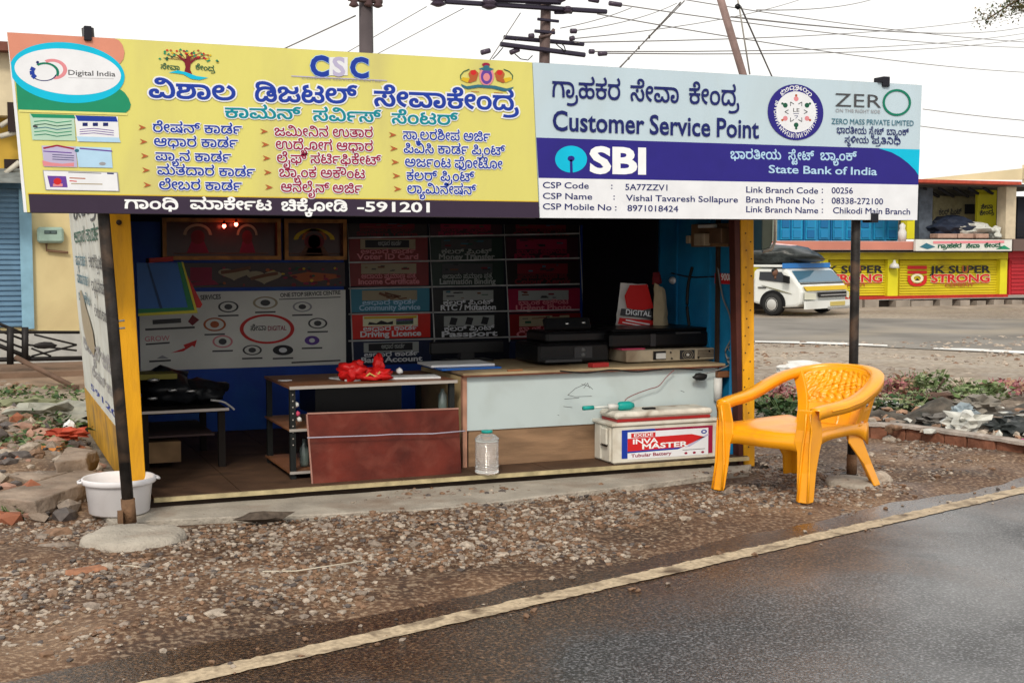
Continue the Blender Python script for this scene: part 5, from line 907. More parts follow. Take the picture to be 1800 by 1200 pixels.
stuff(mb.build('nail_heads', dark_wood, kiosk))

# writing on the white side face (reads towards the front)
def LW(y, z, lift=0): return Vector((lean(y, z)-lift, y, z))
pv = (LW(YF+.2, 2)-LW(YF+.2, 1)); pv.normalize()
side_print = Print(LW(YLF, 0), (0,-1,0), pv)
side_print.wf = lambda a, b, l: LW(YLF-a, b, l)
Wd = YLF-YF-.15
def sl(txt, z, x0, x1, em, c, off=10): side_print.text(txt, x0*Wd, z, x1*Wd, z, em*1000, c, .003, off)
sl('ಸೇವಾ ಕೇಂದ್ರ' if 'ಸೇವಾ ಕೇಂದ್ರ' in FONT_RUNS else 'ಕೇಂದ್ರ', 2.02, .15, .9, .2, 'darkgrey')
sl('ಆಧಾರ ಕಾರ್ಡ', 1.82, .1, .92, .16, 'darkgreen'); sl('ಪ್ಯಾನ ಕಾರ್ಡ', 1.62, .08, .45, .14, 'petrol'); sl('ಕಲರ್ ಪ್ರಿಂಟ್', 1.62, .55, .92, .14, 'darkgrey')
sl('ಮತದಾರ ಕಾರ್ಡ', 1.46, .08, .46, .13, 'petrol'); sl('ಲ್ಯಾಮಿನೇಷನ್', 1.44, .55, .93, .13, 'darkgrey')
sl('ಬ್ಯಾಂಕ ಅಕೌಂಟ', 1.3, .08, .45, .12, 'petrol'); sl('ಲೇಬರ ಕಾರ್ಡ', 1.24, .56, .92, .12, 'darkgrey')
sl('ಆನಲೈನ್ ಅರ್ಜಿ', .86, .1, .9, .2, 'grey'); sl('ರೇಷನ್ ಕಾರ್ಡ', .68, .3, .92, .12, 'grey'); sl('591201', .53, .2, .95, .07, 'blue')
side_print.poly([(.62,1.46-.45),(.50,1.55-.45),(.44,1.7-.45),(.5,1.78-.4),(.75,1.8-.4),(1.0,1.74-.4),(1.2,1.66-.4),(1.5,1.6-.42),(1.75,1.5-.42),(1.8,1.38-.42),(1.6,1.3-.42),(1.3,1.32-.42),(.9,1.34-.42)], 'tan', .0032)
side_print.build(pan, 'painted_writing')

# concrete apron and footing blocks
conc = mat('weathered_concrete', (.36,.325,.275), .85, vary=.22, vscale=4, dirt=(.2,.14,.1), dscale=2.2, damt=.7, bump=1.6, bscale=38)
def slab(name, pts, z0, z1, m, seed=0, jag=.03):
    P = []
    for i in range(len(pts)):
        a = Vector(pts[i]); b = Vector(pts[(i+1) % len(pts)]); n = max(1, int((b-a).length/.12))
        for k in range(n):
            p = a.lerp(b, k/n); P.append((p.x+jag*noise.noise(Vector((p.x*5,p.y*5,seed))), p.y+jag*noise.noise(Vector((p.x*5,p.y*5,seed+9))), z0))
    mb = MB(); mb.prism(P, (0,0,z1-z0)); return mb.build(name, m, fix=True, bev=.008)
ap = slab('concrete_apron', [(.72,8.86),(.78,8.45),(1.4,8.38),(2.05,8.22),(2.9,8.12),(3.7,8.26),(4.6,8.42),(5.5,8.58),(5.72,8.86)], -.03, .052, conc, 1)
structure(ap)
def footing(label, px, py, r, h, seed, g='concrete footings of the sign poles'):
    c = gz(px, py, h); mb = MB(); n = 40; prof = [(1.0,-.05),(1.03,h*.5),(1.0,h*.85),(.9,h),(.3,h+.005)]
    V = []
    for (k, z) in prof:
        for j in range(n):
            a = 2*pi*j/n; q = r*k*(1+.13*noise.noise(Vector((cos(a)*1.5, sin(a)*1.5, seed)))+.05*noise.noise(Vector((cos(a)*5, sin(a)*5, seed+z*9))))
            V.append((c.x+q*cos(a), c.y+q*sin(a), z+.01*noise.noise(Vector((cos(a)*3, sin(a)*3, z*9)))))
    F = [(i*n+j, i*n+(j+1) % n, (i+1)*n+(j+1) % n, (i+1)*n+j) for i in range(len(prof)-1) for j in range(n)]+[tuple((len(prof)-1)*n+j for j in range(n))]
    mb.add(V, F, 0, True); return tag(mb.build('pole_footing', conc), label, 'footing', g)
footing('round cracked concrete footing around the foot of the leaning left pole', 236, 936, .29, .10, 2)
footing('half buried concrete footing at the foot of the right pole', 1500, 842, .2, .05, 6)

# ------------------------------------------------------------------ sign poles
iron = mat('black_iron_pole', (.03,.027,.026), .5, metal=.3, vary=.5, vscale=9, dirt=(.14,.09,.06), dscale=5, damt=.7, bump=.3)
YP = 8.3
def pole(name, label, b, t, Y, r, group, extra=None):
    A = gy(*b, Y); B = gy(*t, Y); B.y = A.y
    p = base(name, label, 'pole', A, group)
    MB().tube([A-(B-A).normalized()*.05, A.lerp(B,.33), A.lerp(B,.66), B], r, 12).build('shaft', iron, p)
    return p, A, B
G = 'iron poles that carry the signboards'
pl, A, B = pole('sign_pole', 'leaning black iron pole standing beside the white tub', (228,918), (154,50), YP, .036, G)
MB().tube([A, A.lerp(B,.05)], .043, 12).build('pole_foot', mat('rusty_foot', (.16,.09,.05), .8, vary=.4, vscale=12, bump=.7), pl)
MB().box((A.x-.075, A.y-.06, A.z+.01), (A.x-.045, A.y-.02, A.z+.085)).build('foot_bracket', MATS['rusty_foot'], pl)
for t in (.40,.415): 
    c = A.lerp(B, t); MB().tube([c+Vector((-.005,0,0)), c+Vector((.07,.0,.005))], .006, 6).build('tie_wire', mat('wire', (.2,.2,.2), .5), pl)
pr_, A, B = pole('sign_pole', 'upright black iron pole standing behind the orange chair', (1497,832), (1507,250), 8.3, .036, G)
_c = A.lerp(B, .3); MB().tube([A.lerp(B,.0), A.lerp(B,.06)], .04, 12).build('pole_foot', MATS['rusty_foot'], pr_)

# ------------------------------------------------------------------ the two signboards
YS = 8.18
def SP(x, y):
    p = gy(x, y, YS); return (p.x, p.z)
alu = mat('white_sign_edge', (.62,.62,.66), .4, vary=.1)
def board(name, label, q, m):
    """q: four photo corners tl, tr, br, bl of one banner stretched on a frame"""
    W = [gy(*p, YS) for p in q]
    b = base(name, label, 'signboard', (sum(w.x for w in W)/4, YS, sum(w.z for w in W)/4), 'flex signboards over the stall')
    f = [Vector((w.x, YS+.002, w.z)) for w in W]; D = Vector((0,.012,0))
    MB().hexa([f[3],f[2],f[1],f[0]], [p+D for p in (f[3],f[2],f[1],f[0])]).build('banner_sheet', m, b, fix=True)
    fr = mat('sign_back_frame', (.1,.1,.11), .5, metal=.5)
    for i in range(4):
        a, c = f[i]+Vector((0,.03,0)), f[(i+1) % 4]+Vector((0,.03,0))
        ce = (f[0]+f[2])/2+Vector((0,.03,0)); a = a.lerp(ce, .012); c = c.lerp(ce, .012)
        MB().tube([a, c], .014, 4, smooth=False).build('frame_bar', fr, b)
    for k in (.33,.66):
        a = f[0].lerp(f[1], k)+Vector((0,.03,0)); c = f[3].lerp(f[2], k)+Vector((0,.03,0)); MB().tube([a.lerp(c,.02), c.lerp(a,.02)], .012, 4, smooth=False).build('frame_bar', fr, b)
    return b
s1 = board('signboard', 'yellow Kannada signboard of the digital service centre above the stall', ((12,57),(935.5,110),(948,383),(42,373)), mat('yellow_flex', (.64,.6,.17), .45, vary=.06, vscale=1.5, dirt=(.46,.41,.18), dscale=2.2, damt=.5, stretch=(1,1,.3), bump=1.6, bscale=2.2))
s2 = board('signboard', 'blue and white bank customer service point signboard above the stall', ((936.5,110),(1621,150),(1612,387),(949,383)), mat('ice_flex', (.47,.585,.66), .45, vary=.05, vscale=1.5, bump=1.6, bscale=2.2, dirt=(.42,.48,.48), dscale=2.2, damt=.45, stretch=(1,1,.3)))
P1 = Print((0,YS,0), (1,0,0), (0,0,1), SP); P2 = Print((0,YS,0), (1,0,0), (0,0,1), SP)
# yellow board --------------------------------------------------
P1.poly([(12,57),(17,57.3),(47.5,373.1),(42,373)], 'offwhite', .0016)
P1.poly([(12.5,57.2),(200,67.8),(209,71),(215,79),(219,92),(217,104),(211,112),(150,120),(60,120),(20.5,128)], 'orange', .0018)
P1.poly([(28,146),(60,160),(150,172),(211,157),(219,163),(226,173),(230,184),(228,192),(221,198.5),(210,199),(31.5,193)], 'green', .0018)
P1.poly([(33,193),(224,199),(224,203),(33.5,197)], 'yellow', .0019)
def clipe(cx, cy, rx, ry, sh, xf):
    r = []
    for i in range(64):
        t = 2*pi*i/64; x = cx+rx*cos(t); y = cy+ry*sin(t)+sh*rx*cos(t); xm = xf(y)
        r.append((max(x, xm), y))
    return r
edge = lambda y: 14.0+(y-57)*.0946
P1.poly(clipe(118,128,101,53,.075,edge), 'cyan', .0022); P1.poly(clipe(119,126.5,93.5,40,.08,lambda y: edge(y)+1), 'offwhite', .0026)
P1.ellipse(93,122,25,18,'pink', .0031, 40, .72, .05, -2.2, 1.5); P1.ellipse(80,127,24,17,'ringgreen', .0034, 40, .8, .05, -2.3, .4)
P1.ellipse(76,128,24,15,'navy', .0033, 36, .9, .05, .2, 2.7); P1.line([(59,119),(56,125),(57,132),(62,137)], .026, 'blue', .0036); P1.ellipse(66,110,2.6,2.6,'navy',.0036,12)
P1.text('Digital India', 119, 132, 203, 135, 12, 'darkgrey', .003, 12); P1.line([(120,137),(200,139)], .002, 'grey', .003)
# tree emblem
tx, ty = 328, 105
P1.poly([(323,132),(326,118),(324,110),(318,104),(311,98),(313,97),(321,102),(327,107),(329,98),(325,90),(328,90),(332,99),(336,92),(339,92),(335,102),(334,108),(341,103),(352,100),(353,102),(343,106),(335,113),(334,122),(338,132)], 'maroon', .0028)
rnd = random.Random(2)
for k in range(44):
    a = rnd.uniform(pi*1.02, pi*1.98); r_ = rnd.uniform(.45, 1); x = tx+r_*56*cos(a); y = ty+4+r_*25*sin(a)*1.02+.05*(x-tx)
    c_ = rnd.choice(['green','darkgreen','brightred','crimson','inkyellow','green','rust'])
    P1.poly([(x-2.8,y),(x,y-2),(x+2.8,y+.3),(x,y+2)], c_, .0029+k*2e-6)
for k in range(9):
    a = pi*(1.08+.84*k/8); P1.line([(327,106),(tx+42*cos(a), ty+19*sin(a)+2)], .0035, 'maroon', .0026)
P1.text('ಸೇವಾ', 282, 121, 316, 124, 13, 'darkgreen', .003, 15); P1.text('ಕೇಂದ್ರ', 343, 122, 378, 126, 13, 'darkgreen', .003, 15)
P1.poly([(296,128),(312,124),(326,127),(345,134),(366,137),(350,141),(336,139),(322,131),(308,129)], 'cyan', .003)
# C S C
P1.text('C', 545, 132, 578, 134, 46, 'blue', .0032, 48, 'paleblue', 70); P1.text('C', 615, 135, 648, 137, 46, 'blue', .0032, 48, 'paleblue', 70)
P1.rect(579,101,611,133,'offwhite',.0026); P1.text('S', 584, 133, 607, 134, 44, 'lilac', .0030, 30)
P1.line([(512,134),(680,142)], .006, 'lilac', .003); P1.text('COMMON SERVICES CENTRE', 530, 139, 670, 145, 5, 'grey', .0031)
# state crest, simplified shapes
P1.ellipse(855,134,13,17,'pink',.0028,24); P1.ellipse(855,135,10,13.5,'purple',.0030,24); P1.ellipse(855,136,6,7,'pink',.0032,16)
P1.poly([(841,121),(855,117),(868,122),(862,125),(848,124)], 'petrol', .0033); P1.ellipse(854,114,7,3.4,'crimson',.003,16); P1.ellipse(855,118,5,3,'petrol',.0034,12)
for s_ in (-1,1):
    X = lambda d: 855+s_*d
    P1.poly([(X(14),129),(X(20),123),(X(28),124),(X(32),130),(X(29),139),(X(38),143),(X(29),146),(X(18),142)], 'rust', .0029)
    P1.ellipse(X(23),128,5,4.6,'brightred',.0031,12); P1.poly([(X(30),138),(X(42),136),(X(45),141),(X(33),146)], 'inkyellow', .0030)
    P1.line([(X(30),122),(X(40),126),(X(46),133),(X(45),140)], .006, 'darkgreen', .003)
P1.poly([(810,148),(820,152),(840,149),(870,151),(890,156),(903,153),(898,160),(886,161),(866,156),(842,154),(822,157),(812,154)], 'petrol', .0034)
P1.line([(828,161),(842,162)], .004, 'rust', .003); P1.line([(868,163),(884,164)], .004, 'rust', .003)
# headline and lists
hl = dict(off=24, halo='offwhite', hoff=78)
P1.text('ವಿಶಾಲ', 261, 171, 415, 176.5, 45, 'blue', .004, **hl); P1.text('ಡಿಜಟಲ್', 447, 178, 627, 182, 46, 'blue', .004, **hl); P1.text('ಸೇವಾಕೇಂದ್ರ', 657, 186, 911, 194, 46, 'blue', .004, **hl)
h2 = dict(off=22, halo='offwhite', hoff=75)
P1.text('ಕಾಮನ್', 395, 207, 528, 210, 31, 'teal', .004, **h2); P1.text('ಸರ್ವಿಸ್', 550, 212, 669, 215, 31, 'teal', .004, **h2); P1.text('ಸೆಂಟರ್', 688, 217, 804, 220, 31, 'teal', .004, **h2)
h3 = dict(off=16, halo='offwhite', hoff=70)
for (c, xs, rows) in (('blue', 241, [('ರೇಷನ್ ಕಾರ್ಡ',268,425,232,236),('ಆಧಾರ ಕಾರ್ಡ',270,418,257,260),('ಪ್ಯಾನ ಕಾರ್ಡ',273,406,282,285),('ಮತದಾರ ಕಾರ್ಡ',276,448,307,311),('ಲೇಬರ ಕಾರ್ಡ',279,425,333,335)]),
                      ('crimson', 457, [('ಜಮೀನಿನ ಉತಾರ',482,656,239,242),('ಉದ್ಯೋಗ ಆಧಾರ',484,656,262,266),('ಲೈಫ್ ಸರ್ಟಿಫಿಕೇಟ್',486,669,286,290),('ಬ್ಯಾಂಕ ಅಕೌಂಟ',490,642,311,314),('ಆನಲೈನ್ ಅರ್ಜಿ',493,636,337,340)]),
                      ('blue', 683, [('ಸ್ಕಾಲರಶೀಪ ಅರ್ಜಿ',708,861,245,249),('ಪಿವಿಸಿ ಕಾರ್ಡ ಪ್ರಿಂಟ್',709,887,269,273),('ಅರ್ಜಂಟ ಫೋಟೋ',711,883,293,297),('ಕಲರ್ ಪ್ರಿಂಟ್',714,833,317,319),('ಲ್ಯಾಮಿನೇಷನ್',715,836,340,342)])):
    for i, (t, x0, x1, y0, y1) in enumerate(rows):
        P1.text(t, x0, y0, x1, y1, 25, c, .004, **h3)
        ax = xs+i*2.2+(4 if xs < 300 else 0)-(2 if xs < 300 else 0); ay = (y0-8)
        P1.poly([(ax,ay-5),(ax+14,ay+.5),(ax,ay+5),(ax+5,ay)], 'rust', .0034)
P1.poly([(50,341),(946.5,355),(948,383),(53,373.4)], 'plum', .0024); P1.line([(49,341),(946,355)], .012, 'inkyellow', .0022)
wh = dict(off=24)
P1.text('ಗಾಂಧಿ', 218, 366, 314, 368, 27, 'white', .004, **wh); P1.text('ಮಾರ್ಕೇಟ', 334, 367, 478, 369.5, 27, 'white', .004, **wh); P1.text('ಚಿಕ್ಕೋಡಿ', 494, 370, 611, 371.5, 27, 'white', .004, **wh); P1.text('-591201', 627, 371.5, 762, 373, 23, 'white', .004, 26)
# four little cards printed down the left
def card(x0, y0, x1, y1, c, l=.0026): P1.poly([(x0,y0),(x1,y0+(x1-x0)*.03),(x1+3,y1+(x1-x0)*.02),(x0+5,y1)], c, l)
card(52,200,130,246,'palegreen'); card(53,200,130,207,'green',.003); card(131,203,207,249,'offwhite'); card(132,203,204,213,'blue',.003); card(134,240,209,249,'paleblue',.003)
for k in range(5): P1.line([(60,214+k*6),(80,212+k*6),(100,216+k*6),(126,213+k*6)], .005, ('green','darkgreen','petrol','green','ringgreen')[k], .0032)
P1.line([(58,222),(66,223)], .012, 'darkgrey', .0033)
for k in range(3): P1.rect(145+k*18, 216, 154+k*18, 222, 'navy', .0032)
for k in range(3): P1.line([(140,228+k*4),(165,226+k*4),(200,230+k*4)], .004, 'purple', .0032)
card(73,256,133,293,'lilac'); card(133,258,195,294,'paleblue'); P1.line([(76,261),(100,256),(130,262)], .01, 'crimson', .003); P1.line([(76,266),(126,269)], .006, 'purple', .003); P1.line([(140,261),(197,266)], .008, 'purple', .003)
P1.poly([(74,282),(90,286),(110,288),(130,286),(130,293),(76,292)], 'pink', .003); P1.ellipse(135,265,4,3,'petrol',.0032,12); P1.ellipse(180,288,6,3,'grey',.0032,12)
for k in range(3): P1.line([(92,272+k*4),(130,274+k*4)], .004, 'navy', .003)
card(75,299,207,334,'grey'); card(76.5,300.5,205,333,'offwhite',.0028); card(83,309,116,329,'purple',.0031); P1.ellipse(101,319,7,6,'brightred',.0034,16); P1.rect(93,323,110,328,'pink',.0033)
for k, (a, b, c_) in enumerate(((122,150,'rust'),(122,135,'brightred'),(125,180,'tan'))): P1.line([(a,313+k*5),(b,314+k*5)], .006, c_, .0031)
P1.line([(120,303),(178,305)], .004, 'darkgrey', .003); P1.line([(188,305),(200,305.5)], .008, 'navy', .003)
P1.build(s1, 'printed_artwork')
# bank board ----------------------------------------------------
P2.poly([(942.5,242),(1616.5,263),(1613.8,325),(946.5,313)], 'indigo', .0022)
P2.poly([(1544,260.8),(1616.5,263),(1614.5,309),(1608,299),(1597,288),(1583,277),(1568,268.5)], 'cyan', .0028)
P2.poly([(946.5,313),(1613.8,325),(1612,387),(949,383)], 'offwhite', .0022)
k3 = dict(off=8)
P2.text('ಗ್ರಾಹಕರ', 969, 170, 1091, 176, 49, 'navy', .004, off=12); P2.text('ಸೇವಾ', 1107, 177, 1194, 181, 48, 'navy', .004, off=12); P2.text('ಕೇಂದ್ರ', 1210, 182, 1299, 186, 48, 'navy', .004, off=12)
P2.text('Customer Service Point', 970, 229, 1333, 243, 47, 'navy', .004, off=20)
P2.text('SBI', 1036, 303, 1138, 305, 60, 'white', .004, off=42)
P2.ellipse(1003.5,280,28,23.5,'cyan',.003,48); P2.ellipse(1003.5,279,6.2,5,'indigo',.0036,20); P2.poly([(1001.2,281),(1005.8,281),(1006.5,304.5),(1001.8,304.5)], 'indigo', .0036)
P2.text('ಭಾರತೀಯ', 1283, 279, 1373, 280.5, 23, 'paleblue', .004, off=16); P2.text('ಸ್ಟೇಟ್', 1385, 281, 1430, 281.5, 23, 'paleblue', .004, off=16); P2.text('ಬ್ಯಾಂಕ್', 1441, 281.5, 1505, 282.5, 23, 'paleblue', .004, off=16)
P2.text('State Bank of India', 1350, 304, 1541, 308, 18.5, 'paleblue', .004, off=16)
P2.ellipse(1398,197.5,49,49,'indigo',.003,56,shear=.03); P2.ellipse(1399,197,35,36,'offwhite',.0034,56,shear=.03)
P2.arc_text('PRADHAN MANTRI JAN DHAN YOJANA', 1398.5, 197.3, 41, radians(205), radians(-25), 11, 'white', .0038, 8)
P2.arc_text('ಭಾರತೀಯ', 1398.5, 197.3, 43, radians(222), radians(318), 12, 'white', .0038, 10, inward=True)
for k in range(6):
    a = k*pi/3+pi/2; cx, cy = 1399+22*cos(a), 197-23*sin(a)
    P2.ellipse(cx, cy, 4.2, 4.4, ('pink','darkgreen')[k % 2], .0038, 14); P2.ellipse(1399+28*cos(a), 197-29*sin(a), 2.2,2.2, ('rust','darkgreen')[k % 2], .0038, 10)
    a2 = a+pi/6; P2.line([(1399+14*cos(a2-.25), 197-14*sin(a2-.25)),(1399+20*cos(a2), 197-20*sin(a2)),(1399+14*cos(a2+.25), 197-14*sin(a2+.25))], .006, 'darkgrey', .0038)
P2.text('LE', 1393, 197, 1405, 197.5, 9, 'darkgrey', .0038, 8); P2.line([(1394,200),(1404,200)], .004, 'navy', .0038); P2.line([(1396,204),(1402,204),(1398,209)], .004, 'navy', .0039)
P2.text('ZER', 1466, 187, 1549, 190, 32, 'darkgrey', .004, off=-6); P2.ellipse(1576,180.5,25,23.5,'ringgreen',.004,48,.84)
P2.text('ON THE RIGHT SIDE', 1468, 197, 1547, 199.5, 8, 'grey', .004, off=8); P2.text('ZERO MASS PRIVATE LIMITED', 1461, 218, 1606, 221.5, 13, 'petrol', .004, off=8)
P2.text('ಭಾರತೀಯ', 1470, 234, 1523, 236, 17, 'navy', .004, off=10); P2.text('ಸ್ಟೇಟ್', 1527, 236, 1553, 237, 17, 'navy', .004, off=10); P2.text('ಬ್ಯಾಂಕ್', 1558, 237, 1597, 238, 17, 'navy', .004, off=10)
P2.text('ಸ್ಥಳೀಯ', 1484, 251, 1527, 252, 16, 'navy', .004, off=10); P2.text('ಪ್ರತಿನಿಧಿ', 1532, 252.5, 1583, 254, 16, 'navy', .004, off=10)
for (t, x0, x1, y) in (('CSP Code',953,1035,330.5),(':',1073,1077,332),('5A77ZZV1',1098,1176,334),('CSP Name',953,1041,349.5),(':',1077,1081,351),('Vishal Tavaresh Sollapure',1100,1297,353),('CSP Mobile No',953,1075,368),(':',1080,1084,370),('8971018424',1102,1192,371),
        ('Link Branch Code',1310,1438,338.5),(':',1443,1447,339),('00256',1461,1499,340),('Branch Phone No',1310,1432,356),(':',1443,1447,357),('08338-272100',1461,1552,358),('Link Branch Name',1310,1438,373),(':',1443,1447,374),('Chikodi Main Branch',1463,1600,375)):
    P2.text(t, x0, y, x1, y+(x1-x0)*.016, 14.5, 'navy', .004, off=11)
P2.build(s2, 'printed_artwork')
# brackets that clamp the boards
clampm = mat('dark_clamp', (.02,.02,.028), .5, metal=.4)
def clamp(label, x0, y0, x1, y1):
    a, b = gy(x0, y1, YS-.02), gy(x1, y0, YS-.02); mb = MB(); mb.box((a.x, YS-.02, a.z), (b.x, YS+.1, b.z), bev=.004)
    o = tag(mb.build('clamp', clampm), label, 'clamp', 'dark clamps on the sign edges'); return o
clamp('dark steel clamp on the upper edge of the yellow signboard', 148, 46, 161, 71)
clamp('dark steel clamp on the upper edge of the bank signboard', 1553, 135, 1565, 152)
a = gy(1545, 142, YS-.02); MB().box((a.x, YS-.018, a.z-.008), (a.x+.05, YS+.0, a.z+.008)).build('clamp_arm', clampm, bpy.data.objects['clamp.001'])
clamp('dark steel clamp on the lower edge of the bank signboard', 1533, 375, 1545, 391)
# ------------------------------------------------------------------ posters on the back wall
YW = YB-.004
def WP(x, y):
    p = gy(x, y, YW); return (p.x, p.z)
def flatboard(name, label, cat, px, m, th=.012, group=None, frame=None):
    x0, y0, x1, y1 = px; sl_ = -.034
    c = [(x0,y0),(x1,y0+(x1-x0)*sl_*.6),(x1,y1+(x1-x0)*sl_),(x0,y1)]
    z1 = (WP(x0,y0)[1]+WP(x1,y0-(x1-x0)*.03)[1])/2; a = WP(x0,y1); b = WP(x1,y1+(x1-x0)*sl_)
    r = base(name, label, cat, ((a[0]+b[0])/2, YW, a[1]), group)
    MB().box((a[0], YW-th, a[1]), (b[0], YW, z1)).build('sheet', m, r)
    pr = Print((0,YW-th,0), (1,0,0), (0,0,1))
    return r, pr, a[0], b[0], a[1], z1
def pm(c, r=.35): return mat('poster_'+c, MATCOL[c], r, vary=.12, vscale=5, bump=.1, bscale=8)
MATCOL = dict(red=(.62,.02,.012), maroon=(.2,.01,.012), crimson=(.3,.01,.05), teal=(.03,.2,.3), black=(.018,.018,.02), navy=(.015,.022,.06), green=(.012,.03,.022), dark=(.02,.012,.012), plum=(.05,.01,.02))
cols = ((612,750),(756,882),(888,1014)); rowsy = ((390,416),(419,459),(462,503),(509,549),(553,596),(600,641))
cards = {(0,0):('dark','Samagra Yojana','darkened poster with red lettering at the top of the left poster column'),
 (0,1):('plum','Ration Seva','dim plum poster at the top of the middle poster column'),
 (0,2):('dark','Card Print','nearly black poster at the top of the right poster column'),
 (1,0):('maroon','Voter ID Card','maroon voter card poster with a pale framed picture'),
 (1,1):('green','Money Transfer','dark green poster with faint pale lettering beside the maroon voter poster'),
 (1,2):('plum','Pan Card','dim dark red poster in the right column, second from the top'),
 (2,0):('maroon','Income Certificate','maroon poster with yellow picture strip and two lines of lettering'),
 (2,1):('green','Lamination Binding','dark poster with red and grey picture and two lines of lettering'),
 (2,2):('dark','Colour Xerox','dim black poster with faint grey lettering, left of the dark stall corner'),
 (3,0):('teal','Community Service','teal blue poster with a beige picture of a sketched bird'),
 (3,1):('black','RTC / Mutation','black land record poster with a grey form printed on it'),
 (3,2):('crimson','Urgent Photo','crimson photo poster with grey corner pictures'),
 (4,0):('red','Driving Licence','bright red driving licence poster with a yellow edged picture'),
 (4,1):('black','Passport','black passport poster with three dark booklets on grey'),
 (4,2):('maroon','Cash Point','dark red poster with a grey picture behind the printer'),
 (5,0):('navy','Bank Account','navy poster with a pale bracket frame, above the red bag'),
 (5,2):('navy','Life Cover','dark blue poster with a pale green picture, lowest by the printer')}
for (r_, c_), (mc, t, lab) in cards.items():
    x0, x1 = cols[c_]; y0, y1 = rowsy[r_]; dx = r_*1.5
    o, pr, a, b, z0, z1 = flatboard('poster', lab, 'poster', (x0+dx, y0, x1+dx, y1), pm(mc), .006+.001*((r_+c_) % 2), 'service posters in a grid on the back wall')
    w = b-a; h = z1-z0
    pc = {'dark':'maroon','plum':'crimson','maroon':'tan','green':'darkgrey','teal':'tan','black':'palegrey','navy':'palegrey','red':'cream','crimson':'palegrey'}[mc]
    tc_ = {'dark':'maroon','plum':'crimson','maroon':'pink','green':'palegrey','teal':'paleblue','black':'offwhite','navy':'offwhite','red':'offwhite','crimson':'pink'}[mc]
    rd = random.Random(r_*10+c_)
    pr.rect(a+w*.14, z1-h*.5, a+w*.84, z1-h*.08, pc, .0015)
    if (r_,c_) == (4,1):
        for k in range(3): xx = a+w*(.27+.22*k); pr.poly([(xx-.06*w,z1-h*.42),(xx+.03*w,z1-h*.46),(xx+.06*w,z1-h*.18),(xx-.03*w,z1-h*.13)], 'black', .0022)
    elif (r_,c_) == (3,0):
        for k in range(7): xx = a+w*rd.uniform(.38,.62); pr.line([(xx-.08*w,z1-h*rd.uniform(.15,.4)),(xx,z1-h*rd.uniform(.25,.45)),(xx+.09*w,z1-h*rd.uniform(.15,.42))], .012, 'brown', .0022)
    elif (r_,c_) in ((5,0),(1,0)):
        pr.rect(a+w*.2, z1-h*.44, a+w*.76, z1-h*.12, 'black' if r_ else 'maroon', .002); pr.text('ಆಧಾರ ಕಾರ್ಡ', a+w*.36, z1-h*.34, a+w*.66, z1-h*.34, h*260, 'palegrey', .0026, 20)
    elif (r_,c_) == (4,0):
        pr.rect(a+w*.155, z1-h*.2, a+w*.825, z1-h*.11, 'inkyellow', .002); pr.poly([(a+w*.2,z1-h*.44),(a+w*.22,z1-h*.32),(a+w*.31,z1-h*.38),(a+w*.37,z1-h*.27),(a+w*.45,z1-h*.36),(a+w*.52,z1-h*.3),(a+w*.52,z1-h*.44)], 'black', .0022)
        for k in range(5): pr.line([(a+w*.56,z1-h*(.24+.05*k)),(a+w*.78,z1-h*(.22+.05*k))], .011, ('crimson','purple','darkgreen','black','darkgreen')[k], .0022)
    else:
        for k in range(8):
            xx = a+w*rd.uniform(.17,.7); zz = z1-h*rd.uniform(.14,.42); pr.rect(xx, zz, xx+w*rd.uniform(.03,.12), zz+h*rd.uniform(.03,.08), rd.choice(['black','darkgrey','maroon','brown','petrol','darkgreen']), .0019+k*2e-5)
    pr.text({0:'ಆಧಾರ ಕಾರ್ಡ',1:'ಕಲರ್ ಪ್ರಿಂಟ್',2:'ಬ್ಯಾಂಕ ಅಕೌಂಟ'}[c_] if r_ != 2 else 'ಆದಾಯ ಪ್ರಮಾಣ ಪತ್ರ', a+w*.14, z0+h*.31, a+w*.84, z0+h*.33, h*270, tc_, .0026, 20)
    pr.text(t, a+w*.1, z0+h*.08, a+w*.88, z0+h*.08, h*300, tc_, .0026, 34)
    pr.build(o, 'poster_print')
slat_m = mat('pale_batten', (.5,.5,.5), .6, vary=.3)
def batten(p, q, wd=.014):
    a, b = WP(*p), WP(*q); MB().hexa([(a[0],YW-.0085,a[1]-wd/2),(b[0],YW-.0085,b[1]-wd/2),(b[0],YW-.0115,b[1]-wd/2),(a[0],YW-.0115,a[1]-wd/2)],[(a[0]+.001,YW-.0085,a[1]+wd/2),(b[0]+.014*(abs(b[0]-a[0])<.3),YW-.0085,b[1]+wd/2),(b[0]+.014*(abs(b[0]-a[0])<.3),YW-.0115,b[1]+wd/2),(a[0]+.001,YW-.0115,a[1]+wd/2)]).build('poster_border', slat_m, kiosk, fix=True)
_a, _b = WP(606,643), WP(1020,384)
MB().box((_a[0],YW-.003,_a[1]), (_b[0],YW+.002,_b[1])).build('poster_backing', mat('dark_backing', (.008,.01,.02), .7), kiosk)
for yy in (417.5, 460.5, 506, 551, 598): batten((612,yy+1), (1018,yy-(7 if yy < 590 else 9)))
for xx in (610, 753, 885, 1017): batten((xx,388), (xx+9, 640 if xx < 700 else 600))

# black boards added to paint the shade of far corner and wall top
blackb = mat('shade_black', (.006,.006,.012), .8)
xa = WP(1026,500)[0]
MB().box((xa, YB-.02, FZ), (XR-.04, YB-.002, CZ-.02)).build('shade_board', blackb, kiosk)
MB().box((XR-.06, 10.35, FZ), (XR-.042, YB-.021, CZ-.02)).build('shade_board', blackb, kiosk)
MB().box((XL+.2, YB-.03, 2.0), (xa-.01, YB-.014, CZ-.02)).build('shade_board', blackb, kiosk)
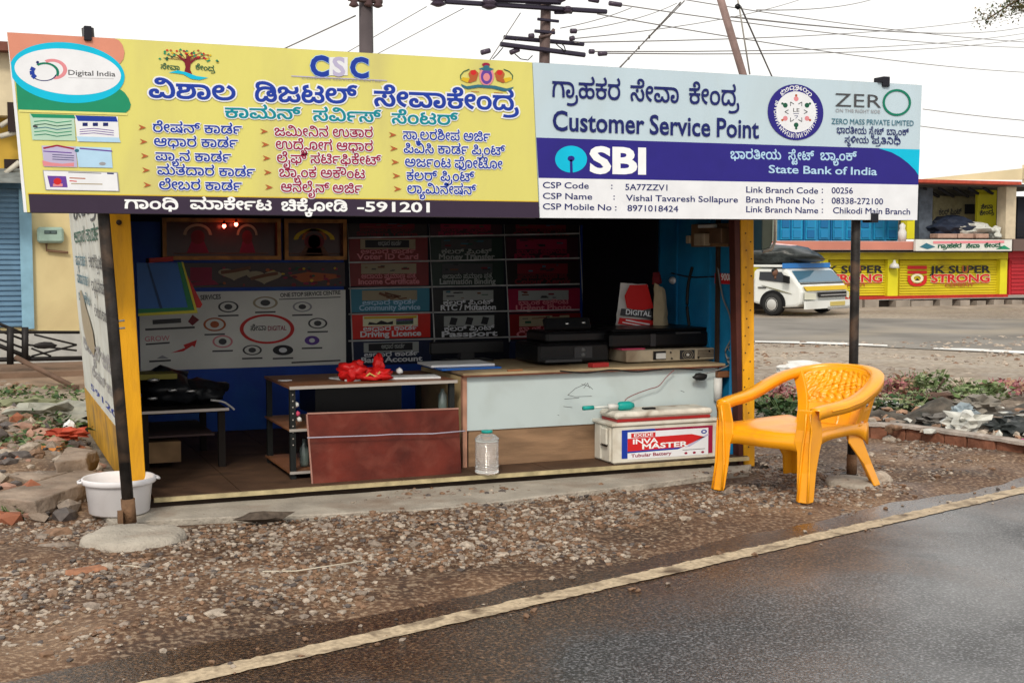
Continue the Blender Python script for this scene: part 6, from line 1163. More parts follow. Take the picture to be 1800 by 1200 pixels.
# big grey services chart
g_, pr, a, b, z0, z1 = flatboard('wall_chart', 'large grey printed chart with a red ring and small round icons', 'chart', (247,517,608,652), mat('chart_sheet', (.74,.74,.7), .35, vary=.12, vscale=2, bump=.15, bscale=5), .008)
w = b-a; h = z1-z0
def cp(x, y):
    p = WP(x, y); return p
pr2 = Print((0,YW-.008,0), (1,0,0), (0,0,1), WP)
pr2.ellipse(469,578,48,26,'brightred',.002,56,.86); pr2.text('ಸೇವಾ', 440,581,468,580,14,'darkgrey',.0024,15); pr2.text('DIGITAL', 470,581,503,580,11,'crimson',.0024,20)
for (x, y, rx, ry, c, f) in ((401,539,18,10,'darkgrey',0),(466,532,22,11,'tan',0),(531,539,17,9,'grey',0),(558,568,17,9.5,'darkgrey',0),(377,570,20,12,'rust',0),(391,600,18,11,'pink',0),(443,615,17,9,'darkgrey',0),(497,615,18,9,'black',1),(548,598,13,8,'purple',1)):
    pr2.ellipse(x, y, rx, ry, c, .002, 28, 0 if f else .8); pr2.ellipse(x, y, rx*.4, ry*.5, 'offwhite' if f else ('darkgrey' if c != 'rust' else 'rust'), .0025, 12)
    pr2.line([(x-18,y+ry+6),(x+18,y+ry+5)], .014, 'darkgrey', .002)
pr2.text('SERVICES', 352,527,388,525,11,'darkgrey',.0024,30); pr2.text('ONE STOP SERVICE CENTRE', 492,522,598,517,9,'darkgrey',.0024,30); pr2.line([(490,526),(598,522)], .008, 'darkgrey', .002)
pr2.line([(268,566),(318,563)], .04, 'darkgrey', .002); pr2.line([(255,579),(342,575)], .018, 'darkgrey', .002); pr2.poly([(330,565),(338,553),(350,562),(338,572)], 'maroon', .002)
pr2.poly([(300,620),(325,611),(322,606),(346,597),(342,610),(338,607),(322,617)], 'brightred', .002); pr2.line([(256,605),(298,602)], .014, 'darkgrey', .002); pr2.text('GROW', 254,600,298,598,12,'pink',.0024,10); pr2.line([(262,635),(300,633)], .016, 'darkgrey', .002); pr2.poly([(275,630),(285,624),(297,630)], 'grey', .002)
pr2.line([(512,637),(598,633)], .014, 'darkgrey', .002)
pr2.build(g_, 'chart_print')
# heart photo strip
g_, pr, a, b, z0, z1 = flatboard('photo_banner', 'dark photo banner with two pale heart shapes and red flowers', 'banner', (320,466,606,506), mat('dark_banner', (.035,.012,.014), .3, vary=.2), .01)
q = Print((0,YW-.01,0), (1,0,0), (0,0,1), WP)
def heart(cx, cy, s_, c, l): q.poly([(cx+s_*16*sin(t)**3/16, cy-s_*.42*(13*cos(t)-5*cos(2*t)-2*cos(3*t)-cos(4*t))/16) for t in np.linspace(0, 2*pi, 30)[:-1]], c, l)
heart(411,481,28,'tan',.002); heart(464,486,31,'tan',.0023)
q.line([(388,479),(412,476),(440,470)], .03, 'brown', .0028); q.line([(440,490),(465,484),(488,480)], .03, 'brown', .0028)
q.rect(334,470,372,494,'crimson',.002); q.poly([(330,497),(375,492),(385,500),(332,503)],'crimson',.0024)
rd = random.Random(9)
for k in range(46): x = rd.choice([rd.uniform(375,600), rd.uniform(508,600)]); y = rd.uniform(471,502); q.ellipse(x, y, rd.uniform(2,6), rd.uniform(1.5,3), rd.choice(['crimson','maroon','darkgreen','inkyellow','rust','maroon','black']), .0016+k*3e-6 if x < 505 else .0021+k*3e-6, 9)
q.poly([(508,484),(540,478),(590,482),(596,488),(560,494),(530,496)], 'rust', .0018)
q.build(g_, 'banner_print')
# framed shrine pictures, simple figures only
gold = mat('gilded_frame', (.30,.13,.035), .4, metal=.3, vary=.4, vscale=12)
def shrine(label, px, arcs, inner):
    x0, y0, x1, y1 = px; a = WP(x0, y1); b = WP(x1, y0); D = .09
    r = base('framed_picture', label, 'picture', (a[0], YW, a[1]), 'framed pictures above the posters')
    f = .035
    MB().box((a[0],YW-D,b[1]-f),(b[0],YW,b[1])).build('frame_rail', gold, r); MB().box((a[0],YW-D,a[1]),(b[0],YW,a[1]+f)).build('frame_rail', gold, r)
    MB().box((a[0],YW-D,a[1]+f),(a[0]+f,YW,b[1]-f)).build('frame_stile', gold, r); MB().box((b[0]-f,YW-D,a[1]+f),(b[0],YW,b[1]-f)).build('frame_stile', gold, r)
    MB().box((a[0]+f,YW-.02,a[1]+f),(b[0]-f,YW-.001,b[1]-f)).build('picture_sheet', mat('picture_dark_red', (.06,.012,.01), .2, vary=.3), r)
    q = Print((0,YW-.02,0), (1,0,0), (0,0,1)); W = b[0]-a[0]; H = b[1]-a[1]
    for (cx, cy, s_, c) in arcs:
        X = a[0]+W*cx; Z = a[1]+H*cy
        q.ellipse(X, Z, W*s_, H*.27, c, .002, 24, .78, 0, 0, pi); q.ellipse(X, Z-H*.05, W*s_*.5, H*.17, 'maroon', .0016, 16); q.poly([(X-W*s_*.8,Z-H*.45),(X+W*s_*.8,Z-H*.45),(X+W*s_*.4,Z-H*.12),(X-W*s_*.4,Z-H*.12)], inner, .0014)
    q.rect(a[0]+W*.1, a[1]+H*.14, b[0]-W*.1, a[1]+H*.17, 'brown', .0022)
    q.build(r, 'picture_print'); return r
f1 = shrine('wide gilded frame holding two dim haloed figures under red bulbs', (284,385,490,457), [(.3,.6,.12,'tan'),(.72,.6,.09,'tan')], 'crimson')
f2 = shrine('small gilded frame with an orange garlanded figure, beside the wide frame', (497,386,605,457), [(.5,.5,.33,'inkyellow'),(.5,.5,.2,'rust')], 'brown')
for (x, y) in ((394,397),(415,394)):
    c = gy(x, y, YB-.14); mb = MB(); mb.lathe([(.002,-.022),(.014,-.012),(.017,.0),(.012,.012),(.003,.017)], (c.x,c.y,c.z), 10)
    o = mb.build('bulb', mat('lit_red_bulb', (.8,.1,.08), .3, emit=(1,.12,.07,14))); l = base('indicator_lamp', 'small lit red bulb over the wide framed picture, ' + ('the left one of the pair' if x < 400 else 'the right one of the pair'), 'lamp', c, 'red bulbs over the picture')
    attach(o, l); MB().lathe([(.012,.012),(.012,.035),(.004,.05)], (c.x,c.y,c.z), 8).build('bulb_holder', dark_wood, l)

# blue folder and red folder hanging at the left
Yh = 10.6
def quad_obj(name, m, pts, Y, th, parent=None):
    W = [gy(x, y, Y) for x, y in pts]; mb = MB(); mb.prism(W, (0,th,0)); return mb.build(name, m, parent, fix=True)
h_ = base('hanging_folder', 'big blue plastic folder with green and yellow edge hanging at the left', 'folder', gy(300,555,Yh))
bf = mat('blue_plastic', (.012,.1,.34), .35, vary=.2, vscale=2); 
quad_obj('cover', bf, [(240,462),(312,462),(330,540),(243,543)], Yh-.02, .015, h_)
quad_obj('green_edge', mat('green_plastic', (.01,.16,.05), .4), [(312,461),(319,461),(342,545),(243,551),(243,543),(330,540)], Yh-.024, .03, h_)
quad_obj('yellow_edge', mat('yellow_plastic', (.5,.45,.03), .4), [(319,460.5),(322,460.5),(348,550),(243,555.5),(243,551),(342,545)], Yh-.028, .03, h_)
quad_obj('fold', mat('folder_crease', (.008,.04,.12), .5), [(258,462),(261,462),(286,542),(281,542)], Yh-.0245, .003, h_)
o = quad_obj('red_folder', mat('red_plastic', (.5,.015,.01), .4, vary=.2), [(322,470),(327,480),(356,535),(352,541),(345,541)], Yh+.05, .03); tag(o, 'red folder edge showing behind the blue folder', 'folder')
o = quad_obj('red_shelf_box', MATS['red_plastic'], [(262,454),(305,451),(305,459),(262,462)], Yh+.1, .2); tag(o, 'flat red box lying on top of the blue folder', 'box')

# ------------------------------------------------------------------ counter
lam = mat('pale_blue_laminate', (.47,.55,.56), .35, vary=.05, vscale=2, dirt=(.33,.36,.34), dscale=3, damt=.35, bump=.08, bscale=6)
ply = mat('bare_plywood', (.27,.165,.095), .7, vary=.3, vscale=5, stretch=(.5,1,3), dirt=(.13,.08,.05), dscale=3, damt=.6, bump=.3)
YC = 9.2
def FPt(x, y, Y=YC): return gy(x, y, Y)
tl = FPt(820,662); br = FPt(1244,812); ml = FPt(820,757); ct = base('counter', 'long service counter with pale blue front and worn light wooden top', 'counter', (tl.x, YC, FZ))
ztop = tl.z; zm = ml.z; xr = XR-.12
MB().box((tl.x, YC, zm), (xr, YC+.02, ztop)).build('front_panel', lam, ct)
MB().box((tl.x+.02, YC+.012, FZ), (xr, YC+.03, zm-.001)).build('kick_panel', ply, ct)
MB().box((tl.x-.035, YC-.012, FZ), (tl.x-.001, YC+.03, ztop)).build('edge_strip', mat('pale_strip_wood', (.42,.22,.15), .6, vary=.3), ct)
MB().box((tl.x-.03, YC+.03, FZ), (tl.x, YC+.98, ztop-.001)).build('end_panel', mat('cream_end_panel', (.5,.38,.2), .6, vary=.2), ct)
MB().box((tl.x-.04, YC-.04, ztop+.012), (xr+.05, YC+1.05, ztop+.03)).build('counter_top', mat('worn_counter_top', (.36,.28,.17), .5, vary=.25, vscale=3, dirt=(.12,.06,.03), dscale=2.5, damt=.7), ct)
MB().box((tl.x-.045, YC-.046, ztop), (xr+.05, YC-.005, ztop+.0118)).build('top_edging', mat('red_brown_edge', (.12,.035,.018), .5, vary=.3), ct)
# scribbles on the laminate
pr = Print((0,YC,0), (1,0,0), (0,0,1), lambda x, y: (FPt(x,y).x, FPt(x,y).z))
for L_ in ([(998,694),(1012,682),(1024,677),(1030,673)],[(998,694),(1010,697),(1040,696)],[(1022,675),(1036,679),(1042,684)],[(992,701),(1018,699)],[(990,714),(1006,716)],[(1026,682),(1033,673),(1036,682)],[(980,729),(983,730)],[(1196,686),(1203,689)]): pr.line(L_, .0035, 'darkgrey', .001)
pr.build(ct, 'pen_scribble')
ZT = ztop+.03
def CT(x, y): return gz(x, y, ZT)
# notebooks on the counter
def pad(name, label, cat, x, y, w_, d_, h_, m, rz=.0, z=ZT, th2=None, group=None):
    c = gz(x, y, z); mb = MB(); mb.box((c.x-w_/2, c.y-d_/2, z), (c.x+w_/2, c.y+d_/2, z+h_), bev=.003, rot=Matrix.Rotation(rz, 3, 'Z'))
    return tag(mb.build(name, m), label, cat, group)
paper = mat('white_paper', (.7,.71,.72), .7, vary=.05); bluec = mat('blue_cover', (.02,.12,.45), .4)
nb_ = pad('notebook', 'white notebook with blue cover lying on the counter end', 'notebook', 812, 646, .5, .4, .014, bluec, .05)
o = pad('paper_sheaf', 'loose white papers stacked on the blue notebook', 'papers', 801, 641, .52, .38, .018, paper, -.03, ZT+.016)
pad('pen', 'short brown pencil lying on the counter top', 'pencil', 905, 652, .13, .02, .012, mat('orange_pencil', (.3,.12,.05), .5), .1)
# printer in silhouette, black
blk = mat('black_plastic', (.006,.006,.007), .35, vary=.3, vscale=3); blk2 = mat('dark_grey_plastic', (.035,.035,.038), .4)
mon = base('printer', 'bulky black printer with raised lid in the middle of the counter', 'printer', CT(1010,646))
A = gy(938,640,9.65); B = gy(1062,640,9.65)
MB().box((A.x,9.55,ZT+.01),(B.x,10.05,ZT+.17), bev=.02).build('body', blk, mon)
MB().box((A.x+.1,9.62,ZT+.17),(B.x+.02,10.05,ZT+.26), bev=.02).build('scanner_unit', blk, mon)
mb = MB(); q0 = gy(955,572,9.75); mb.box((A.x+.12,9.7,ZT+.265),(B.x-.1,9.74,ZT+.37), bev=.01, rot=Matrix.Rotation(-.5,3,'X')); mb.build('lid', blk, mon)
MB().box((A.x+.02,9.46,ZT+.03),(A.x+.34,9.56,ZT+.05)).build('paper_tray', blk2, mon)
MB().box((B.x-.32,9.545,ZT+.05),(B.x-.16,9.551,ZT+.14)).build('control_panel', blk2, mon)
mb = MB()
for k in range(2): mb.lathe([(.018,-.004),(.018,.0)], (B.x-.24,9.546,ZT+.075+.04*k), 10, axis='Y')
mb.build('button', mat('grey_button', (.12,.12,.12), .4), mon)
for (x, y) in ((997,569),(1026,567)):
    c = gy(x, y, 9.7); MB().lump((c.x,c.y,c.z), (.022,.01,.012), x, .1, 1).build('metal_hinge', mat('bright_steel', (.5,.5,.5), .2, metal=.8), mon)
# black flat unit (wide) and beige UPS under it
up = base('battery_inverter', 'beige metal inverter with round vent at the counter end', 'inverter', CT(1180,648))
A = gy(1103,642,9.4); B = gy(1262,638,9.4); bei = mat('aged_beige_metal', (.42,.35,.25), .5, vary=.2, vscale=6, dirt=(.15,.09,.05), dscale=5, damt=.6); zc = ZT+.01; zh = gy(1180,614,9.4).z
MB().box((A.x,9.42,zc),(B.x,10.05,zh), bev=.008).build('case', bei, up)
zc2 = (zc+zh)/2; X = lambda x: gy(x,630,9.4).x
MB().box((X(1150),9.405,zc2-.03),(X(1171),9.4195,zh-.012)).build('socket', blk, up); MB().box((X(1153),9.39,zc2-.025),(X(1170),9.404,zc2+.022), bev=.004).build('plug', mat('white_plastic', (.6,.6,.58), .4), up)
fb = MB(); fb.box((X(1197),9.408,zc+.015),(X(1222),9.4195,zh-.01)); fb.build('fan_grille', blk2, up)
for k in range(3):
    mb = MB(); R = .012+.013*k; P = [(X(1209.5)+R*1.35*cos(t), 9.404, zc2+R*sin(t)) for t in np.linspace(0,2*pi,17)]; mb.tube(P, .002, 4); mb.build('grille_ring', bei, up)
MB().lathe([(.012,-.008),(.012,.0)], (X(1209.5),9.407,zc2), 12, axis='Y').build('fan_hub', MATS['white_plastic'], up)
for k in range(4): MB().box((X(1228),9.412,zc+.03+.016*k),(X(1262)-.01,9.4195,zc+.035+.016*k)).build('vent_slot', dark_wood, up)
for (x,d) in ((1180,.0),(1182,-.05),(1229,-.05),(1248,.0)): MB().lathe([(.007,-.01),(.007,.0)], (X(x),9.415,zh-.025+d), 8, axis='Y').build('knob', blk, up)
MB().box((X(1103)-.02,9.46,zh+.001),(X(1140),9.8,zh+.012)).build('pink_cloth', mat('pink_cloth', (.5,.06,.12), .7), None).name = 'folded_cloth'
tag(bpy.data.objects['folded_cloth'], 'folded pink cloth lying on the beige inverter', 'cloth')
bs = base('black_scanner', 'long black lidded machine lying on top of the beige inverter', 'scanner', (X(1180),9.6,zh))
A = gy(1068,600,9.55); B = gy(1277,600,9.55); z0_ = zh+.013; z1_ = gy(1170,580,9.5).z
MB().box((A.x,9.5,z0_),(B.x,10.2,z1_-.015), bev=.02).build('body', blk, bs); MB().box((A.x+.03,9.53,z1_-.0145),(B.x-.06,10.2,z1_+.012), bev=.012).build('lid', blk, bs)
MB().box((gy(1143,600,9.5).x,9.494,z0_+.01),(gy(1152,600,9.5).x,9.4995,z1_-.03)).build('grey_strip', blk2, bs)
c = gy(1210,585,9.49); MB().box((c.x-.12,9.49,c.z-.006),(c.x+.12,9.4995,c.z+.008)).build('handle', blk2, bs)
# red bit and cables on the counter
o = pad('stapler', 'small dark red stapler lying before the black printer', 'stapler', 1052, 645, .16, .07, .035, mat('dark_red_plastic', (.28,.02,.02), .4), .2)
def cable(label, pts, r, m, name='cable', group='cables hanging in the stall'):
    mb = MB(); P = []
    for i in range(len(pts)-1):
        for k in range(6):
            t = k/6; p0 = Vector(pts[max(i-1,0)]); p1 = Vector(pts[i]); p2 = Vector(pts[i+1]); p3 = Vector(pts[min(i+2,len(pts)-1)])
            P.append(.5*((2*p1)+(p2-p0)*t+(2*p0-5*p1+4*p2-p3)*t*t+(3*p1-p0-3*p2+p3)*t*t*t))
    P.append(Vector(pts[-1])); mb.tube(P, r, 6); return tag(mb.build(name, m), label, 'cable', group)
cblk = mat('black_cable', (.015,.015,.015), .5); cgry = mat('grey_cable', (.2,.2,.2), .5); cred = mat('dull_red_cable', (.22,.1,.1), .5)
cable('dark cable looping off the counter front down to the battery top', [gy(x,y,YC-.05) for x,y in ((1185,650),(1172,662),(1158,678),(1140,684),(1118,692),(1102,700),(1098,706))], .004, cred)
cable('black cables lying loose along the counter edge by the printer', [gz(x,y,ZT+.008) for x,y in ((985,652),(1030,655),(1075,650),(1120,653),(1180,648),(1235,650))], .006, cblk)
cable('grey cable curling from the counter end', [gy(x,y,YC-.06) for x,y in ((1285,640),(1268,648),(1245,655),(1225,662))], .005, cgry)
o = MB().lump(tuple(gy(1230,662,YC-.07)), (.065,.03,.028), 3, .2, 2).build('plug', cblk); tag(o, 'black plug top dangling at the right end of the counter front', 'plug')
cable('black cable running down the blue side wall behind the counter', [gx(x,y,XR-.03) for x,y in ((1217,470),(1210,500),(1208,540),(1212,575))], .014, cblk)
cable('thin cable drooping on the blue side wall near the post', [gx(x,y,XR-.04) for x,y in ((1262,470),(1270,520),(1283,555),(1287,590),(1275,618),(1285,640))], .007, cgry)
cable('tangled thin cable on the blue side wall above the counter end', [gx(x,y,XR-.05) for x,y in ((1292,605),(1280,612),(1290,625),(1278,632),(1288,645))], .006, cgry)
cable('horizontal thin cord across the blue side wall', [gx(x,y,XR-.03) for x,y in ((1180,480),(1215,487),(1255,486))], .006, cblk)
c = gx(1183,493,XR-.03); o = MB().lump((c.x,c.y,c.z), (.03,.06,.035), 1, .1, 2).build('bulb', mat('frosted_bulb', (.6,.6,.62), .3)); tag(o, 'small whitish unlit bulb on the blue side wall', 'bulb')
# red number plate
a, b = gx(1257,480,XR-.028), gx(1296,500,XR-.028); rp_ = base('number_plate', 'small red plate with white marks on the blue side wall', 'plate', a)
mb = MB(); mb.box((XR-.03,min(a.y,b.y),b.z),(XR-.0245,max(a.y,b.y),a.z)); mb.build('plate', mat('red_enamel', (.55,.02,.03), .35), rp_)
pr = Print((XR-.03,a.y,b.z), (0,-1,0), (0,0,1)); pr.text('9008', .1, .03, abs(a.y-b.y)-.08, .03, 75, 'white', .002, 20); pr.build(rp_, 'plate_print')
# meter box high on the side wall
mx = base('electric_meter', 'beige electric meter and fuse board high in the right corner', 'meter', gx(1245,435,XR-.05))
def sidebox(x0,y0,x1,y1,X,th,name,m,par,bev=.006):
    a, b = gx(x0,y1,X-th), gx(x1,y0,X-th); return MB().box((X-th,min(a.y,b.y),min(a.z,b.z)),(X,max(a.y,b.y),max(a.z,b.z)), bev=bev).build(name, m, par)
sidebox(1214,392,1279,434,XR-.03,.05,'board',mat('aged_meter_board', (.2,.12,.06), .6, vary=.3), mx)
sidebox(1219,410,1238,432,XR-.085,.06,'fuse_box',bei,mx); sidebox(1246,400,1268,428,XR-.085,.08,'meter_case',mat('brown_meter', (.12,.07,.04), .4, vary=.3), mx)
sidebox(1226,394,1256,401,XR-.085,.03,'switch_strip',MATS['white_plastic'],mx); sidebox(1205,414,1212,428,XR-.03,.05,'holder',bei,mx)
# bags hanging in the corner
def bag(name, label, pts, Y, th, m, cat='bag', seed=0):
    W = [gy(x, y, Y) for x, y in pts]; mb = MB(); n = 8
    bot0, bot1, top1, top0 = W
    V = []; 
    for j in range(n+1):
        l = bot0.lerp(top0, j/n); r = bot1.lerp(top1, j/n)
        for s_ in (0, 1):
            for i in range(n+1):
                p = l.lerp(r, i/n); bul = sin(pi*i/n)*(.25+.75*sin(pi*min(1,(j+1.5)/n*.8)))*th
                V.append((p.x, Y+(bul if s_ else -bul)+.02*noise.noise(Vector((i*.8, j*.8, seed))), p.z+.01*noise.noise(Vector((i*.9,seed,3)))))
    q = n+1
    for j in range(n):
        for s_ in (0,1):
            for i in range(n):
                a = (j*2+s_)*q+i; b = ((j+1)*2+s_)*q+i; mb.f.append((a,a+1,b+1,b) if not s_ else (a,b,b+1,a+1)); mb.m.append(0); mb.sm.append(True)
    mb.v = V; return tag(mb.build(name, m), label, cat)
redbag = mat('red_print_bag', (.55,.01,.015), .5, vary=.15)
b1 = bag('carrier_bag', 'red and white printed carrier bag hanging in the corner', [(1082,571),(1147,577),(1139,500),(1091,497)], 10.1, .07, mat('white_bag', (.62,.6,.58), .5, vary=.1), seed=2)
pr = Print((0,10.1-.085,0), (1,0,0), (0,0,1), lambda x,y: (gy(x,y,10.03).x, gy(x,y,10.03).z))
pr.poly([(1105,501),(1136,500),(1147,541),(1122,546),(1100,541),(1096,520)], 'brightred', .004); pr.poly([(1090,542),(1144,546),(1145,560),(1088,554)], 'darkgrey', .005); pr.poly([(1087,558),(1146,563),(1147,575),(1084,569)], 'brightred', .005)
pr.text('DIGITAL', 1097, 552, 1142, 556, 12, 'white', .008, 20); pr.line([(1098,562),(1140,570)], .01, 'white', .008); pr.line([(1092,566),(1130,573)], .008, 'white', .008)
pr.build(b1, 'bag_print')
bag('cloth_bag', 'beige cloth bag hanging right of the red carrier bag', [(1148,577),(1175,575),(1170,510),(1150,497)], 9.95, .05, mat('beige_cloth', (.38,.31,.2), .8, vary=.2), seed=5)
bag('maroon_cap', 'maroon cloth bundle on the hook above the beige bag', [(1146,500),(1163,498),(1160,478),(1148,479)], 9.97, .05, mat('maroon_cloth', (.12,.01,.015), .8), cat='cloth', seed=7)
# dark box screen at the left end of the counter
sc_ = base('monitor', 'black flat monitor standing behind the notebook', 'monitor', gz(822,640,ZT))
a, b = gy(757,638,10.2), gy(886,598,10.2)
MB().box((a.x,10.2,ZT+.06),(b.x,10.24,b.z), bev=.008).build('screen', blk, sc_); MB().box(((a.x+b.x)/2-.06,10.2,ZT+.01),((a.x+b.x)/2+.06,10.28,ZT+.07)).build('stand', blk, sc_); MB().box(((a.x+b.x)/2-.2,10.12,ZT),((a.x+b.x)/2+.2,10.34,ZT+.012)).build('foot', blk, sc_)

# ------------------------------------------------------------------ maroon board and rack
mar = mat('maroon_board', (.105,.016,.009), .45, vary=.45, vscale=4, dirt=(.2,.06,.04), dscale=5, damt=.45, bump=.25, bscale=25, rvary=.15)
YM = 8.95
q = [gy(x,y,YM) for x,y in ((550,851),(811,831),(810,720),(543,729))]
q[2].y += .05; q[3].y += .05
bm_ = base('board', 'scuffed maroon board leaning against the rack, tied with cord', 'board', q[0])
MB().hexa(q, [p+Vector((0,.018,0)) for p in q]).build('panel', mar, bm_, fix=True)
MB().tube([q[3]+Vector((0,-.001,.004)), q[2]+Vector((0,-.001,.004))], .007, 4, smooth=False).build('edge_strip', mat('pinkish_edge', (.38,.2,.16), .6, vary=.2), bm_)
MB().tube([q[0]+Vector((-.004,-.001,0)), q[3]+Vector((-.004,-.001,0))], .006, 4, smooth=False).build('edge_strip', MATS['pinkish_edge'], bm_)
P = [gy(x,y,YM-.02) for x,y in ((540,769),(600,767),(660,765),(690,763),(760,762),(818,757))]
tag(MB().tube(P, .0045, 6).build('tying_cord', mat('pale_violet_cord', (.36,.34,.42), .6)), 'pale cord tied straight across the maroon board', 'cord')
a = gy(814,832,YM); b = gy(808,664,YM)
rk = base('rack', 'black metal rack with brown wooden shelves behind the maroon board', 'rack', gy(530,850,9.2))
blkm = mat('black_rack_metal', (.018,.02,.02), .5, metal=.3); shelf = mat('red_brown_shelf', (.2,.085,.04), .4, vary=.3, vscale=4, stretch=(.4,2,1)); shedge = mat('shelf_edge', (.36,.33,.3), .5)
ft = gy(510,684,9.16); fr = gy(802,668,9.16); zt = (ft.z+fr.z)/2
xl = ft.x-.01; xr2 = fr.x; yb_ = 10.0
xl0 = gz(466,668,zt); 
MB().box((xl,9.14,zt-.006),(xr2,yb_,zt+.012)).build('top_shelf', shelf, rk); MB().box((xl,9.13,zt-.009),(xr2,9.139,zt+.013)).build('shelf_edge', shedge, rk)
for (px_, py_) in ((511,756),(521,830)):
    zz = gy(px_,py_,9.16).z; MB().box((xl,9.16,zz-.008),(xr2,yb_,zz+.006)).build('shelf', shelf, rk); MB().box((xl,9.15,zz-.011),(xr2,9.159,zz+.008)).build('shelf_edge', shedge, rk)
for (x, y) in ((xl+.03,9.19),(xl+.03,yb_-.03),(xr2-.03,9.19),(xr2-.03,yb_-.03)): MB().box((x-.02,y-.02,FZ),(x+.02,y+.02,zt-.008)).build('leg', blkm, rk)
mb = MB()
for k in range(9): mb.lathe([(.006,-.002),(.006,0)], (xl+.03,9.168,zt-.05-.045*k), 6, axis='Y')
stuff(mb.build('leg_holes', shedge, rk))
MB().box((xl+.25,9.4,zt-.24),(xr2-.35,9.9,zt-.03)).build('clutter', blk).name = 'dark_box'; tag(bpy.data.objects['dark_box'], 'black box pushed deep on the rack under the top shelf', 'box')
c = gy(778,707,9.3); o = MB().lathe([(.03,0),(.034,.02),(.034,.12),(.015,.15),(.015,.17)], (c.x,c.y,zt-.235), 12).build('jar', mat('dull_glass', (.12,.16,.15), .15, spec=.8)); tag(o, 'small dark glass jar near the right end of the rack', 'jar')
c = gy(535,790,9.35); o = MB().lathe([(.03,-.1),(.035,-.08),(.035,.03),(.014,.07),(.014,.1)], (c.x,c.y,c.z-.02), 12).build('jar', MATS['dull_glass']); tag(o, 'narrow glass bottle on the lower rack shelf behind the maroon board', 'bottle')
for k, (x, y, c_) in enumerate(((521,711,'white_plastic'),(523,727,'pink_cloth'),(526,737,'white_plastic'))):
    c = gy(x, y, 9.2); o = MB().lump((c.x,c.y,c.z), .022, k, .1, 1).build('tag', MATS[c_]); tag(o, 'small %s knob-like tag hanging from the rack leg, %s' % (('white','pink','white')[k], ('upper','middle','lower')[k]), 'tag', 'tags on the rack leg')
# papers and the red bag on the rack
pad('paper_sheaf', 'white sheets spread on the rack under the red bag', 'papers', 625, 666, .3, .28, .012, paper, .3, zt+.012)
pad('paper_sheaf', 'white folded papers on the rack beside the counter', 'papers', 722, 664, .42, .22, .014, paper, -.12, zt+.012)
pad('card', 'small white card lying at the left end of the rack top', 'card', 501, 669, .09, .06, .006, paper, .3, zt+.012)
rb = mat('shiny_red_plastic', (.6,.015,.015), .25, vary=.2, vscale=14, bump=.8, bscale=14)
c0 = gz(648,668,zt+.012); bg = base('red_bag', 'crumpled shiny red plastic bag knotted on the rack top', 'bag', c0)
mb = MB(); 
for (dx, dy, dz, r_, s_) in ((-.12,0,.065,(.10,.08,.065),1),(-.02,.02,.04,(.09,.08,.045),2),(.08,-.01,.05,(.09,.08,.05),3),(.03,-.05,.03,(.13,.06,.034),4)): mb.lump((c0.x+dx,c0.y+dy,c0.z+dz), r_, s_, .38, 3, fscale=2.6)
mb.build('bag_body', rb, bg)
MB().lump((c0.x+.08,c0.y+.02,c0.z+.12), (.04,.03,.07), 5, .3, 3, fscale=2.4).build('bag_handle', rb, bg); MB().lump((c0.x-.08,c0.y+.02,c0.z+.11), (.05,.03,.04), 8, .3, 3, fscale=2.4).build('bag_handle', rb, bg)
o = MB().tube([(c0.x-.06,c0.y-.08,c0.z+.02),(c0.x-.02,c0.y-.1,c0.z+.06),(c0.x+.03,c0.y-.09,c0.z+.03),(c0.x+.06,c0.y-.1,c0.z+.07)], .008, 5).build('bag_tie', mat('yellow_tie', (.55,.4,.12), .6), bg)
o = MB().lump((c0.x+.24,c0.y,c0.z+.06), (.03,.03,.025), 9, .2, 1).build('cotton_ball', paper); tag(o, 'small white crumpled tissue at the right of the red bag', 'tissue')

# left inner table with black things
dimw = mat('dark_table_wood', (.012,.009,.008), .8)  # table wood darkened as a whole to a near-black tone
tt = base('side_table', 'low dark side table with a pale front edge at the left of the stall', 'table', (1.3,9.9,FZ))
a, b = gy(250,723,9.9), gy(402,716,9.9); zt2 = (a.z+b.z)/2
MB().box((a.x-.1,9.9,zt2-.03),(b.x,10.9,zt2-.008)).build('table_top', dimw, tt); MB().box((a.x-.1,9.885,zt2-.02),(b.x,9.899,zt2+.0)).build('top_edge', mat('pale_edge', (.5,.44,.4), .5), tt)
for (x, y) in ((b.x-.05,9.94),(b.x-.05,10.8),(a.x+.02,9.94),(a.x+.02,10.8)): MB().box((x-.025,y-.025,FZ),(x+.025,y+.025,zt2-.031)).build('leg', dimw, tt)
zz = gy(300,765,9.95).z; MB().box((a.x-.08,9.95,zz-.015),(b.x-.1,10.8,zz)).build('lower_shelf', mat('dim_pink_shelf', (.05,.03,.03), .7), tt)
c = gy(290,795,9.95); o = MB().box((a.x,9.97,FZ+.05),(gy(318,790,9.97).x,10.4,zz-.05)).build('cardboard_box', mat('brown_card', (.2,.12,.06), .8, vary=.3)); tag(o, 'brown carton under the side table at the left', 'box')
leg_d = 0
bl = base('black_bag', 'heap of black bags and gadgets on the side table', 'bag', (a.x+.5,10.3,zt2))
mb = MB(); mb.lump((a.x+.22,10.3,zt2+.1), (.2,.22,.11), 2, .3, 3); mb.lump((a.x+.47,10.35,zt2+.08), (.2,.2,.09), 3, .3, 3); mb.lump((a.x+.2,10.4,zt2+.2), (.19,.18,.08), 6, .3, 3); mb.build('bag_body', mat('black_leatherette', (.012,.013,.016), .35, vary=.3, bump=.5, bscale=20), bl)
for (x,y) in ((270,668),(303,686),(336,687),(268,700)): c = gy(x,y,10.08); MB().lump((c.x,c.y,c.z), (.05,.01,.014), x, .2, 1).build('buckle', mat('dull_silver', (.35,.35,.35), .3, metal=.7), bl)
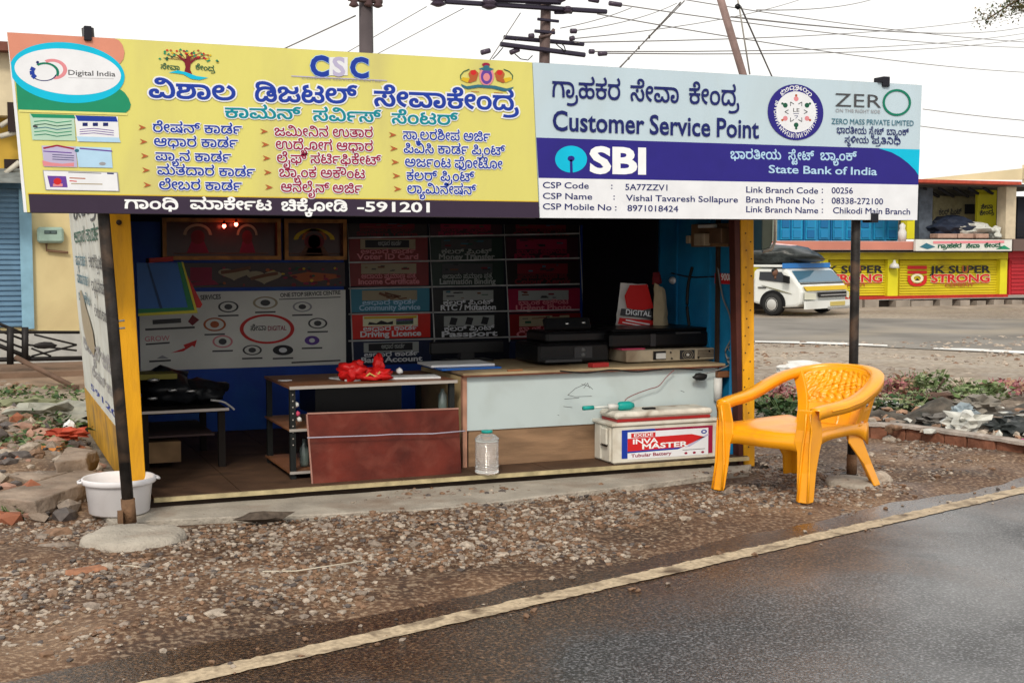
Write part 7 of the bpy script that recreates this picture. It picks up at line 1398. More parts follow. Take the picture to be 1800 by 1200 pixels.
c = gy(275,660,10.2); o = MB().box((c.x-.16,10.1,c.z-.02),(c.x+.14,10.4,c.z+.02)).build('olive_file', mat('olive_file', (.16,.14,.02), .5)); tag(o, 'flat olive file on top of the black bags', 'file')
cable('pale cable end hanging over the right edge of the side table', [gy(x,y,9.87) for x,y in ((370,703),(392,706),(405,714),(412,720))], .008, mat('pale_cable', (.4,.4,.4), .4))
# blue tarpaulin strip by the right post
P = [gy(x,y,YF+.1) for x,y in ((1282,806),(1300,806),(1297,560),(1288,560))]
mb = MB(); mb.prism(P, (0,.03,0)); mb.build('wall_end', blue_side, kiosk, fix=True)
# white pvc and small things at the end of the counter
a = gy(1262,690,YC-.03); o = MB().tube([gy(1262,704,YC-.02), gy(1262,664,YC-.02)], .035, 12).build('pipe_end', MATS['white_plastic']); tag(o, 'short white plastic pipe at the right end of the counter', 'pipe')
o = MB().box(tuple(gy(1263,664,YC-.05)), tuple(gy(1281,650,YC+.05)), bev=.005).build('wooden_block', shelf); tag(o, 'small brown wooden block under the counter end', 'block')
# ------------------------------------------------------------------ battery on the floor edge
YBt = 8.86
Wb = [gy(x,y,YBt) for x,y in ((1078,818),(1240,806),(1240,735),(1073,746))]
xb0, xb1 = Wb[0].x, Wb[0].x+.92
zb0, zb1 = FZ+.004, Wb[3].z
bt = base('battery', 'white inverter battery with red and blue label standing before the counter', 'battery', (xb0, YBt, zb0))
wp = mat('yellowed_white_plastic', (.62,.6,.53), .35, vary=.08, vscale=4, dirt=(.3,.22,.13), dscale=4, damt=.5)
DB = .335
MB().box((xb0,YBt,zb0),(xb1,YBt+DB,zb1-.02), bev=.012).build('case', wp, bt)
MB().box((xb0-.015,YBt-.012,zb1-.019),(xb1+.015,YBt+DB+.01,zb1+.006), bev=.005).build('rim', wp, bt)
MB().box((xb0+.05,YBt+.03,zb1+.0065),(xb1-.05,YBt+DB-.03,zb1+.03), bev=.005).build('red_band', mat('dark_red_band', (.3,.02,.02), .4), bt)
MB().box((xb0+.03,YBt+.02,zb1+.031),(xb1-.03,YBt+DB-.02,zb1+.085), bev=.02).build('lid', mat('dusty_white_lid', (.6,.57,.5), .6, vary=.2, vscale=7, dirt=(.2,.13,.08), dscale=6, damt=.8, bump=.5, bscale=20), bt)
for (y) in (.04,.2): MB().box((xb0-.014,YBt+y,zb0+.02),(xb0-.0005,YBt+y+.02,zb1-.03)).build('rib', wp, bt)
MB().box((xb0-.022,YBt+.08,zb1-.17),(xb0-.0005,YBt+.18,zb1-.04), bev=.008).build('carry_handle', wp, bt)
MB().box((xb0-.023,YBt+.082,zb1-.18),(xb0-.01,YBt+.178,zb1-.172)).build('handle_gap', blk, bt)
pr = Print((xb0,YBt,zb0), (1,0,0), (0,0,1)); Wd_ = xb1-xb0; Hd = zb1-zb0-.02; y1 = Hd*.9
pr.rect(.07, .04, Wd_-.05, y1, 'crimson', .002); pr.poly([(.07,.04),(.55,.04),(.35,y1),(.07,y1)], 'blue', .0024)
pr.rect(.12, y1*.12, Wd_-.09, y1*.93, 'offwhite', .003); pr.poly([(.12,y1*.36),(.6,y1*.39),(.8,y1*.66),(.68,y1*.77),(.12,y1*.74)], 'brightred', .0036); pr.poly([(.12,y1*.31),(.56,y1*.335),(.6,y1*.39),(.12,y1*.36)], 'blue', .0038)
pr.poly([(.62,.1),(.66,.1),(.84,y1*.72),(.82,y1*.74)], 'lilac', .0036)
pr.rect(.15, y1*.76, .36, y1*.89, 'brightred', .004); pr.text('EXIDE', .17, y1*.785, .34, y1*.785, y1*120, 'white', .005, 20); pr.text('INVA', .16, y1*.575, .38, y1*.575, y1*190, 'white', .005, 30); pr.text('MASTER', .24, y1*.41, .64, y1*.415, y1*200, 'white', .005, 34)
pr.text('Tubular Battery', .15, y1*.18, .5, y1*.19, y1*130, 'crimson', .005, 20); pr.line([(.6,y1*.3),(.8,y1*.3)], .004, 'darkgrey', .004)
for k in range(3): pr.ellipse(.63+.075*k, y1*.2, .014, .009, 'crimson', .0042, 14)
pr.ellipse(.79, y1*.82, .026, .016, 'blue', .0046, 18); pr.ellipse(.79, y1*.82, .014, .008, 'offwhite', .005, 14)
pr.build(bt, 'label_print')
for k in range(7): pass
teal_p = mat('teal_plastic', (.01,.3,.27), .35)
c = Vector((xb0+.0, YBt+.12, zb1+.085)); cl = base('hydrometer', 'clear tube with teal rubber ends lying on the battery lid', 'hydrometer', c)
d = Vector((1,.05,0)); P0 = c+Vector((-.2,.0,.035))
MB().tube([P0, P0+d*.09], .017, 10).build('nozzle', teal_p, cl); MB().tube([P0+d*.09, P0+d*.22], .01, 10).build('glass_tube', mat('milky_plastic', (.6,.63,.6), .2), cl); MB().tube([P0+d*.22, P0+d*.3], .02, 10).build('collar', MATS['white_plastic'], cl); MB().lathe([(.018,0),(.034,.02),(.036,.1),(.02,.14)], tuple(P0+d*.3), 12, axis='X').build('rubber_bulb', teal_p, cl)
o = MB().box((xb0+.32,YBt+.1,zb1+.0865),(xb0+.42,YBt+.15,zb1+.1), bev=.004).build('terminal_cover', blk); tag(o, 'small black strip lying on the battery lid', 'cover')

# ------------------------------------------------------------------ water bottle
def glassy():
    m = mat('clear_plastic', (.97,.98,.98), .06, spec=.6); b = m.node_tree.nodes['Principled BSDF']
    b.inputs['Transmission Weight'].default_value = .85; b.inputs['IOR'].default_value = 1.33; return m
c = gy(856,833,8.86); sc_h = (gy(856,757,8.86).z-c.z); R = .088
wb = base('water_bottle', 'ribbed clear plastic water bottle with teal cap on the stall edge', 'bottle', (c.x, 8.86, FZ))
prof = [(R*.8,0),(R,.012)]
for k in range(13): z = .03+k*.0185; prof += [(R,z),(R*.93,z+.006),(R*.93,z+.011),(R,z+.017)]
prof = [(r, z*(sc_h/.36)) for r, z in prof]; zt_ = prof[-1][1]; H_ = sc_h
prof += [(R*.78,H_*.72),(R*1.0,H_*.77),(R*1.02,H_*.82),(R*.75,H_*.88),(R*.42,H_*.93),(R*.36,H_*.95)]
MB().lathe(prof, (c.x,8.86,FZ+.002), 28).build('body', glassy(), wb)
MB().lathe([(R*.46,0),(R*.48,H_*.055),(R*.44,H_*.06)], (c.x,8.86,FZ+.002+H_*.945), 20).build('cap', teal_p, wb)

# ------------------------------------------------------------------ white tub
A = gz(213,905,.055); R0 = pxm(A)*52; R1 = pxm(A)*64; Ht = gy(213,850,A.y).z-A.z
c = Vector((A.x, A.y+R0*.55, .055)); Ht = .235
tb = base('plastic_tub', 'round white plastic tub standing behind the leaning pole', 'tub', c)
tubm = mat('white_tub_plastic', (.68,.67,.69), .35, vary=.06, vscale=3, dirt=(.45,.42,.4), dscale=4, damt=.4)
prof = [(R0*.93,0),(R0,.01),(R0*1.1,Ht*.8),(R0*1.12,Ht*.82),(R1*.97,Ht*.83),(R1,Ht*.86),(R1,Ht*.97),(R1*.97,Ht),(R1*.93,Ht*.97),(R0*1.08,Ht*.8),(R0*.93,.02),(.001,.018)]
MB().lathe(prof, c, 44).build('tub_body', tubm, tb)
for s_ in (-1,1): MB().tube([(c.x+s_*R1*.99, c.y-.05, c.z+Ht*.93),(c.x+s_*(R1+.018), c.y-.03, c.z+Ht*.9),(c.x+s_*(R1+.018), c.y+.03, c.z+Ht*.9),(c.x+s_*R1*.99, c.y+.05, c.z+Ht*.93)], .008, 6).build('grip', tubm, tb)

# ------------------------------------------------------------------ orange monobloc chair
F_l, F_r, B_l, B_r = gz(1254,862,.035), gz(1437,886,.03), gz(1388,831,.03), gz(1525,853,.03)
O = (F_l+F_r+B_l+B_r)/4; O.z = .035
sv = ((F_r-F_l)+(B_r-B_l)).normalized(); fv = ((F_l-B_l)+(F_r-B_r)); fv = (fv-sv*fv.dot(sv)).normalized()
hw = ((F_r-F_l).length+(B_r-B_l).length)/4; hl_ = ((F_l-B_l).length+(F_r-B_r).length)/4
def CH(s_, f, z): return O+sv*s_+fv*f+Vector((0,0,z))
orange = mat('orange_plastic', (.86,.35,.006), .3, vary=.07, vscale=3, dirt=(.6,.22,.03), dscale=5, damt=.4, bump=.06, bscale=18, spec=.5)
ch = base('plastic_chair', 'orange moulded plastic armchair with embossed back on the gravel', 'chair', O)
SW, SD = hw*.97, hl_*.86        # half width and depth at seat height
SZ = .43
def leg(name, pts, n_in):
    """moulded angle-section leg: list of (s, f, z, width_s, width_f)"""
    mb = MB(); V = []
    for (s_, f, z, ws, wf) in pts:
        sg = 1 if s_ > 0 else -1; fg = 1 if f > 0 else -1
        t = .014; a = s_; b = f                      # outer corner
        sec = [(a,b),(a-sg*ws,b),(a-sg*ws,b-fg*t),(a-sg*t*2.2,b-fg*t*1.6),(a-sg*t,b-fg*wf),(a,b-fg*wf)]
        V += [CH(x, y, z) for x, y in sec]
    k = 6; n = len(pts)
    Fc = [(i*k+j, i*k+(j+1) % k, (i+1)*k+(j+1) % k, (i+1)*k+j) for i in range(n-1) for j in range(k)]+[tuple(range(k)), tuple((n-1)*k+j for j in range(k))]
    mb.add(V, Fc); return mb.build(name, orange, ch, fix=True, bev=.006)
for sg in (-1,1):
    leg('front_leg', [(sg*(hw+.01),hl_+.02,0,.085,.075),(sg*(hw+.008),hl_+.015,.02,.09,.08),(sg*(hw+.0),hl_-.01,.2,.098,.095),(sg*hw*1.0,SD+.05,SZ-.09,.105,.13),(sg*hw*1.0,SD+.048,SZ-.02,.13,.16),(sg*hw*1.0,SD+.04,.49,.12,.15),(sg*hw*1.01,SD+.05,.63,.10,.10)], 6)
    leg('rear_leg', [(sg*(hw+.01),-hl_-.04,0,.08,.09),(sg*(hw-.03),-hl_+.02,.16,.09,.11),(sg*SW*.9,-SD+.06,.34,.13,.2),(sg*SW*.88,-SD+.04,SZ,.14,.22)], 6)
for sg in (-1,1):
    for (ds, df) in ((0,0),(-.082,0)):
        pp = [(hw+.012,hl_+.024,.01),(hw+.002,hl_-.006,.2),(hw*1.0+.002,SD+.054,SZ-.05),(hw*1.0+.002,SD+.044,.49),(hw*1.01,SD+.054,.61)]
        MB().tube([CH(sg*(a+ds*(1-.15*k)), b+.002, z) for k, (a, b, z) in enumerate(pp)], .0085, 6).build('leg_rib', orange, ch)
# seat: curved sheet with rolled front and side aprons
mb = MB(); ns, nf = 18, 14; V = []
def seat_z(u, v): return SZ+.035-.028*(1-u*u)*(1-.4*v)-.012*max(0,(-v))**2+.006*cos(u*9)*(1-v*v)*.8 - (.03*max(0,v-.82)/.18 if v > .82 else 0)
for j in range(nf+1):
    for i in range(ns+1):
        u = -1+2*i/ns; v = -1+2*j/nf
        V.append(CH(u*SW*(.90+.08*(v+1)/2), v*SD*1.02+(.035*(1-u*u) if v > .6 else 0), seat_z(u, v)))
mb.add(V, [(j*(ns+1)+i, j*(ns+1)+i+1, (j+1)*(ns+1)+i+1, (j+1)*(ns+1)+i) for j in range(nf) for i in range(ns)], 0, True)
o = mb.build('seat', orange, ch); md = o.modifiers.new('thick', 'SOLIDIFY'); md.thickness = .012; md.offset = -1
def apron(name, path, depth):
    """skirt hanging under an edge; path: list of (s,f,ztop), depth: list"""
    V = []
    for (s_, f, z), d_ in zip(path, depth): V += [CH(s_, f, z), CH(s_, f, z-d_)]
    mb = MB(); mb.add(V, [(2*i, 2*i+1, 2*i+3, 2*i+2) for i in range(len(path)-1)], 0, True)
    o = mb.build(name, orange, ch); md = o.modifiers.new('thick', 'SOLIDIFY'); md.thickness = .014; md.offset = 0; return o
t_ = np.linspace(-1, 1, 17)
apron('front_apron', [(u*SW*1.0, SD*1.02+.04*(1-u*u)+.004, seat_z(u,1)+.012) for u in t_], [.085+.07*abs(u)**5 for u in t_])
for sg in (-1,1): apron('side_apron', [(sg*SW*(.905+.08*(v+1)/2), v*SD, seat_z(1,min(v,.8))+.012) for v in t_], [.07+.09*abs(v)**4 for v in t_])
apron('rear_apron', [(u*SW*.9, -SD*1.02, seat_z(u,-1)+.01) for u in t_], [.06+.08*abs(u)**4 for u in t_])
# one continuous hoop: arm, back, arm
half = [(1.03,1.0,.635,.085),(1.07,.7,.65,.09),(1.11,.3,.66,.095),(1.14,-.15,.685,.10),(1.13,-.6,.735,.10),(1.05,-1.02,.785,.10),(.85,-1.38,.82,.095),(.55,-1.6,.842,.085),(.25,-1.7,.85,.08)]
path = [(a*SW, b*SD, z, w) for a, b, z, w in half]+[(-a*SW, b*SD, z, w) for a, b, z, w in half[::-1]]
def smoothp(path, n=4):
    out = []
    for i in range(len(path)-1):
        p0, p1, p2, p3 = (np.array(path[k]) for k in (max(i-1,0), i, i+1, min(i+2,len(path)-1)))
        for k in range(n):
            t = k/n; out.append(.5*((2*p1)+(p2-p0)*t+(2*p0-5*p1+4*p2-p3)*t*t+(3*p1-p0-3*p2+p3)*t**3))
    out.append(np.array(path[-1])); return out
sp = smoothp(path); P = [CH(*p[:3]) for p in sp]; Wt = [p[3] for p in sp]
mb = MB(); V = []; n = len(P)
for i, p in enumerate(P):
    t = (P[min(i+1,n-1)]-P[max(i-1,0)]).normalized(); a = t.cross(Vector((0,0,1))).normalized()   # inwards/outwards
    w = Wt[i]/2; tilt = Vector((0,0,1))
    for (x, z) in ((-1,-.06),(-1.02,-.006),(-.8,.004),(0,.007),(.8,.004),(1.02,-.006),(1,-.07),(.88,-.07),(.83,-.012),(-.83,-.012),(-.88,-.06)): V.append(p+a*w*x+tilt*z)
k = 11
mb.add(V, [(i*k+j, i*k+(j+1) % k, (i+1)*k+(j+1) % k, (i+1)*k+j) for i in range(n-1) for j in range(k)]+[tuple(range(k)), tuple((n-1)*k+j for j in range(k))], 0, True)
mb.build('arm_and_back_rail', orange, ch, fix=True)
# groove line on the arm rail outside
for sg in (-1,1):
    gp = [CH(sg*(p[0]*1.0+.052), p[1], p[2]-.03) for p in [np.array((a*SW,b*SD,z)) for a,b,z,w in half[1:5]]]
    MB().tube(gp, .006, 5).build('arm_rib', orange, ch)
# back panel with embossed flower pattern
mb = MB(); nu, nv = 90, 60; V = []
def backp(u, v):
    """u -1..1 across, v 0..1 from seat to rail"""
    wid = SW*(.60+.30*v**1.3); ang = u
    s_ = wid*u; f = -SD*1.0-(SD*.62)*v*(1-.55*u*u)-.0; z = SZ-.005+(.41-.045*u*u)*v
    r = max(abs(u)**1.6/.86, abs(v-.66)**1.3*5.2)
    e = 0.0
    if r < 1: 
        e = .014*(1-r)**.35*(sin(24*u+7*sin(14*v))*cos(31*v+9*u*u)+.6*sin(41*u*v+6*u))
        e += .006*(1 if abs(r-.94) < .05 else 0)
    if abs(u) < .4 and v < .3: e += .008*(1 if abs(sqrt((u/.34)**2+((v-.02)/.26)**2)-1) < .09 else 0)
    return CH(s_, f+e, z)
for j in range(nv+1):
    for i in range(nu+1): V.append(backp(-1+2*i/nu, j/nv))
mb.add(V, [(j*(nu+1)+i, j*(nu+1)+i+1, (j+1)*(nu+1)+i+1, (j+1)*(nu+1)+i) for j in range(nv) for i in range(nu)], 0, True)
o = mb.build('back_panel', orange, ch); md = o.modifiers.new('thick', 'SOLIDIFY'); md.thickness = .012; md.offset = 0
for sg in (-1,1):
    pts_ = [(.57,0,SZ+.01),(.60,.25,0),(.72,.6,0),(.9,1.0,0)]
    Q = []
    for v in np.linspace(0,1,9):
        p = backp(sg*1.0, v); Q.append(p)
    MB().band([q_-sv*sg*.02*sin(pi*i/8) for i, q_ in enumerate(Q)], [.085]*9, [.03]*9, nrm=lambda i, t: fv).build('back_stile', orange, ch, bev=.006)
# grille panel between the near arm and the rear leg
for sg in (1,):
    x = sg*SW*.97
    A_ = [CH(x*.92, -SD*.62, SZ+.03), CH(x*.86, -SD*1.02, SZ+.03), CH(sg*SW*1.02, -SD*1.1, .75), CH(sg*SW*1.1, -SD*.68, .71)]
    for (i, j) in ((0,1),(0,3),(1,2)): MB().band([A_[i],A_[j]], [.016]*2, [.045]*2, nrm=lambda i, t: fv).build('side_bar', orange, ch, bev=.004)
    for v in (.4,.72):
        MB().band([A_[0].lerp(A_[3],v), A_[1].lerp(A_[2],v)], [.012]*2, [.02]*2, nrm=lambda i, t: Vector((0,0,1))).build('side_bar', orange, ch)
    MB().hexa([A_[0].lerp(A_[3],.08).lerp(A_[1].lerp(A_[2],.08),.15), A_[0].lerp(A_[3],.08).lerp(A_[1].lerp(A_[2],.08),.85), A_[0].lerp(A_[3],.36).lerp(A_[1].lerp(A_[2],.36),.85), A_[0].lerp(A_[3],.36).lerp(A_[1].lerp(A_[2],.36),.15)], [p+sv*sg*.006 for p in (A_[0].lerp(A_[3],.08).lerp(A_[1].lerp(A_[2],.08),.15), A_[0].lerp(A_[3],.08).lerp(A_[1].lerp(A_[2],.08),.85), A_[0].lerp(A_[3],.36).lerp(A_[1].lerp(A_[2],.36),.85), A_[0].lerp(A_[3],.36).lerp(A_[1].lerp(A_[2],.36),.15))]).build('side_panel', orange, ch, fix=True)

# ------------------------------------------------------------------ low wall, rubbish and weeds on the right
def leafy(name, label, cat, spots, m, seed, size=(.05,.02), n=60, h=.3, group=None, spread=.2, kind=None, stem=True):
    rd = random.Random(seed); mb = MB()
    for (x, y, z) in spots:
        for k in range(n):
            a = rd.uniform(0, 2*pi); r_ = spread*sqrt(rd.random()); hh = h*rd.uniform(.15, 1)*(1-.5*r_/spread)
            c = Vector((x+r_*cos(a), y+r_*sin(a), z+hh)); d = Vector((cos(a+rd.uniform(-.8,.8)), sin(a+rd.uniform(-.8,.8)), rd.uniform(-.3,.9))).normalized()
            s_ = d.cross(Vector((rd.uniform(-1,1),rd.uniform(-1,1),1))).normalized()*size[1]*rd.uniform(.6,1.3); L_ = size[0]*rd.uniform(.6,1.4)
            mb.add([c-d*L_*.5, c+s_, c+d*L_*.6-Vector((0,0,L_*.15)), c-s_], [(0,1,2,3)], rd.randrange(len(m)))
        if stem:
            for k in range(5): a = rd.uniform(0,2*pi); mb.tube([(x,y,z-.02),(x+spread*.7*cos(a),y+spread*.7*sin(a),z+h*.8)], .004, 4, 0)
    o = mb.build(name, m); return tag(o, label, cat, group) if kind is None else stuff(o)
weed = [mat('weed_green', (.09,.14,.045), .6, vary=.4, vscale=9), mat('weed_pale', (.19,.23,.11), .6, vary=.4, vscale=9), mat('weed_dark', (.03,.07,.02), .6, vary=.4, vscale=9)]
pinkw = [mat('pink_weed', (.32,.12,.13), .7, vary=.3, vscale=9), mat('dry_weed', (.33,.2,.13), .7, vary=.3, vscale=9)]
pts_t = [(1500,752),(1560,752),(1620,757),(1700,766),(1800,779),(1900,792)]
pts_b = [(1500,775),(1560,776),(1620,783),(1700,795),(1800,812),(1900,828)]
Bq = [gz(x,y,.0) for x,y in pts_b]; 
wl = base('low_wall', 'low crumbling red mud wall with a pale cement top, right of the chair', 'wall', Bq[0])
redm = mat('red_mud_wall', (.24,.1,.06), .85, vary=.4, vscale=5, dirt=(.1,.05,.03), dscale=4, damt=.7, bump=1.2, bscale=22)
rd = random.Random(4)
n = 0
for i in range(len(Bq)-1):
    L_ = (Bq[i+1]-Bq[i]).length; kk = max(2, int(L_/.24)); d = (Bq[i+1]-Bq[i]).normalized(); nr = Vector((-d.y,d.x,0))
    for k in range(kk):
        p = Bq[i].lerp(Bq[i+1], k/kk); q_ = Bq[i].lerp(Bq[i+1], (k+.97)/kk); j = rd.uniform(-.012,.012); hz = .15+rd.uniform(-.008,.008)
        a_ = p+nr*j; b_ = q_+nr*(j+rd.uniform(-.01,.01)); A_ = [Vector((a_.x,a_.y,-.02)), Vector((b_.x,b_.y,-.02)), Vector((b_.x,b_.y,0))+nr*.15, Vector((a_.x,a_.y,0))+nr*.15]
        for v in A_: v.z = -.02
        MB().hexa(A_, [v+Vector((rd.uniform(-.01,.01),rd.uniform(-.008,.008),.02+hz)) for v in A_]).build('mud_brick', redm, wl, fix=True, bev=.012)
mb = MB(); V = []; P = []
for i in range(len(Bq)-1):
    for k in range(8): P.append(Bq[i].lerp(Bq[i+1], k/8))
P.append(Bq[-1])
for i, p in enumerate(P):
    d = (P[min(i+1,len(P)-1)]-P[max(i-1,0)]).normalized(); nr = Vector((-d.y,d.x,0)); j = .02*noise.noise(Vector((i*.6,0,0)))
    for (o_, z) in ((-.02+j,.14),(-.015+j,.165),(.08,.172),(.16,.16),(.17,.13)): q_ = p+nr*o_; V.append((q_.x,q_.y,z+.006*noise.noise(Vector((i*.5,o_*9,4)))))
mb.add(V, [(i*5+j, (i+1)*5+j, (i+1)*5+j+1, i*5+j+1) for i in range(len(P)-1) for j in range(4)], 0, False)
mb.build('cement_top', mat('pale_cement_top', (.36,.31,.27), .8, vary=.3, vscale=8, dirt=(.16,.1,.07), dscale=6, damt=.8, bump=.8, bscale=40), wl, fix=True)
# mound of rubbish behind the wall
def mound(name, cx, cy, rx, ry, h, m, seed, n=36):
    mb = MB(); V = []
    for j in range(n+1):
        for i in range(n+1):
            u = -1+2*i/n; v = -1+2*j/n; r_ = u*u+v*v; x = cx+rx*u; y = cy+ry*v
            V.append((x, y, max(-.03, h*max(0,1-r_)**.7*(1+.9*noise.noise(Vector((x*2.2,y*2.2,seed))))+.05*noise.noise(Vector((x*7,y*7,seed)))-.02)))
    mb.add(V, [(j*(n+1)+i, j*(n+1)+i+1, (j+1)*(n+1)+i+1, (j+1)*(n+1)+i) for j in range(n) for i in range(n)], 0, True)
    return stuff(mb.build(name, m))
soil = mat('rubbish_soil', (.09,.075,.06), .8, vary=.6, vscale=7, dirt=(.03,.035,.03), dscale=5, damt=.8, bump=1.5, bscale=25)
c1 = gz(1690,745,.08); c2 = gz(1620,735,.08); mound('rubbish_mound', c1.x+.3, c1.y+.35, 1.7, .9, .2, soil, 3)
def crumple(name, label, cat, px, py, z, r, m, seed, group=None, n=3, rough=.45):
    c = gz(px, py, z); o = MB().lump((c.x,c.y,c.z), r, seed, rough, n, smooth=False, fscale=2.4).build(name, m); return tag(o, label, cat, group)
whb = mat('dirty_white_polythene', (.5,.5,.46), .3, vary=.3, vscale=9, bump=.8, bscale=14); blb = mat('dark_polythene', (.03,.035,.035), .3, vary=.4, vscale=9, bump=.8, bscale=14); grb = mat('grey_blue_polythene', (.25,.3,.33), .3, vary=.3)
crumple('plastic_bag', 'dirty white polythene bag crumpled just behind the low wall', 'bag', 1700, 742, .22, (.2,.13,.1), whb, 3)
crumple('plastic_bag', 'grey blue polythene scrap on top of the white bag', 'bag', 1692, 722, .25, (.12,.08,.06), grb, 5)
crumple('plastic_bag', 'dark grey crumpled sheet heaped left of the white bag', 'bag', 1640, 738, .18, (.16,.1,.06), mat('grey_rubble_sheet', (.14,.13,.12), .7, vary=.4), 8)
crumple('plastic_bag', 'black polythene bag heaped at the far right of the low wall', 'bag', 1775, 752, .18, (.2,.12,.09), blb, 11)
crumple('plastic_bag', 'brown grey sack half buried behind the white bag', 'bag', 1722, 712, .26, (.22,.14,.09), mat('grey_sack', (.22,.2,.17), .8, vary=.4, bump=.6), 14)
crumple('paper_scrap', 'tiny magenta scrap lying on the right end of the low wall', 'scrap', 1795, 773, .15, (.03,.02,.012), mat('magenta_scrap', (.4,.02,.2), .5), 17, n=2)
crumple('white_sack', 'white cloth sack on the ground seen above the chair back', 'sack', 1412, 647, .1, (.42,.2,.1), mat('white_sack_cloth', (.6,.6,.58), .7, vary=.15), 19, rough=.2)
crumple('white_stone', 'whitish stone among the green weeds behind the wall', 'stone', 1690, 675, .12, (.14,.1,.07), STONES[1], 21)
crumple('white_scrap', 'pale paper scrap in the weeds close behind the chair', 'scrap', 1575, 712, .12, (.16,.08,.04), whb, 22, n=2)
crumple('brown_rag', 'brown rag lying among the weeds behind the wall', 'rag', 1640, 700, .14, (.28,.15,.06), mat('brown_rag', (.1,.06,.045), .9, vary=.4, bump=.6), 23)
rd = random.Random(21)
for k in range(130):
    px_ = rd.uniform(1510, 1820); py_ = rd.uniform(712, 765)+(px_-1600)*.08
    if k % 5 == 0: mm = whb
    else: mm = rd.choice([STONES[0], STONES[1], blb, pinkw[1], STONES[2]])
    c = gz(px_, py_, .1); pts_ = None
    if k == 0: scr = MB(); scm = [whb, STONES[0], STONES[1], blb, pinkw[1], STONES[2]]
    scr.lump((c.x,c.y,c.z+.05), (rd.uniform(.02,.075),rd.uniform(.02,.06),rd.uniform(.012,.035)), k, .5, 1, scm.index(mm), smooth=False)
stuff(scr.build('litter', scm))
def plant_row(label, px0, px1, py, z, m, seed, h, n=9, size=(.08,.03), sp=.22, cnt=60, g='weeds behind the low wall'):
    rd = random.Random(seed); sp_ = [tuple(gz(px0+(px1-px0)*(i+rd.uniform(-.3,.3))/n, py+rd.uniform(-9,9), z)) for i in range(n)]
    return leafy('weed', label, 'plant', sp_, m, seed, size, cnt, h, g, sp)
plant_row('bright green weed clump nearest the chair back', 1590, 1660, 692, .08, weed[:2], 1, .3, 5)
plant_row('green weed clump between the white stone and the right frame edge', 1695, 1745, 700, .08, weed[:2], 2, .22, 4, sp=.32, cnt=80)
plant_row('dark green weeds low beside the orange chair back', 1560, 1640, 722, .05, weed[1:], 3, .22, 5)
plant_row('dark green weeds seen through the open arm of the orange chair', 1345, 1400, 735, .05, [weed[0], weed[2]], 4, .26, 5)
plant_row('pinkish dry weeds just right of the chair back', 1555, 1600, 695, .08, pinkw, 5, .32, 4)
plant_row('pinkish dry weeds behind the open arm of the orange chair', 1345, 1405, 705, .05, pinkw, 6, .28, 4)
plant_row('pink dry weeds at the right frame edge behind the rubbish', 1760, 1830, 695, .08, pinkw, 7, .2, 4, cnt=40)
o = MB().tube([gz(1640,697,.1), gy(1660,665,gz(1640,697,.1).y)], .014, 5).build('stick', dark_wood); tag(o, 'short dark stick poking out of the green weeds', 'stick')
# low bank of pale earth over the far verge
# ------------------------------------------------------------------ left foreground: slabs, weeds, rubbish
def rough_slab(label, quad_px, z0, z1, m, seed, name='stone_slab', group='long stone slabs left of the stall'):
    W = [gz(x, y, z1) for x, y in quad_px]; mb = MB(); n = 10; V = []
    for k, z in enumerate((z0, z0+(z1-z0)*.5, z1)):
        for e in range(4):
            a, b = W[e], W[(e+1) % 4]
            for i in range(n):
                p = a.lerp(b, i/n); q_ = .03*noise.noise(Vector((p.x*4,p.y*4,seed+k*3)))
                V.append((p.x+q_+(0.02 if k == 1 else 0), p.y+.03*noise.noise(Vector((p.x*5,p.y*5,seed+k+20))), z+.018*noise.noise(Vector((p.x*5,p.y*5,seed)))))
    N_ = 4*n; mb.add(V, [(k*N_+i, k*N_+(i+1) % N_, (k+1)*N_+(i+1) % N_, (k+1)*N_+i) for k in range(2) for i in range(N_)]+[tuple(2*N_+i for i in range(N_)), tuple(range(N_))[::-1]])
    return tag(mb.build(name, m, fix=True, bev=.01), label, 'slab', group)
sl_m = mat('brown_grey_slab', (.27,.21,.165), .8, vary=.4, vscale=5, dirt=(.13,.075,.05), dscale=3, damt=.8, bump=1.2, bscale=25)
rough_slab('longest stone slab, in front, pointing from the frame edge to the white tub', [(-40,885),(40,893),(190,838),(178,822),(60,848)], .0, .17, sl_m, 2) if False else None
def rs4(label, q, z0, z1, seed): return rough_slab(label, q, z0, z1, sl_m, seed)
rs4('longest stone slab, in front, its end by the white tub', [(-30,872),(60,880),(192,834),(150,822)], .0, .16, 2)
rs4('short stone slab behind the longest one, close to the yellow wall foot', [(92,812),(150,806),(168,790),(120,786)], .1, .24, 7)
rs4('flat brown stone slab at the left frame edge behind the longest one', [(-40,828),(70,842),(120,826),(20,806)], .02, .17, 11)
rd = random.Random(31); pts = []
for _ in range(900):
    x = rd.uniform(-2.2, .95); y = rd.uniform(8.8, 14); s_ = .02+.07*rd.random()**2.2
    if x > 1.0-.0: continue
    pts.append((x, y, gh(x,y)+s_*.2, s_, rd.randrange(7)))
rocks('rubble', pts, STONES+[mat('orange_brick_bits', (.3,.11,.06), .8, vary=.3), mat('pinkish_rubble', (.34,.2,.15), .8, vary=.3), sl_m], 9)
rd = random.Random(33); spots = []
for _ in range(60):
    px_ = rd.uniform(-30, 140); py_ = rd.uniform(690, 805)
    if py_ > 770 and px_ > 60: continue
    spots.append(tuple(gz(px_, py_, .13)))
leafy('weeds', '', '', spots, weed, 41, (.065,.022), 22, .15, kind='stuff', spread=.3, stem=False)
leafy('weed', 'small tuft of grass at the left frame edge in front of the slab', 'plant', [tuple(gz(x,y,.02)) for x,y in ((2,905),(15,910),(28,912))], weed[:2], 43, (.1,.02), 50, .12, spread=.12)
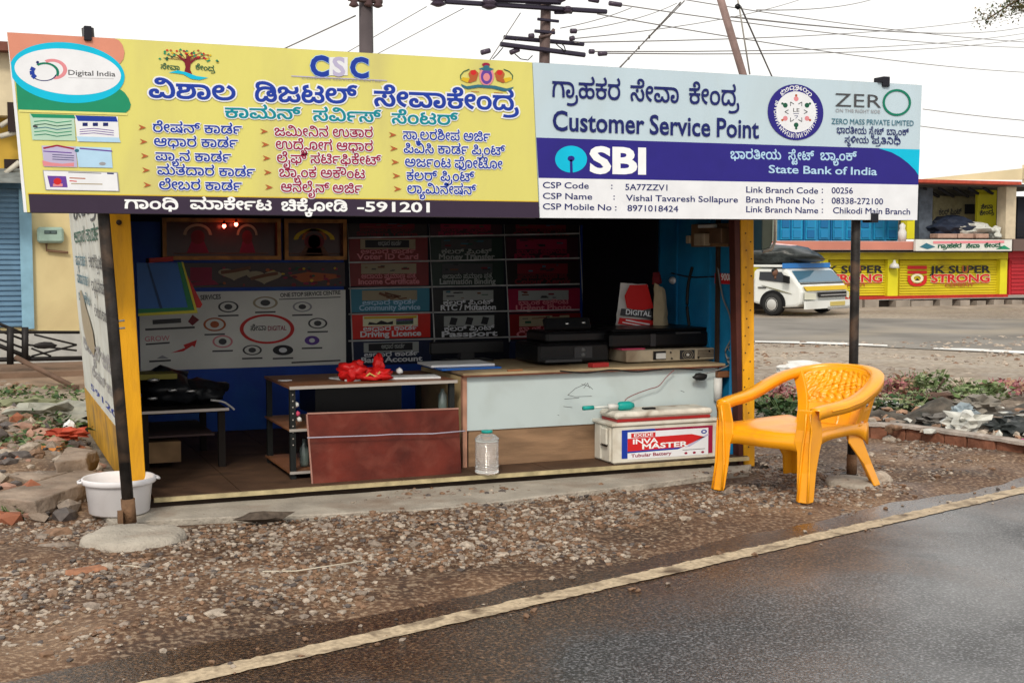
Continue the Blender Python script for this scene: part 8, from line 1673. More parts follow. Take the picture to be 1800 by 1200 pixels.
crumple('cloth_rag', 'crumpled red cloth among the rubble by the yellow wall foot', 'rag', 118, 762, .2, (.16,.12,.05), mat('red_rag', (.4,.07,.04), .8, vary=.4), 25)
crumple('cloth_rag', 'small orange scrap left of the red cloth in the rubble', 'rag', 75, 790, .18, (.12,.1,.03), mat('orange_rag', (.5,.2,.06), .8), 26)
crumple('white_cup', 'crushed white cup beside the foot of the painted side wall', 'cup', 122, 750, .2, (.05,.05,.06), paper, 27, n=2, rough=.2)
crumple('sack', 'pale grey sack lying in the weeds left of the stall', 'sack', 100, 725, .18, (.4,.3,.1), mat('pale_sack', (.33,.33,.28), .8, vary=.3), 28)
crumple('sack', 'moss green sack lying in the weeds at the far left', 'sack', 45, 718, .18, (.3,.25,.1), mat('mossy_sack', (.2,.21,.12), .8, vary=.3), 29)
# ------------------------------------------------------------------ left building
YL_ = 20.0
def LB(x, y, d=0): return gy(x, y, YL_+d)
def wallbox(name, x0, y0, x1, y1, m, par, d=0, th=.2, Y=None, bev=0):
    Y = YL_ if Y is None else Y; a, b = gy(x0, y1, Y+d), gy(x1, y0, Y+d); xr_ = min(max((x0+x1)/2, 20), 60)
    return MB().box((a.x, Y+d, gy(xr_, y1, Y+d).z), (b.x, Y+d+th, gy(xr_, y0, Y+d).z), bev=bev).build(name, m, par)
lb = base('corner_house', 'yellow house with blue roller shutter behind the painted side wall', 'house', LB(60,640))
cream = mat('cream_plaster', (.6,.5,.27), .8, vary=.1, vscale=1, dirt=(.4,.3,.16), dscale=.9, damt=.5, bump=.2, bscale=12)
ochre = mat('ochre_plaster', (.5,.32,.05), .8, vary=.2, vscale=1.5, dirt=(.2,.12,.03), dscale=1, damt=.6)
wallbox('wall', -220, 372, 560, 584, cream, lb)
wallbox('upper_wall', -220, 92, 560, 205, mat('pale_cream_plaster', (.6,.52,.36), .8, vary=.1), lb, -.35, .6)
wallbox('middle_wall', -220, 205.5, 560, 371.5, ochre, lb)
wallbox('roof_edge', -230, 76, 570, 91.5, mat('red_brown_roof', (.16,.06,.045), .8, vary=.3), lb, -.6, 1.2)
wallbox('plinth', -220, 584.5, 560, 640, mat('whitewash', (.42,.42,.4), .8, vary=.15, dirt=(.25,.2,.15), dscale=1, damt=.5), lb, -.05, .25)
sh = wallbox('roller_shutter', -200, 332, 38, 575, mat('blue_shutter', (.13,.24,.36), .5, vary=.1), lb, -.03, .028)
a, b = LB(-200,575,-.03), LB(38,332,-.03); a.z, b.z = LB(20,575).z, LB(20,332).z
for k in range(26):
    z = a.z+.04+(b.z-a.z-.06)*k/26
    MB().tube([(a.x+.02, YL_-.035, z),(b.x, YL_-.035, z)], .03, 4, smooth=False).build('slat', MATS['blue_shutter'], sh)
wallbox('shutter_frame', 39, 320, 54, 578, mat('pale_blue_frame', (.22,.4,.52), .6, vary=.15), lb, -.08, .078)
wallbox('shutter_hood', -200, 300, 40, 331, mat('dark_blue_hood', (.06,.13,.2), .6, vary=.3), lb, -.2, .198)
MB().hexa([LB(-200,300,-.2),LB(45,300,-.2),LB(45,296,0),LB(-200,296,0)], [LB(-200,318,-.9),LB(40,322,-.9),LB(45,306,0),LB(-200,306,0)]).build('awning', mat('grey_awning', (.18,.2,.2), .7, vary=.3), lb, fix=True)
for k, (x0, y0, x1, y1) in enumerate(((0,222,28,205),(0,240,30,232),(10,305,34,285))):
    MB().tube([LB(x0,y0,-.3), LB(x1,y1,-.3)], .04, 5).build('bracket', mat('pale_bracket', (.5,.47,.4), .7), lb)
wallbox('dark_opening', 14, 180, 33, 232, mat('dark_interior', (.03,.02,.02), .9), lb, -.36, .01)
wallbox('niche', 8, 280, 36, 318, MATS['dark_interior'], lb, -.02, .019)
# meter on the yellow wall
mt = base('wall_meter', 'pale green electric meter box on the yellow house wall', 'meter', LB(88,415,-.1))
wallbox('meter_case', 66, 399, 112, 427, mat('pale_green_box', (.3,.42,.36), .5, vary=.15), mt, -.16, .155, bev=.03); wallbox('window_strip', 78, 405, 100, 411, mat('dark_meter_window', (.05,.07,.07), .2), mt, -.166, .005)
for k in (0,1): wallbox('glass_pane', 79+11*k, 406, 87+11*k, 410, mat('meter_glass', (.1,.14,.14), .1), mt, -.17, .003)
MB().tube([LB(82,428,-.05),LB(82,440,-.05),LB(120,444,-.05)], .02, 5).build('conduit', mat('rusty_conduit', (.22,.13,.08), .7), mt)
# terrace, railing
ter = base('terrace', 'brown stone terrace step in front of the yellow house', 'terrace', LB(60,690))
brs = mat('brown_terrace_stone', (.2,.13,.09), .85, vary=.3, vscale=2, dirt=(.1,.07,.05), dscale=2, damt=.6, bump=.6, bscale=15)
zt0 = gy(60,641,19.6).z
A = gz(-260,641,zt0); 
MB().box((-6, 18.4, -.05), (4.5, 19.94, zt0)).build('upper_step', brs, ter); MB().box((-6, 17.3, -.05), (4.5, 18.39, zt0*.5)).build('lower_step', mat('dusty_step', (.28,.2,.14), .85, vary=.3, vscale=2, bump=.5, bscale=15), ter)
rl = base('railing', 'black iron railing with crossed bars on the terrace of the yellow house', 'railing', gy(60,640,18.6))
Yr = 18.6
rm = mat('black_railing', (.02,.018,.018), .5, metal=.3)
for (p, q_, r_) in (((-120,583),(150,584),.035),((-120,634),(150,629),.05),((-40,553),(50,590),.035),((-40,592),(55,630),.05),((-40,567),(50,600),.025),((-40,582),(50,615),.025)): MB().tube([gy(*p,Yr), gy(*q_,Yr)], r_*.6, 6).build('rail', rm, rl)
for x in (-60, 18, 44): MB().tube([gy(x,575,Yr), gy(x,640,Yr)], .05, 6).build('upright', rm, rl)
for (p, q_) in (((50,606),(135,616)),((60,588),(135,606)),((55,626),(135,606)),((55,612),(90,626))): MB().tube([gy(*p,Yr), gy(*q_,Yr)], .014, 5).build('cross_bar', rm, rl)
c = gy(78,607,Yr); MB().lump((c.x,c.y,c.z), (.16,.02,.045), 2, .1, 2).build('ornament', rm, rl)
hr = base('handrail', 'rusty slanting handrail leading down from the terrace', 'handrail', gz(137,702,.1))
MB().tube([gy(28,628,17.6), gy(136,683,17.0)], .035, 6).build('rail', mat('rusty_rail', (.13,.08,.055), .7, vary=.3), hr); MB().box(tuple(gy(130,704,17.0)), tuple(gy(139,676,17.05))).build('end_post', MATS['rusty_rail'], hr)

# ------------------------------------------------------------------ right building across the far road
YRB = 33.0
def RB(x, y, d=0): return gy(x, y, YRB+d)
def rb_box(name, x0, y0, x1, y1, m, par, d=0, th=.3, bev=0):
    a, b = RB(x0, y1, d), RB(x1, y0, d); xr_ = min(max((x0+x1)/2, 1400), 1790)
    return MB().box((a.x, YRB+d, RB(xr_, y1, d).z), (b.x, YRB+d+th, RB(xr_, y0, d).z), bev=bev).build(name, m, par)
rb = base('shop_row', 'two storey shop row with yellow roller shutters across the far road', 'building', RB(1600,540))
yel = mat('yellow_shop_paint', (.56,.46,.015), .55, vary=.12, vscale=1, dirt=(.27,.19,.03), dscale=1.1, damt=.65)
yel2 = mat('bright_yellow_paint', (.66,.6,.02), .55, vary=.1, vscale=1)
redp = mat('red_shop_paint', (.45,.025,.035), .5, vary=.15, vscale=1)
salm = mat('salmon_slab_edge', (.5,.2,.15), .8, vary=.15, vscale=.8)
drk = mat('dark_store_interior', (.02,.022,.03), .9)
rb_box('ground_floor_wall', 1150, 445, 1772, 524, yel, rb, .25, .3)
rb_box('fascia_beam', 1300, 443.5, 1772, 456, yel, rb, .0, .24)
rb_box('red_skirting', 1300, 520.5, 1772, 526, mat('red_skirting', (.42,.03,.02), .6, vary=.2), rb, .02, .2)
rb_box('pillar', 1560, 456.3, 1579, 520, yel2, rb, .03, .2); rb_box('pillar', 1757, 456.3, 1771, 520, yel2, rb, .03, .2); rb_box('pillar', 1440, 456.3, 1456, 520, yel2, rb, .03, .2)
def shutter(name, x0, x1, y0, y1, m, n, label=None):
    s_ = rb_box('shutter_backing', x0, y0, x1, y1, m, rb, .20, .045); a, b = RB(x0,y1,.2), RB(x1,y0,.2); a.z, b.z = RB((x0+x1)/2,y1,.2).z, RB((x0+x1)/2,y0,.2).z
    for k in range(n):
        z = a.z+(b.z-a.z)*(k+.5)/n; hgt = (b.z-a.z)/n
        mb = MB(); mb.hexa([(a.x,YRB+.2,z-hgt*.42),(b.x,YRB+.2,z-hgt*.42),(b.x,YRB+.2,z+hgt*.46),(a.x,YRB+.2,z+hgt*.46)], [(a.x,YRB+.165,z-hgt*.3),(b.x,YRB+.165,z-hgt*.3),(b.x,YRB+.19,z+hgt*.4),(a.x,YRB+.19,z+hgt*.4)])
        mb.build('shutter_slat', m, s_, fix=True)
    return s_
s1_ = shutter('roller_shutter', 1457, 1559, 457, 520, yel, 14); s2_ = shutter('roller_shutter', 1580, 1756, 457, 520, yel, 14)
rb_box('red_shop_wall', 1773, 443, 2000, 518, redp, rb, .1, .3); a = rb_box('red_lintel', 1773, 441, 2000, 453, redp, rb, .0, .09)
for k in range(9): rb_box('shutter_slat', 1778, 458+k*6.6, 1990, 463+k*6.6, redp, rb, .07, .029)
RPx = lambda x, y: (RB(x,y,.16).x, RB(x,y,.16).z)
q = Print((0,YRB+.16,0), (1,0,0), (0,0,1), RPx)
for dx in (0, -189):
    q.rect(1595+dx,467,1629+dx,473,'brightred',.01); q.rect(1595+dx,476,1629+dx,481,'brightred',.01)
    q.poly([(1595+dx,484),(1600+dx,484),(1601+dx,492),(1605+dx,497),(1612+dx,499),(1619+dx,497),(1623+dx,492),(1624+dx,484),(1629+dx,484),(1629+dx,494),(1625+dx,500),(1618+dx,503),(1606+dx,503),(1599+dx,500),(1595+dx,494)], 'brightred', .011)
    q.ellipse(1612+dx,489,11,8,'cream',.012,24,.55); q.poly([(1607+dx,493),(1612+dx,489),(1617+dx,493)], 'black', .013)
    q.text('JK SUPER', 1636+dx, 480, 1740+dx, 479, 17, 'black', .012, 26); q.text('U', 1690+dx, 479.6, 1702+dx, 479.4, 17, 'rust', .014, 30)
    q.text('STRONG', 1636+dx, 496, 1740+dx, 495, 18, 'brightred', .012, 44, 'cream', 70); q.line([(1640+dx,498),(1738+dx,497)], .03, 'rust', .012); q.text('CEMENT', 1660+dx, 504, 1712+dx, 503, 7, 'rust', .012, 20)
q.build(rb, 'painted_advert')
# stone blocks under the shop floor
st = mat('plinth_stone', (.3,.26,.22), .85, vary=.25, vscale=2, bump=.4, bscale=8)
for k, (x0, x1) in enumerate(((1520,1545),(1575,1600),(1602,1640),(1652,1674),(1688,1705),(1717,1733),(1747,1765),(1779,1797),(1808,1826),(1500,1516))):
    rb_box('plinth_block', x0, 526.5+(k % 3), x1, 541, st, rb, -.05, .4)
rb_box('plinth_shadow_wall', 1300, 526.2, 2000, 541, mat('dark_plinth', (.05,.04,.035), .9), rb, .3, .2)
# slab edge between the storeys
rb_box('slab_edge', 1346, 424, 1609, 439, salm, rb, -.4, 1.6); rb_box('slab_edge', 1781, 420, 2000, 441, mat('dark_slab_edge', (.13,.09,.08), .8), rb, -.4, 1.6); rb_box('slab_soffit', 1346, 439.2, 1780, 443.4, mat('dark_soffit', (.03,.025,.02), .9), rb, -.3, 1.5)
# blue upper floor made of shutters and doors
blu = mat('bright_blue_door', (.015,.27,.5), .5, vary=.15, vscale=1, dirt=(.02,.12,.3), dscale=1.2, damt=.5); blu2 = mat('deep_blue_trim', (.01,.13,.32), .5)
rb_box('upper_wall', 1330, 330, 1580, 423.5, mat('blue_upper_wall', (.02,.2,.4), .6, vary=.2), rb, .9, .2)
rb_box('grey_green_wall', 1330, 330, 1367, 423.5, mat('grey_green_wall', (.25,.31,.26), .7, vary=.15), rb, .7, .18)
for k, x in enumerate((1372, 1392, 1416, 1440, 1464, 1488, 1512, 1536, 1560)):
    p_ = rb_box('door_leaf', x, 380, x+19, 421, blu, rb, .84, .055)
    for j in range(2): rb_box('door_panel', x+3, 386+j*18, x+16, 400+j*18, blu2 if (k+j) % 3 == 0 else mat('mid_blue_panel', (.015,.2,.42), .5), p_, .81, .025)
for x in (1390, 1413, 1461, 1509): rb_box('mullion', x, 380, x+2, 423, blu2, rb, .8, .06)
# open gallery on the right with things in it
rb_box('gallery_back_wall', 1580, 325, 1768, 421, mat('grey_back_wall', (.19,.18,.16), .8, vary=.25, vscale=.8), rb, 2.6, .2)
rb_box('yellow_pillar', 1594, 385, 1608, 420, yel2, rb, .1, .3); rb_box('grey_pillar', 1615, 330, 1640, 420, mat('slate_pillar', (.09,.11,.14), .8, vary=.3), rb, .3, .3)
g_ = rb_box('cream_panel', 1640, 345, 1718, 392, mat('cream_khaki_panel', (.36,.33,.2), .8, vary=.2), rb, 2.4, .1); rb_box('small_window', 1697, 359, 1714, 376, drk, rb, 2.35, .04)
yp = rb_box('yellow_notice', 1717, 334, 1755, 405, yel2, rb, 1.4, .1)
q = Print((0,YRB+1.4,0), (1,0,0), (0,0,1), lambda x, y: (RB(x,y,1.4).x, RB(x,y,1.4).z))
q.text('ಸೇವಾ', 1724, 368, 1745, 366, 11, 'black', .01, 30); q.text('ಕೇಂದ್ರ', 1722, 379, 1747, 375, 11, 'black', .01, 30); q.build(rb, 'notice_print')
q = Print((0,YRB+2.4,0), (1,0,0), (0,0,1), lambda x, y: (RB(x,y,2.4).x, RB(x,y,2.4).z))
q.text('ಕಲರ್ ಪ್ರಿಂಟ್', 1650, 378, 1690, 376, 14, 'darkgrey', .01, 30); q.build(rb, 'wall_print')
rb_box('dark_post', 1758, 325, 1766, 420, drk, rb, .2, .2); rb_box('cream_pillar', 1767, 325, 1787, 420, mat('cream_pillar', (.58,.5,.36), .8, vary=.1), rb, -.1, .4)
rb_box('dark_doorway', 1787.5, 345, 1900, 421, drk, rb, .6, .1)
for k in range(4): rb_box('gallery_rail', 1787.5, 393+k*7, 1900, 394.5+k*7, rm, rb, .1, .05)
rb_box('gallery_ceiling', 1580, 322.5, 1900, 327, mat('grey_ceiling', (.12,.12,.12), .9), rb, -.2, 3.0)
for k in range(5): MB().tube([RB(1625+k*26,331,.1), RB(1650+k*26,346,2.2)], .05, 4).build('rafter', drk, rb)
rb_box('roof_edge', 1560, 316.5, 1796, 322, mat('red_roof_edge', (.42,.07,.04), .6, vary=.2), rb, -.8, 1.0)
rf = mat('cream_roof_sheet', (.62,.52,.33), .6, vary=.15, vscale=.7)
MB().hexa([RB(1560,316,-.75),RB(1796,316.5,-.75),RB(1796,316.5,3),RB(1560,316,3)], [RB(1620,315,-.7),RB(1798,296,-.7),RB(1840,294,3),RB(1620,315,3)]).build('roof', rf, rb, fix=True)
MB().hexa([RB(1797,322,-.3),RB(1900,322,-.3),RB(1900,322,3),RB(1797,322,3)], [RB(1797,290,-.3),RB(1900,280,-.3),RB(1900,280,3),RB(1797,290,3)]).build('gable_wall', rf, rb, fix=True)
# shop name board
nbd = base('shop_board', 'long white shop name board with green and red lettering over the shutter', 'signboard', RB(1694,442,-.5))
rb_box('board_panel', 1609.5, 421, 1779, 441, mat('white_board', (.62,.63,.6), .5, vary=.08), nbd, -.55, .1)
q = Print((0,YRB-.55,0), (1,0,0), (0,0,1), lambda x, y: (RB(x,y,-.55).x, RB(x,y,-.55).z))
q.text('ಗ್ರಾಹಕರ', 1648, 436, 1690, 435, 10, 'darkgreen', .01, 40); q.text('ಸೇವಾ', 1698, 436, 1722, 435, 10, 'darkgreen', .01, 40); q.text('ಕೇಂದ್ರ', 1730, 435, 1760, 434, 10, 'darkgreen', .01, 40)
q.line([(1640,426),(1765,425)], .08, 'pink', .01); q.poly([(1616,434),(1628,427),(1644,434),(1630,438)], 'petrol', .01); q.poly([(1750,438),(1765,431),(1776,438)], 'green', .01)
q.build(nbd, 'board_print')
# things on the slab
tarp = mat('dark_blue_tarp', (.02,.028,.05), .5, vary=.4, bump=.4)
def pile(label, name, px, py, d, r, m, seed, cat, n=3, rough=.3):
    c = RB(px, py, d); return tag(MB().lump((c.x,c.y,c.z), r, seed, rough, n, smooth=False).build(name, m), label, cat)
pile('dark blue tarpaulin heap on the slab above the shop name board', 'tarpaulin', 1665, 406, .4, (1.05,.5,.38), tarp, 2, 'tarpaulin')
pile('white sacking thrown over the tarpaulin heap above the shutter', 'white_sacking', 1707, 402, .2, (.8,.4,.2), mat('white_sacking', (.55,.56,.52), .8, vary=.15), 4, 'sacking')
pile('crumpled white bundle at the right end of the tarpaulin heap', 'white_bundle', 1747, 412, .1, (.25,.2,.22), MATS['white_sacking'], 9, 'bundle')
for k, (x0, x1) in enumerate(((1649,1683),(1685,1712),(1716,1739))):
    a, b = RB(x0,419,-.3), RB(x1,411,-.3); o = MB().box((a.x,YRB-.3,a.z),(b.x,YRB+.1,b.z), bev=.02).build('pink_block', mat('pink_block', (.42,.27,.21), .8, vary=.2)); tag(o, ('left','middle','right')[k]+' pinkish block of the three in a row on the slab edge', 'block', 'pink blocks on the slab edge')
c = RB(1586,408,-.1); o = MB().lathe([(.12,-.28),(.13,.0),(.08,.1),(.1,.2),(.03,.28)], (c.x,c.y,c.z), 10).build('white_can', MATS['white_plastic']); tag(o, 'white can standing beside the blue doors on the slab', 'can')
lp_ = base('wall_lamp', 'white lamp shade over the bright yellow pillar between the shutters', 'lamp', RB(1572,465,-.2)); c = RB(1572,466,-.1)
MB().lathe([(.16,-.09),(.13,.02),(.05,.07),(.03,.16)], (c.x,c.y,c.z), 12).build('shade', MATS['white_plastic'], lp_); MB().lathe([(.05,-.11),(.05,-.05)], (c.x,c.y,c.z), 8).build('lamp_glass', blk, lp_)
# ridge of earth in front of the building
mb = MB(); V = []; n = 60
for i in range(n+1):
    for j in range(7):
        x = 12+26*i/n; y = 31.2+1.6*j/6; V.append((x, y, max(0,.05*sin(pi*j/6)*(1+.8*noise.noise(Vector((x*.9,y,2)))))+.002))
mb.add(V, [(i*7+j,(i+1)*7+j,(i+1)*7+j+1,i*7+j+1) for i in range(n) for j in range(6)], 0, True); structure(mb.build('earth_bank', mat('pale_earth', (.32,.27,.22), .9, vary=.3, vscale=1.2, bump=.6, bscale=6)))

# ------------------------------------------------------------------ small white truck on the far road
vb = gz(1358,555,.0); 
al = radians(47)                                     # truck nose turned towards the viewer's right
RH = Vector((cos(YAW), -sin(YAW), 0)); FH = Vector((sin(YAW), cos(YAW), 0))
nose = (RH*sin(al)*1.0-FH*cos(al)).normalized(); side = Vector((-nose.y, nose.x, 0))    # side = truck's left (away)
k_ = pxm(vb)
HT = 90*k_                                           # cab height
def TR(f, s_, z): return vb+nose*f+side*s_+Vector((0,0,z))
trk = base('small_truck', 'small white goods truck with a yellow nose band passing on the far road', 'truck', vb)
wht = mat('white_truck_paint', (.68,.7,.68), .3, vary=.05, vscale=1, dirt=(.45,.42,.36), dscale=1.2, damt=.3, coat=.3)
Wt_ = 2.42; H0, H1 = .22, HT*.93
# cab outline in side view (f, z): wheel is at f=0
prof = [(-.62,H0+.1),(.3,H0),(.72,H0+.03),(.84,H0+.1),(.88,H0+.42),(.84,H0+.58),(.76,H0+.66),(.44,H1-.06),(.30,H1),(-.5,H1),(-.62,H1-.08)]
mb = MB(); L0 = [TR(f,0,z) for f,z in prof]; L1 = [TR(f,Wt_,z) for f,z in prof]; n = len(prof)
mb.add(L0+L1, [tuple(range(n)), tuple(range(n,2*n))[::-1]]+[(i,(i+1)%n,n+(i+1)%n,n+i) for i in range(n)])
mb.build('cab', wht, trk, fix=True, bev=.09)
def onface(name, m, pts, off, par=trk, th=.02):
    """panel lying on the nose or windscreen: pts (width 0..1, profile point pair interpolation)"""
    W = [p+off*1.0 for p in pts]; return MB().hexa(W, [p+off.normalized()*th for p in W]).build(name, m, par, fix=True)
def fr_pt(w, a, b, t): f = a[0]+(b[0]-a[0])*t; z = a[1]+(b[1]-a[1])*t; return TR(f, w*Wt_, z)
ws_a, ws_b = prof[6], prof[7]; nrm = (TR(ws_b[0],0,ws_b[1])-TR(ws_a[0],0,ws_a[1])).cross(side).normalized(); nrm = nrm if nrm.dot(nose) > 0 else -nrm
onface('windscreen', mat('truck_glass', (.05,.13,.2), .08, spec=.8), [fr_pt(.03,ws_a,ws_b,.04),fr_pt(.97,ws_a,ws_b,.04),fr_pt(.93,ws_a,ws_b,.93),fr_pt(.07,ws_a,ws_b,.93)], nrm*.004)
onface('wiper_tray', blk, [fr_pt(.03,prof[6],prof[5],.1),fr_pt(.97,prof[6],prof[5],.1),fr_pt(.97,prof[6],prof[5],.4),fr_pt(.03,prof[6],prof[5],.4)], nrm*.012, th=.01)
nn = nose
onface('yellow_band', mat('truck_yellow', (.62,.42,.01), .4), [fr_pt(.08,prof[4],prof[5],.25),fr_pt(.97,prof[4],prof[5],.25),fr_pt(.97,prof[4],prof[5],.98),fr_pt(.03,prof[4],prof[5],.98)], nn*.03)
onface('grille', blk, [TR(.90,Wt_*.34,H0+.27),TR(.90,Wt_*.94,H0+.27),TR(.90,Wt_*.94,H0+.41),TR(.90,Wt_*.3,H0+.41)], nn*.012)
onface('grille_bar', mat('truck_chrome', (.5,.5,.5), .25, metal=.7), [TR(.915,Wt_*.36,H0+.32),TR(.915,Wt_*.92,H0+.32),TR(.915,Wt_*.92,H0+.345),TR(.915,Wt_*.36,H0+.345)], nn*.02)
for w0, w1 in ((.03,.26),(.95,.995)):
    onface('headlight', mat('headlight_glass', (.6,.6,.5), .15), [TR(.90,Wt_*w0,H0+.24),TR(.90,Wt_*w1,H0+.22),TR(.90,Wt_*w1,H0+.38),TR(.90,Wt_*w0,H0+.43)], nn*.02)
onface('bumper', wht, [TR(.90,0,H0-.02),TR(.90,Wt_,H0-.02),TR(.90,Wt_,H0+.19),TR(.90,0,H0+.19)], nn*.05, th=.06)
pl_ = onface('number_plate', mat('plate_yellow', (.5,.4,.12), .5), [TR(1.0,Wt_*.52,H0+.04),TR(1.0,Wt_*.84,H0+.04),TR(1.0,Wt_*.84,H0+.15),TR(1.0,Wt_*.52,H0+.15)], nn*.01)
for k in range(2): onface('bumper_rod', MATS['truck_chrome'], [TR(1.02,Wt_*.45,H0-.0+.06*k-.05),TR(1.02,Wt_*.97,H0+.06*k-.05),TR(1.02,Wt_*.97,H0+.02+.06*k-.05),TR(1.02,Wt_*.45,H0+.02+.06*k-.05)], nn*.02)
# near door with window
onface('side_window', mat('dark_cab_glass', (.02,.025,.035), .1, spec=.7), [TR(-.42,0,H0+.74),TR(.52,0,H0+.66),TR(.26,0,H1-.1),TR(-.40,0,H1-.1)], -side*.006)
onface('door_handle', blk, [TR(-.45,0,H0+.52),TR(-.2,0,H0+.52),TR(-.2,0,H0+.55),TR(-.45,0,H0+.55)], -side*.02)
onface('side_stripe', mat('olive_stripe', (.18,.17,.1), .5), [TR(-.35,0,H0+.6),TR(.2,0,H0+.44),TR(.6,0,H0+.38),TR(.2,0,H0+.48)], -side*.01)
onface('mirror', blk, [TR(.42,-.12,H0+.68),TR(.6,-.12,H0+.66),TR(.6,-.12,H0+.84),TR(.42,-.12,H0+.88)], -side*.02, th=.05)
def wheel(f, s_, r):
    c = TR(f, s_, r+.005); w = MB(); V = []
    def ring(mb, prof_, mi=0, nn_=24):
        V = []
        for (rr, o_) in prof_:
            for j in range(nn_):
                a = 2*pi*j/nn_; V.append(c+nose*rr*cos(a)+Vector((0,0,rr*sin(a)))+side*o_)
        kk = len(prof_); mb.add(V, [(i*nn_+j, i*nn_+(j+1)%nn_, (i+1)*nn_+(j+1)%nn_, (i+1)*nn_+j) for i in range(kk-1) for j in range(nn_)]+[tuple(range(nn_)), tuple((kk-1)*nn_+j for j in range(nn_))], mi, True)
    h = base('wheel', '', '', c); del h['label']; del h['category']; h.parent = trk; h.location = c-Vector(trk.location)
    m1 = MB(); ring(m1, [(r*.62,-.06),(r*.95,-.06),(r,-.02),(r,.16),(r*.9,.2)]); m1.build('tyre', mat('tyre_rubber', (.02,.02,.02), .8), h, fix=True)
    m2 = MB(); ring(m2, [(r*.1,-.085),(r*.4,-.08),(r*.55,-.05),(r*.62,-.065),(r*.6,.05)]); m2.build('rim', mat('wheel_rim', (.5,.5,.48), .4, metal=.3), h, fix=True)
wheel(.0, .0, .30); wheel(.12, Wt_-.1, .30)
ax = MB(); c = TR(0,.02,.42); 
V = [TR(.4*cos(a), -.012, .33+.36*sin(a)) for a in np.linspace(-.2, pi+.2, 18)]; ax.add(V, [tuple(range(len(V)))]); ax.build('wheel_arch', blk, trk)
bb = MB(); bb.hexa([TR(-3.2,.05,.35),TR(-.66,.05,.35),TR(-.66,Wt_-.05,.35),TR(-3.2,Wt_-.05,.35)], [TR(-3.2,.05,.95),TR(-.66,.05,.95),TR(-.66,Wt_-.05,.95),TR(-3.2,Wt_-.05,.95)]); bb.build('cargo_bed', wht, trk, fix=True)
wheel(-2.4, .05, .30)
# carrier board above the cab and a covered load
MB().hexa([TR(-.7,-.05,H1+.03),TR(.33,-.05,H1+.03),TR(.33,Wt_+.05,H1+.03),TR(-.7,Wt_+.05,H1+.03)], [TR(-.7,-.05,H1+.09),TR(.3,-.05,H1+.09),TR(.3,Wt_+.05,H1+.09),TR(-.7,Wt_+.05,H1+.09)]).build('cab_carrier', wht, trk, fix=True)
fb_ = MB().hexa([TR(.34,-.1,H1+.0),TR(.34,Wt_*.98,H1+.0),TR(.36,Wt_*.98,H1+.0),TR(.36,-.1,H1+.0)], [TR(.34,-.1,H1+.13),TR(.34,Wt_*.98,H1+.13),TR(.36,Wt_*.98,H1+.13),TR(.36,-.1,H1+.13)]).build('blue_header_board', mat('truck_blue', (.02,.17,.5), .4), trk, fix=True)
c = TR(-.6, Wt_*.45, H1+.32); ld = MB(); ld.lump((c.x,c.y,c.z), (1.25,1.2,.30), 4, .16, 3, smooth=True); o = ld.build('covered_load', blb); tag(o, 'load wrapped in black sheet on top of the white truck', 'load')
c = TR(-.6, Wt_*.4, H1+.57); o = MB().lump((c.x,c.y,c.z), (.8,.6,.1), 6, .2, 2).build('pink_cloth', mat('pink_white_cloth', (.6,.42,.42), .7, vary=.3)); tag(o, 'pink and white cloth spread over the black load', 'cloth')
# driver
c = TR(.02, .0, 0); dr = MB()
dp = base('person', 'truck driver in a white shirt seen in the side window, looking ahead', 'person', TR(.0,.3,H0+.5))
hc = TR(.08,-.02+.02,H0+.93)
mb = MB(); mb.lump(tuple(hc-side*.0), (.10,.08,.10), 2, .05, 3); mb.lump(tuple(hc+nose*.085-Vector((0,0,.01))), (.03,.02,.02), 3, .05, 1)
mb.tube([hc-Vector((0,0,.08)), hc-Vector((0,0,.16))], .045, 8)
mb.build('head', mat('driver_skin', (.14,.07,.045), .6), dp); MB().lump(tuple(hc-nose*.03+Vector((0,0,.05))), (.1,.08,.07), 5, .05, 2).build('hair', blk, dp)
MB().hexa([TR(-.22,-.02,H0+.70),TR(.24,-.02,H0+.70),TR(.24,.25,H0+.70),TR(-.22,.25,H0+.70)], [TR(-.12,-.018,H0+.84),TR(.16,-.018,H0+.84),TR(.16,.2,H0+.84),TR(-.12,.2,H0+.84)]).build('shirt', mat('driver_shirt', (.55,.53,.5), .8), dp, fix=True, bev=.02)
# ------------------------------------------------------------------ electricity poles and wires
def sky_pole(label, bx, Y, top_px, r, m, lean_px=None, group='electricity poles behind the stall'):
    t = gy(*top_px, Y); b = Vector((t.x, Y, 0)) if lean_px is None else gy(*lean_px, Y)
    p = base('electricity_pole', label, 'pole', b, group); d = (b-t).normalized()
    MB().tube([b, b.lerp(t,.5), t], [r*1.25, r*1.1, r], 12).build('shaft', m, p); return p
concp = mat('grey_pole_concrete', (.085,.07,.075), .8, vary=.25, vscale=2)
ironp = mat('brown_iron_pole', (.11,.075,.07), .6, vary=.3, vscale=3)
YA, YB2 = 17.0, 24.0
pa = sky_pole('grey square topped electricity pole behind the yellow signboard', 0, YA, (642,-60), .085, concp)
a = gy(655,93,YA); b = gy(653,-60,YA); MB().tube([a,b], .012, 5).build('conduit', cgry, pa)
for (x,y) in ((622,4),(648,3),(664,5)): c = gy(x,y,YA-.1); MB().lathe([(.02,-.07),(.07,-.045),(.04,0),(.07,.03),(.02,.07)], (c.x,c.y,c.z), 10).build('insulator', mat('brown_insulator', (.1,.06,.06), .3), pa)
a, b = gy(612,-2,YA-.1), gy(672,4,YA-.1); MB().tube([a,b], .03, 5).build('cross_arm', ironp, pa)
pb = sky_pole('brown iron electricity pole with many cross arms behind the bank board', 0, YB2, (962,-80), .1, ironp, (948,445))
arm = mat('dark_cross_arm', (.035,.03,.05), .5, metal=.3)
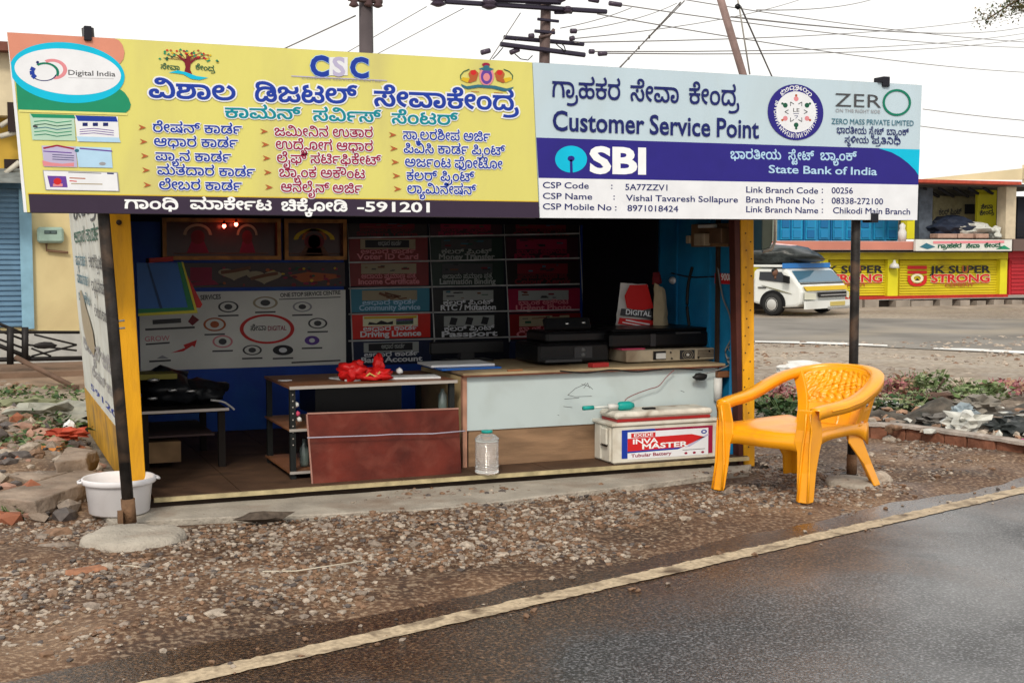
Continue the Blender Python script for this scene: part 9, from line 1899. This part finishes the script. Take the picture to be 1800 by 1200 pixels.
for (p, q_, r_, d) in (((782,3),(1066,21),.05,-.15),((880,78),(1028,97),.05,-.15),((886,66),(1026,78),.045,.15),((850,-3),(985,3),.07,-.2),((945,34),(982,38),.03,-.15),((925,8),(1005,20),.06,.1),((940,55),(975,58),.035,-.1)):
    MB().tube([gy(*p,YB2+d), gy(*q_,YB2+d)], r_, 6, smooth=False).build('cross_arm', arm, pb)
ins = mat('dark_insulator', (.06,.045,.07), .3)
def insulator(x, y, s_, Y, par): 
    c = gy(x,y,Y); return MB().lathe([(.04*s_,-.09*s_),(.14*s_,-.05*s_),(.09*s_,0),(.15*s_,.03*s_),(.06*s_,.09*s_)], (c.x,c.y,c.z), 12).build('insulator', ins, par)
for (x,y,s_) in ((770,3,1.1),(860,8,1.1),(998,17,.7),(985,-2,.8)): insulator(x,y,s_,YB2-.2,pb)
for (x,y,x2,y2) in ((1003,55,1013,55),(1002,69,1009,67),(1036,91,1044,91),(1052,95,1066,94),(1071,6,1092,9),(1035,-1,1052,2),(846,93,861,89),(897,93,912,87),(930,64,938,63)):
    MB().tube([gy(x,y,YB2-.1), gy(x2,y2,YB2-.1)], [.05,.05], 6).build('strain_insulator', ins, pb)
MB().tube([gy(948,66,YB2-.1), gy(966,62,YB2-.1), gy(974,52,YB2-.1)], .035, 5).build('brace', ironp, pb); MB().tube([gy(975,22,YB2-.1), gy(990,22,YB2-.1), gy(1005,20,YB2-.1)], .04, 5).build('brace', arm, pb)
for P_ in ([(976,76),(982,82),(990,88),(992,92)], [(986,76),(992,82),(994,90)], [(906,72),(912,68)], [(905,95),(915,104),(928,106),(936,98)], [(884,84),(874,96),(866,104)]): MB().tube([gy(*p,YB2-.2) for p in P_], .012, 4).build('jumper', cblk, pb)
# leaning service pipe fixed to the stall roof
pc = base('service_pipe', 'leaning rusty service pipe rising from the stall roof behind the bank board', 'pipe', gy(1345,250,10.2))
b = gy(1352,262,10.2); b = gy(1335,215,10.2)
t1, t2 = gy(1306,131,10.2), gy(1258,-30,10.2); d_ = (t1-t2).normalized(); base_pt = t1+d_*((t1.z-(CZ+.03))/abs(d_.z)); base_pt.z = CZ+.03
MB().tube([base_pt, t1, t2], .034, 10).build('pipe', mat('rusty_pink_pipe', (.25,.17,.155), .6, vary=.3, vscale=8), pc)
MB().tube([gy(1318,131,10.15), gy(1299,10,10.15), gy(1292,-20,10.15)], .008, 6).build('cable_down', mat('pale_service_cable', (.4,.38,.35), .6), pc); c = gy(1297,12,10.15); MB().lump((c.x,c.y,c.z), (.035,.02,.03), 1, .1, 1).build('clip', blk, pc)
# overhead wires
wm = mat('overhead_wire', (.2,.19,.19), .6)
W_ = [('from the left pole down to the far left', (625,28,17),(505,82,19)),('from the left pole sloping low across the sky', (750,12,24),(662,62,24)),('second from the left pole sloping low', (815,15,24),(675,88,24)),
 ('steep stay left of the iron pole', (915,23,24),(862,104,24)),('lowest, running right from the iron pole', (1060,94,24),(1850,60,60)),('just above the lowest running right', (1040,91,24),(1850,50,60)),
 ('from the middle arm rising right', (1005,55,24),(1190,6,40)),('from the lower middle arm rising right', (1002,69,24),(1420,-5,50)),('crossing down from the iron pole to the right edge, upper', (1092,9,24),(1810,84,40)),('crossing down to the right edge, middle', (1050,25,24),(1810,128,40)),
 ('rising right to the top right corner', (1010,75,24),(1810,20,60)),('thick stay descending left from the top', (1197,4,26),(1088,120,30)),('second strand of the thick stay', (1203,2,26),(1098,108,30)),('thin drop right of the leaning pipe', (1302,12,10.2),(1358,135,12)),
 ('high right, crossing towards the corner', (1180,-4,30),(1810,75,40)),('low right below the sign top, upper', (1622,192,30),(1850,216,30)),('low right below the sign top, lower', (1618,222,30),(1850,246,30)),('from the pipe top to the right edge', (1285,30,14),(1810,46,40)),('faint high wire above the pipe', (1330,18,20),(1560,-10,40)),('from the iron pole curving up right', (985,50,24),(1110,14,30))]
for i, (lab, p, q_) in enumerate(W_):
    a = gy(p[0],p[1],p[2]); b = gy(q_[0],q_[1],q_[2]); P = []
    if i in (0,1,2,3,11,12,13):
        d_ = b-a; b = b+d_*min(3.0, max(0, (b.z-.3)/max(.01, -d_.z)))
    sag = .012*(b-a).length*(.3 if i in (0,1,2,3,11,12,13) else 1)
    for k in range(13):
        t = k/12; v = a.lerp(b,t); v.z -= sag*4*t*(1-t)*.5; P.append(v)
    mb = MB(); mb.tube(P, .005+.00036*((a-EYE).length+(b-EYE).length)*.5*.6, 4); tag(mb.build('overhead_wire', wm), 'overhead wire '+lab, 'wire', 'overhead wires')
# twisted look of the thick stay
for k in range(6):
    a = gy(1195-18*k, 8+19*k, 26.5+.6*k); o = MB().lump((a.x,a.y,a.z), (.035,.02,.05), k, .2, 1).build('wire_binding', cgry, bpy.data.objects.get('overhead_wire.011'))

# ------------------------------------------------------------------ tree whose branch tip reaches into the top right corner
YT = 20.0
tb_ = gy(1960,470,YT); tb_.z = 0
tr = base('tree', 'tree beyond the right frame edge, its leafy branch tip in the top corner', 'tree', tb_)
bark = mat('bark', (.12,.085,.06), .9, vary=.3, vscale=6, bump=.6); lv = [mat('leaf_olive', (.13,.13,.055), .6, vary=.4, vscale=5), mat('leaf_dry', (.24,.17,.08), .6, vary=.3, vscale=5), mat('leaf_green', (.06,.09,.03), .6, vary=.4, vscale=5)]
top = gy(1950,-60,YT)
MB().tube([tb_, tb_.lerp(top,.5)+Vector((.15,.1,0)), top], [.28,.2,.09], 10).build('trunk', bark, tr)
rd = random.Random(8); tips = []
for (e, w_) in (((1732,36),.05),((1775,12),.04),((1790,-40),.05),((2010,-60),.06),((1870,-110),.05),((1900,60),.04)):
    q_ = gy(*e, YT+rd.uniform(-.6,.6)); s_ = tb_.lerp(top, rd.uniform(.72,.98)); m_ = s_.lerp(q_,.5)+Vector((0,0,.35)); MB().tube([s_, m_, q_], [w_, w_*.6, .012], 6).build('branch', bark, tr)
    for k in range(40): t = rd.uniform(.3,1); p = s_.lerp(m_, t*2) if t < .5 else m_.lerp(q_, t*2-1); tips.append(p)
mb = MB()
for p in tips:
    for k in range(34):
        c = p+Vector((rd.gauss(0,.15),rd.gauss(0,.15),rd.gauss(0,.10))); d = Vector((rd.uniform(-1,1),rd.uniform(-1,1),rd.uniform(-.9,.4))).normalized(); s_ = d.cross(Vector((0,0,1))).normalized()*.018; L_ = rd.uniform(.05,.1)
        mb.add([c-d*L_*.5, c+s_, c+d*L_*.5, c-s_], [(0,1,2,3)], rd.randrange(3))
mb.build('crown', lv, tr)
# rounded grey-green casing fixed outside the right post
mb = MB(); c = gy(1338,405,9.3); oc = base('outdoor_casing', 'rounded grey green casing with pale rim hanging outside the right yellow post', 'casing', c)
Zc = gy(1336,440,9.3).z; Zt = gy(1336,360,9.3).z; x0 = gy(1328,400,9.3).x; x1 = gy(1347,400,9.3).x
prof_ = [(x0,Zt),(x1,Zt),(x1,Zc+.07),(x1-.025,Zc+.02),(x0+.01,Zc),(x0,Zc)]
MB().prism([(x,9.2,z) for x,z in prof_], (0,.25,0)).build('casing_body', mat('grey_green_casing', (.14,.16,.12), .5, vary=.2), oc, fix=True, bev=.01)
P = [(x1+.012,9.19,Zt),(x1+.012,9.19,Zc+.07),(x1-.02,9.19,Zc+.008),(x0,9.19,Zc-.012)]; MB().tube(P, .014, 6).build('casing_rim', mat('pale_rim', (.45,.38,.3), .5, vary=.2), oc)
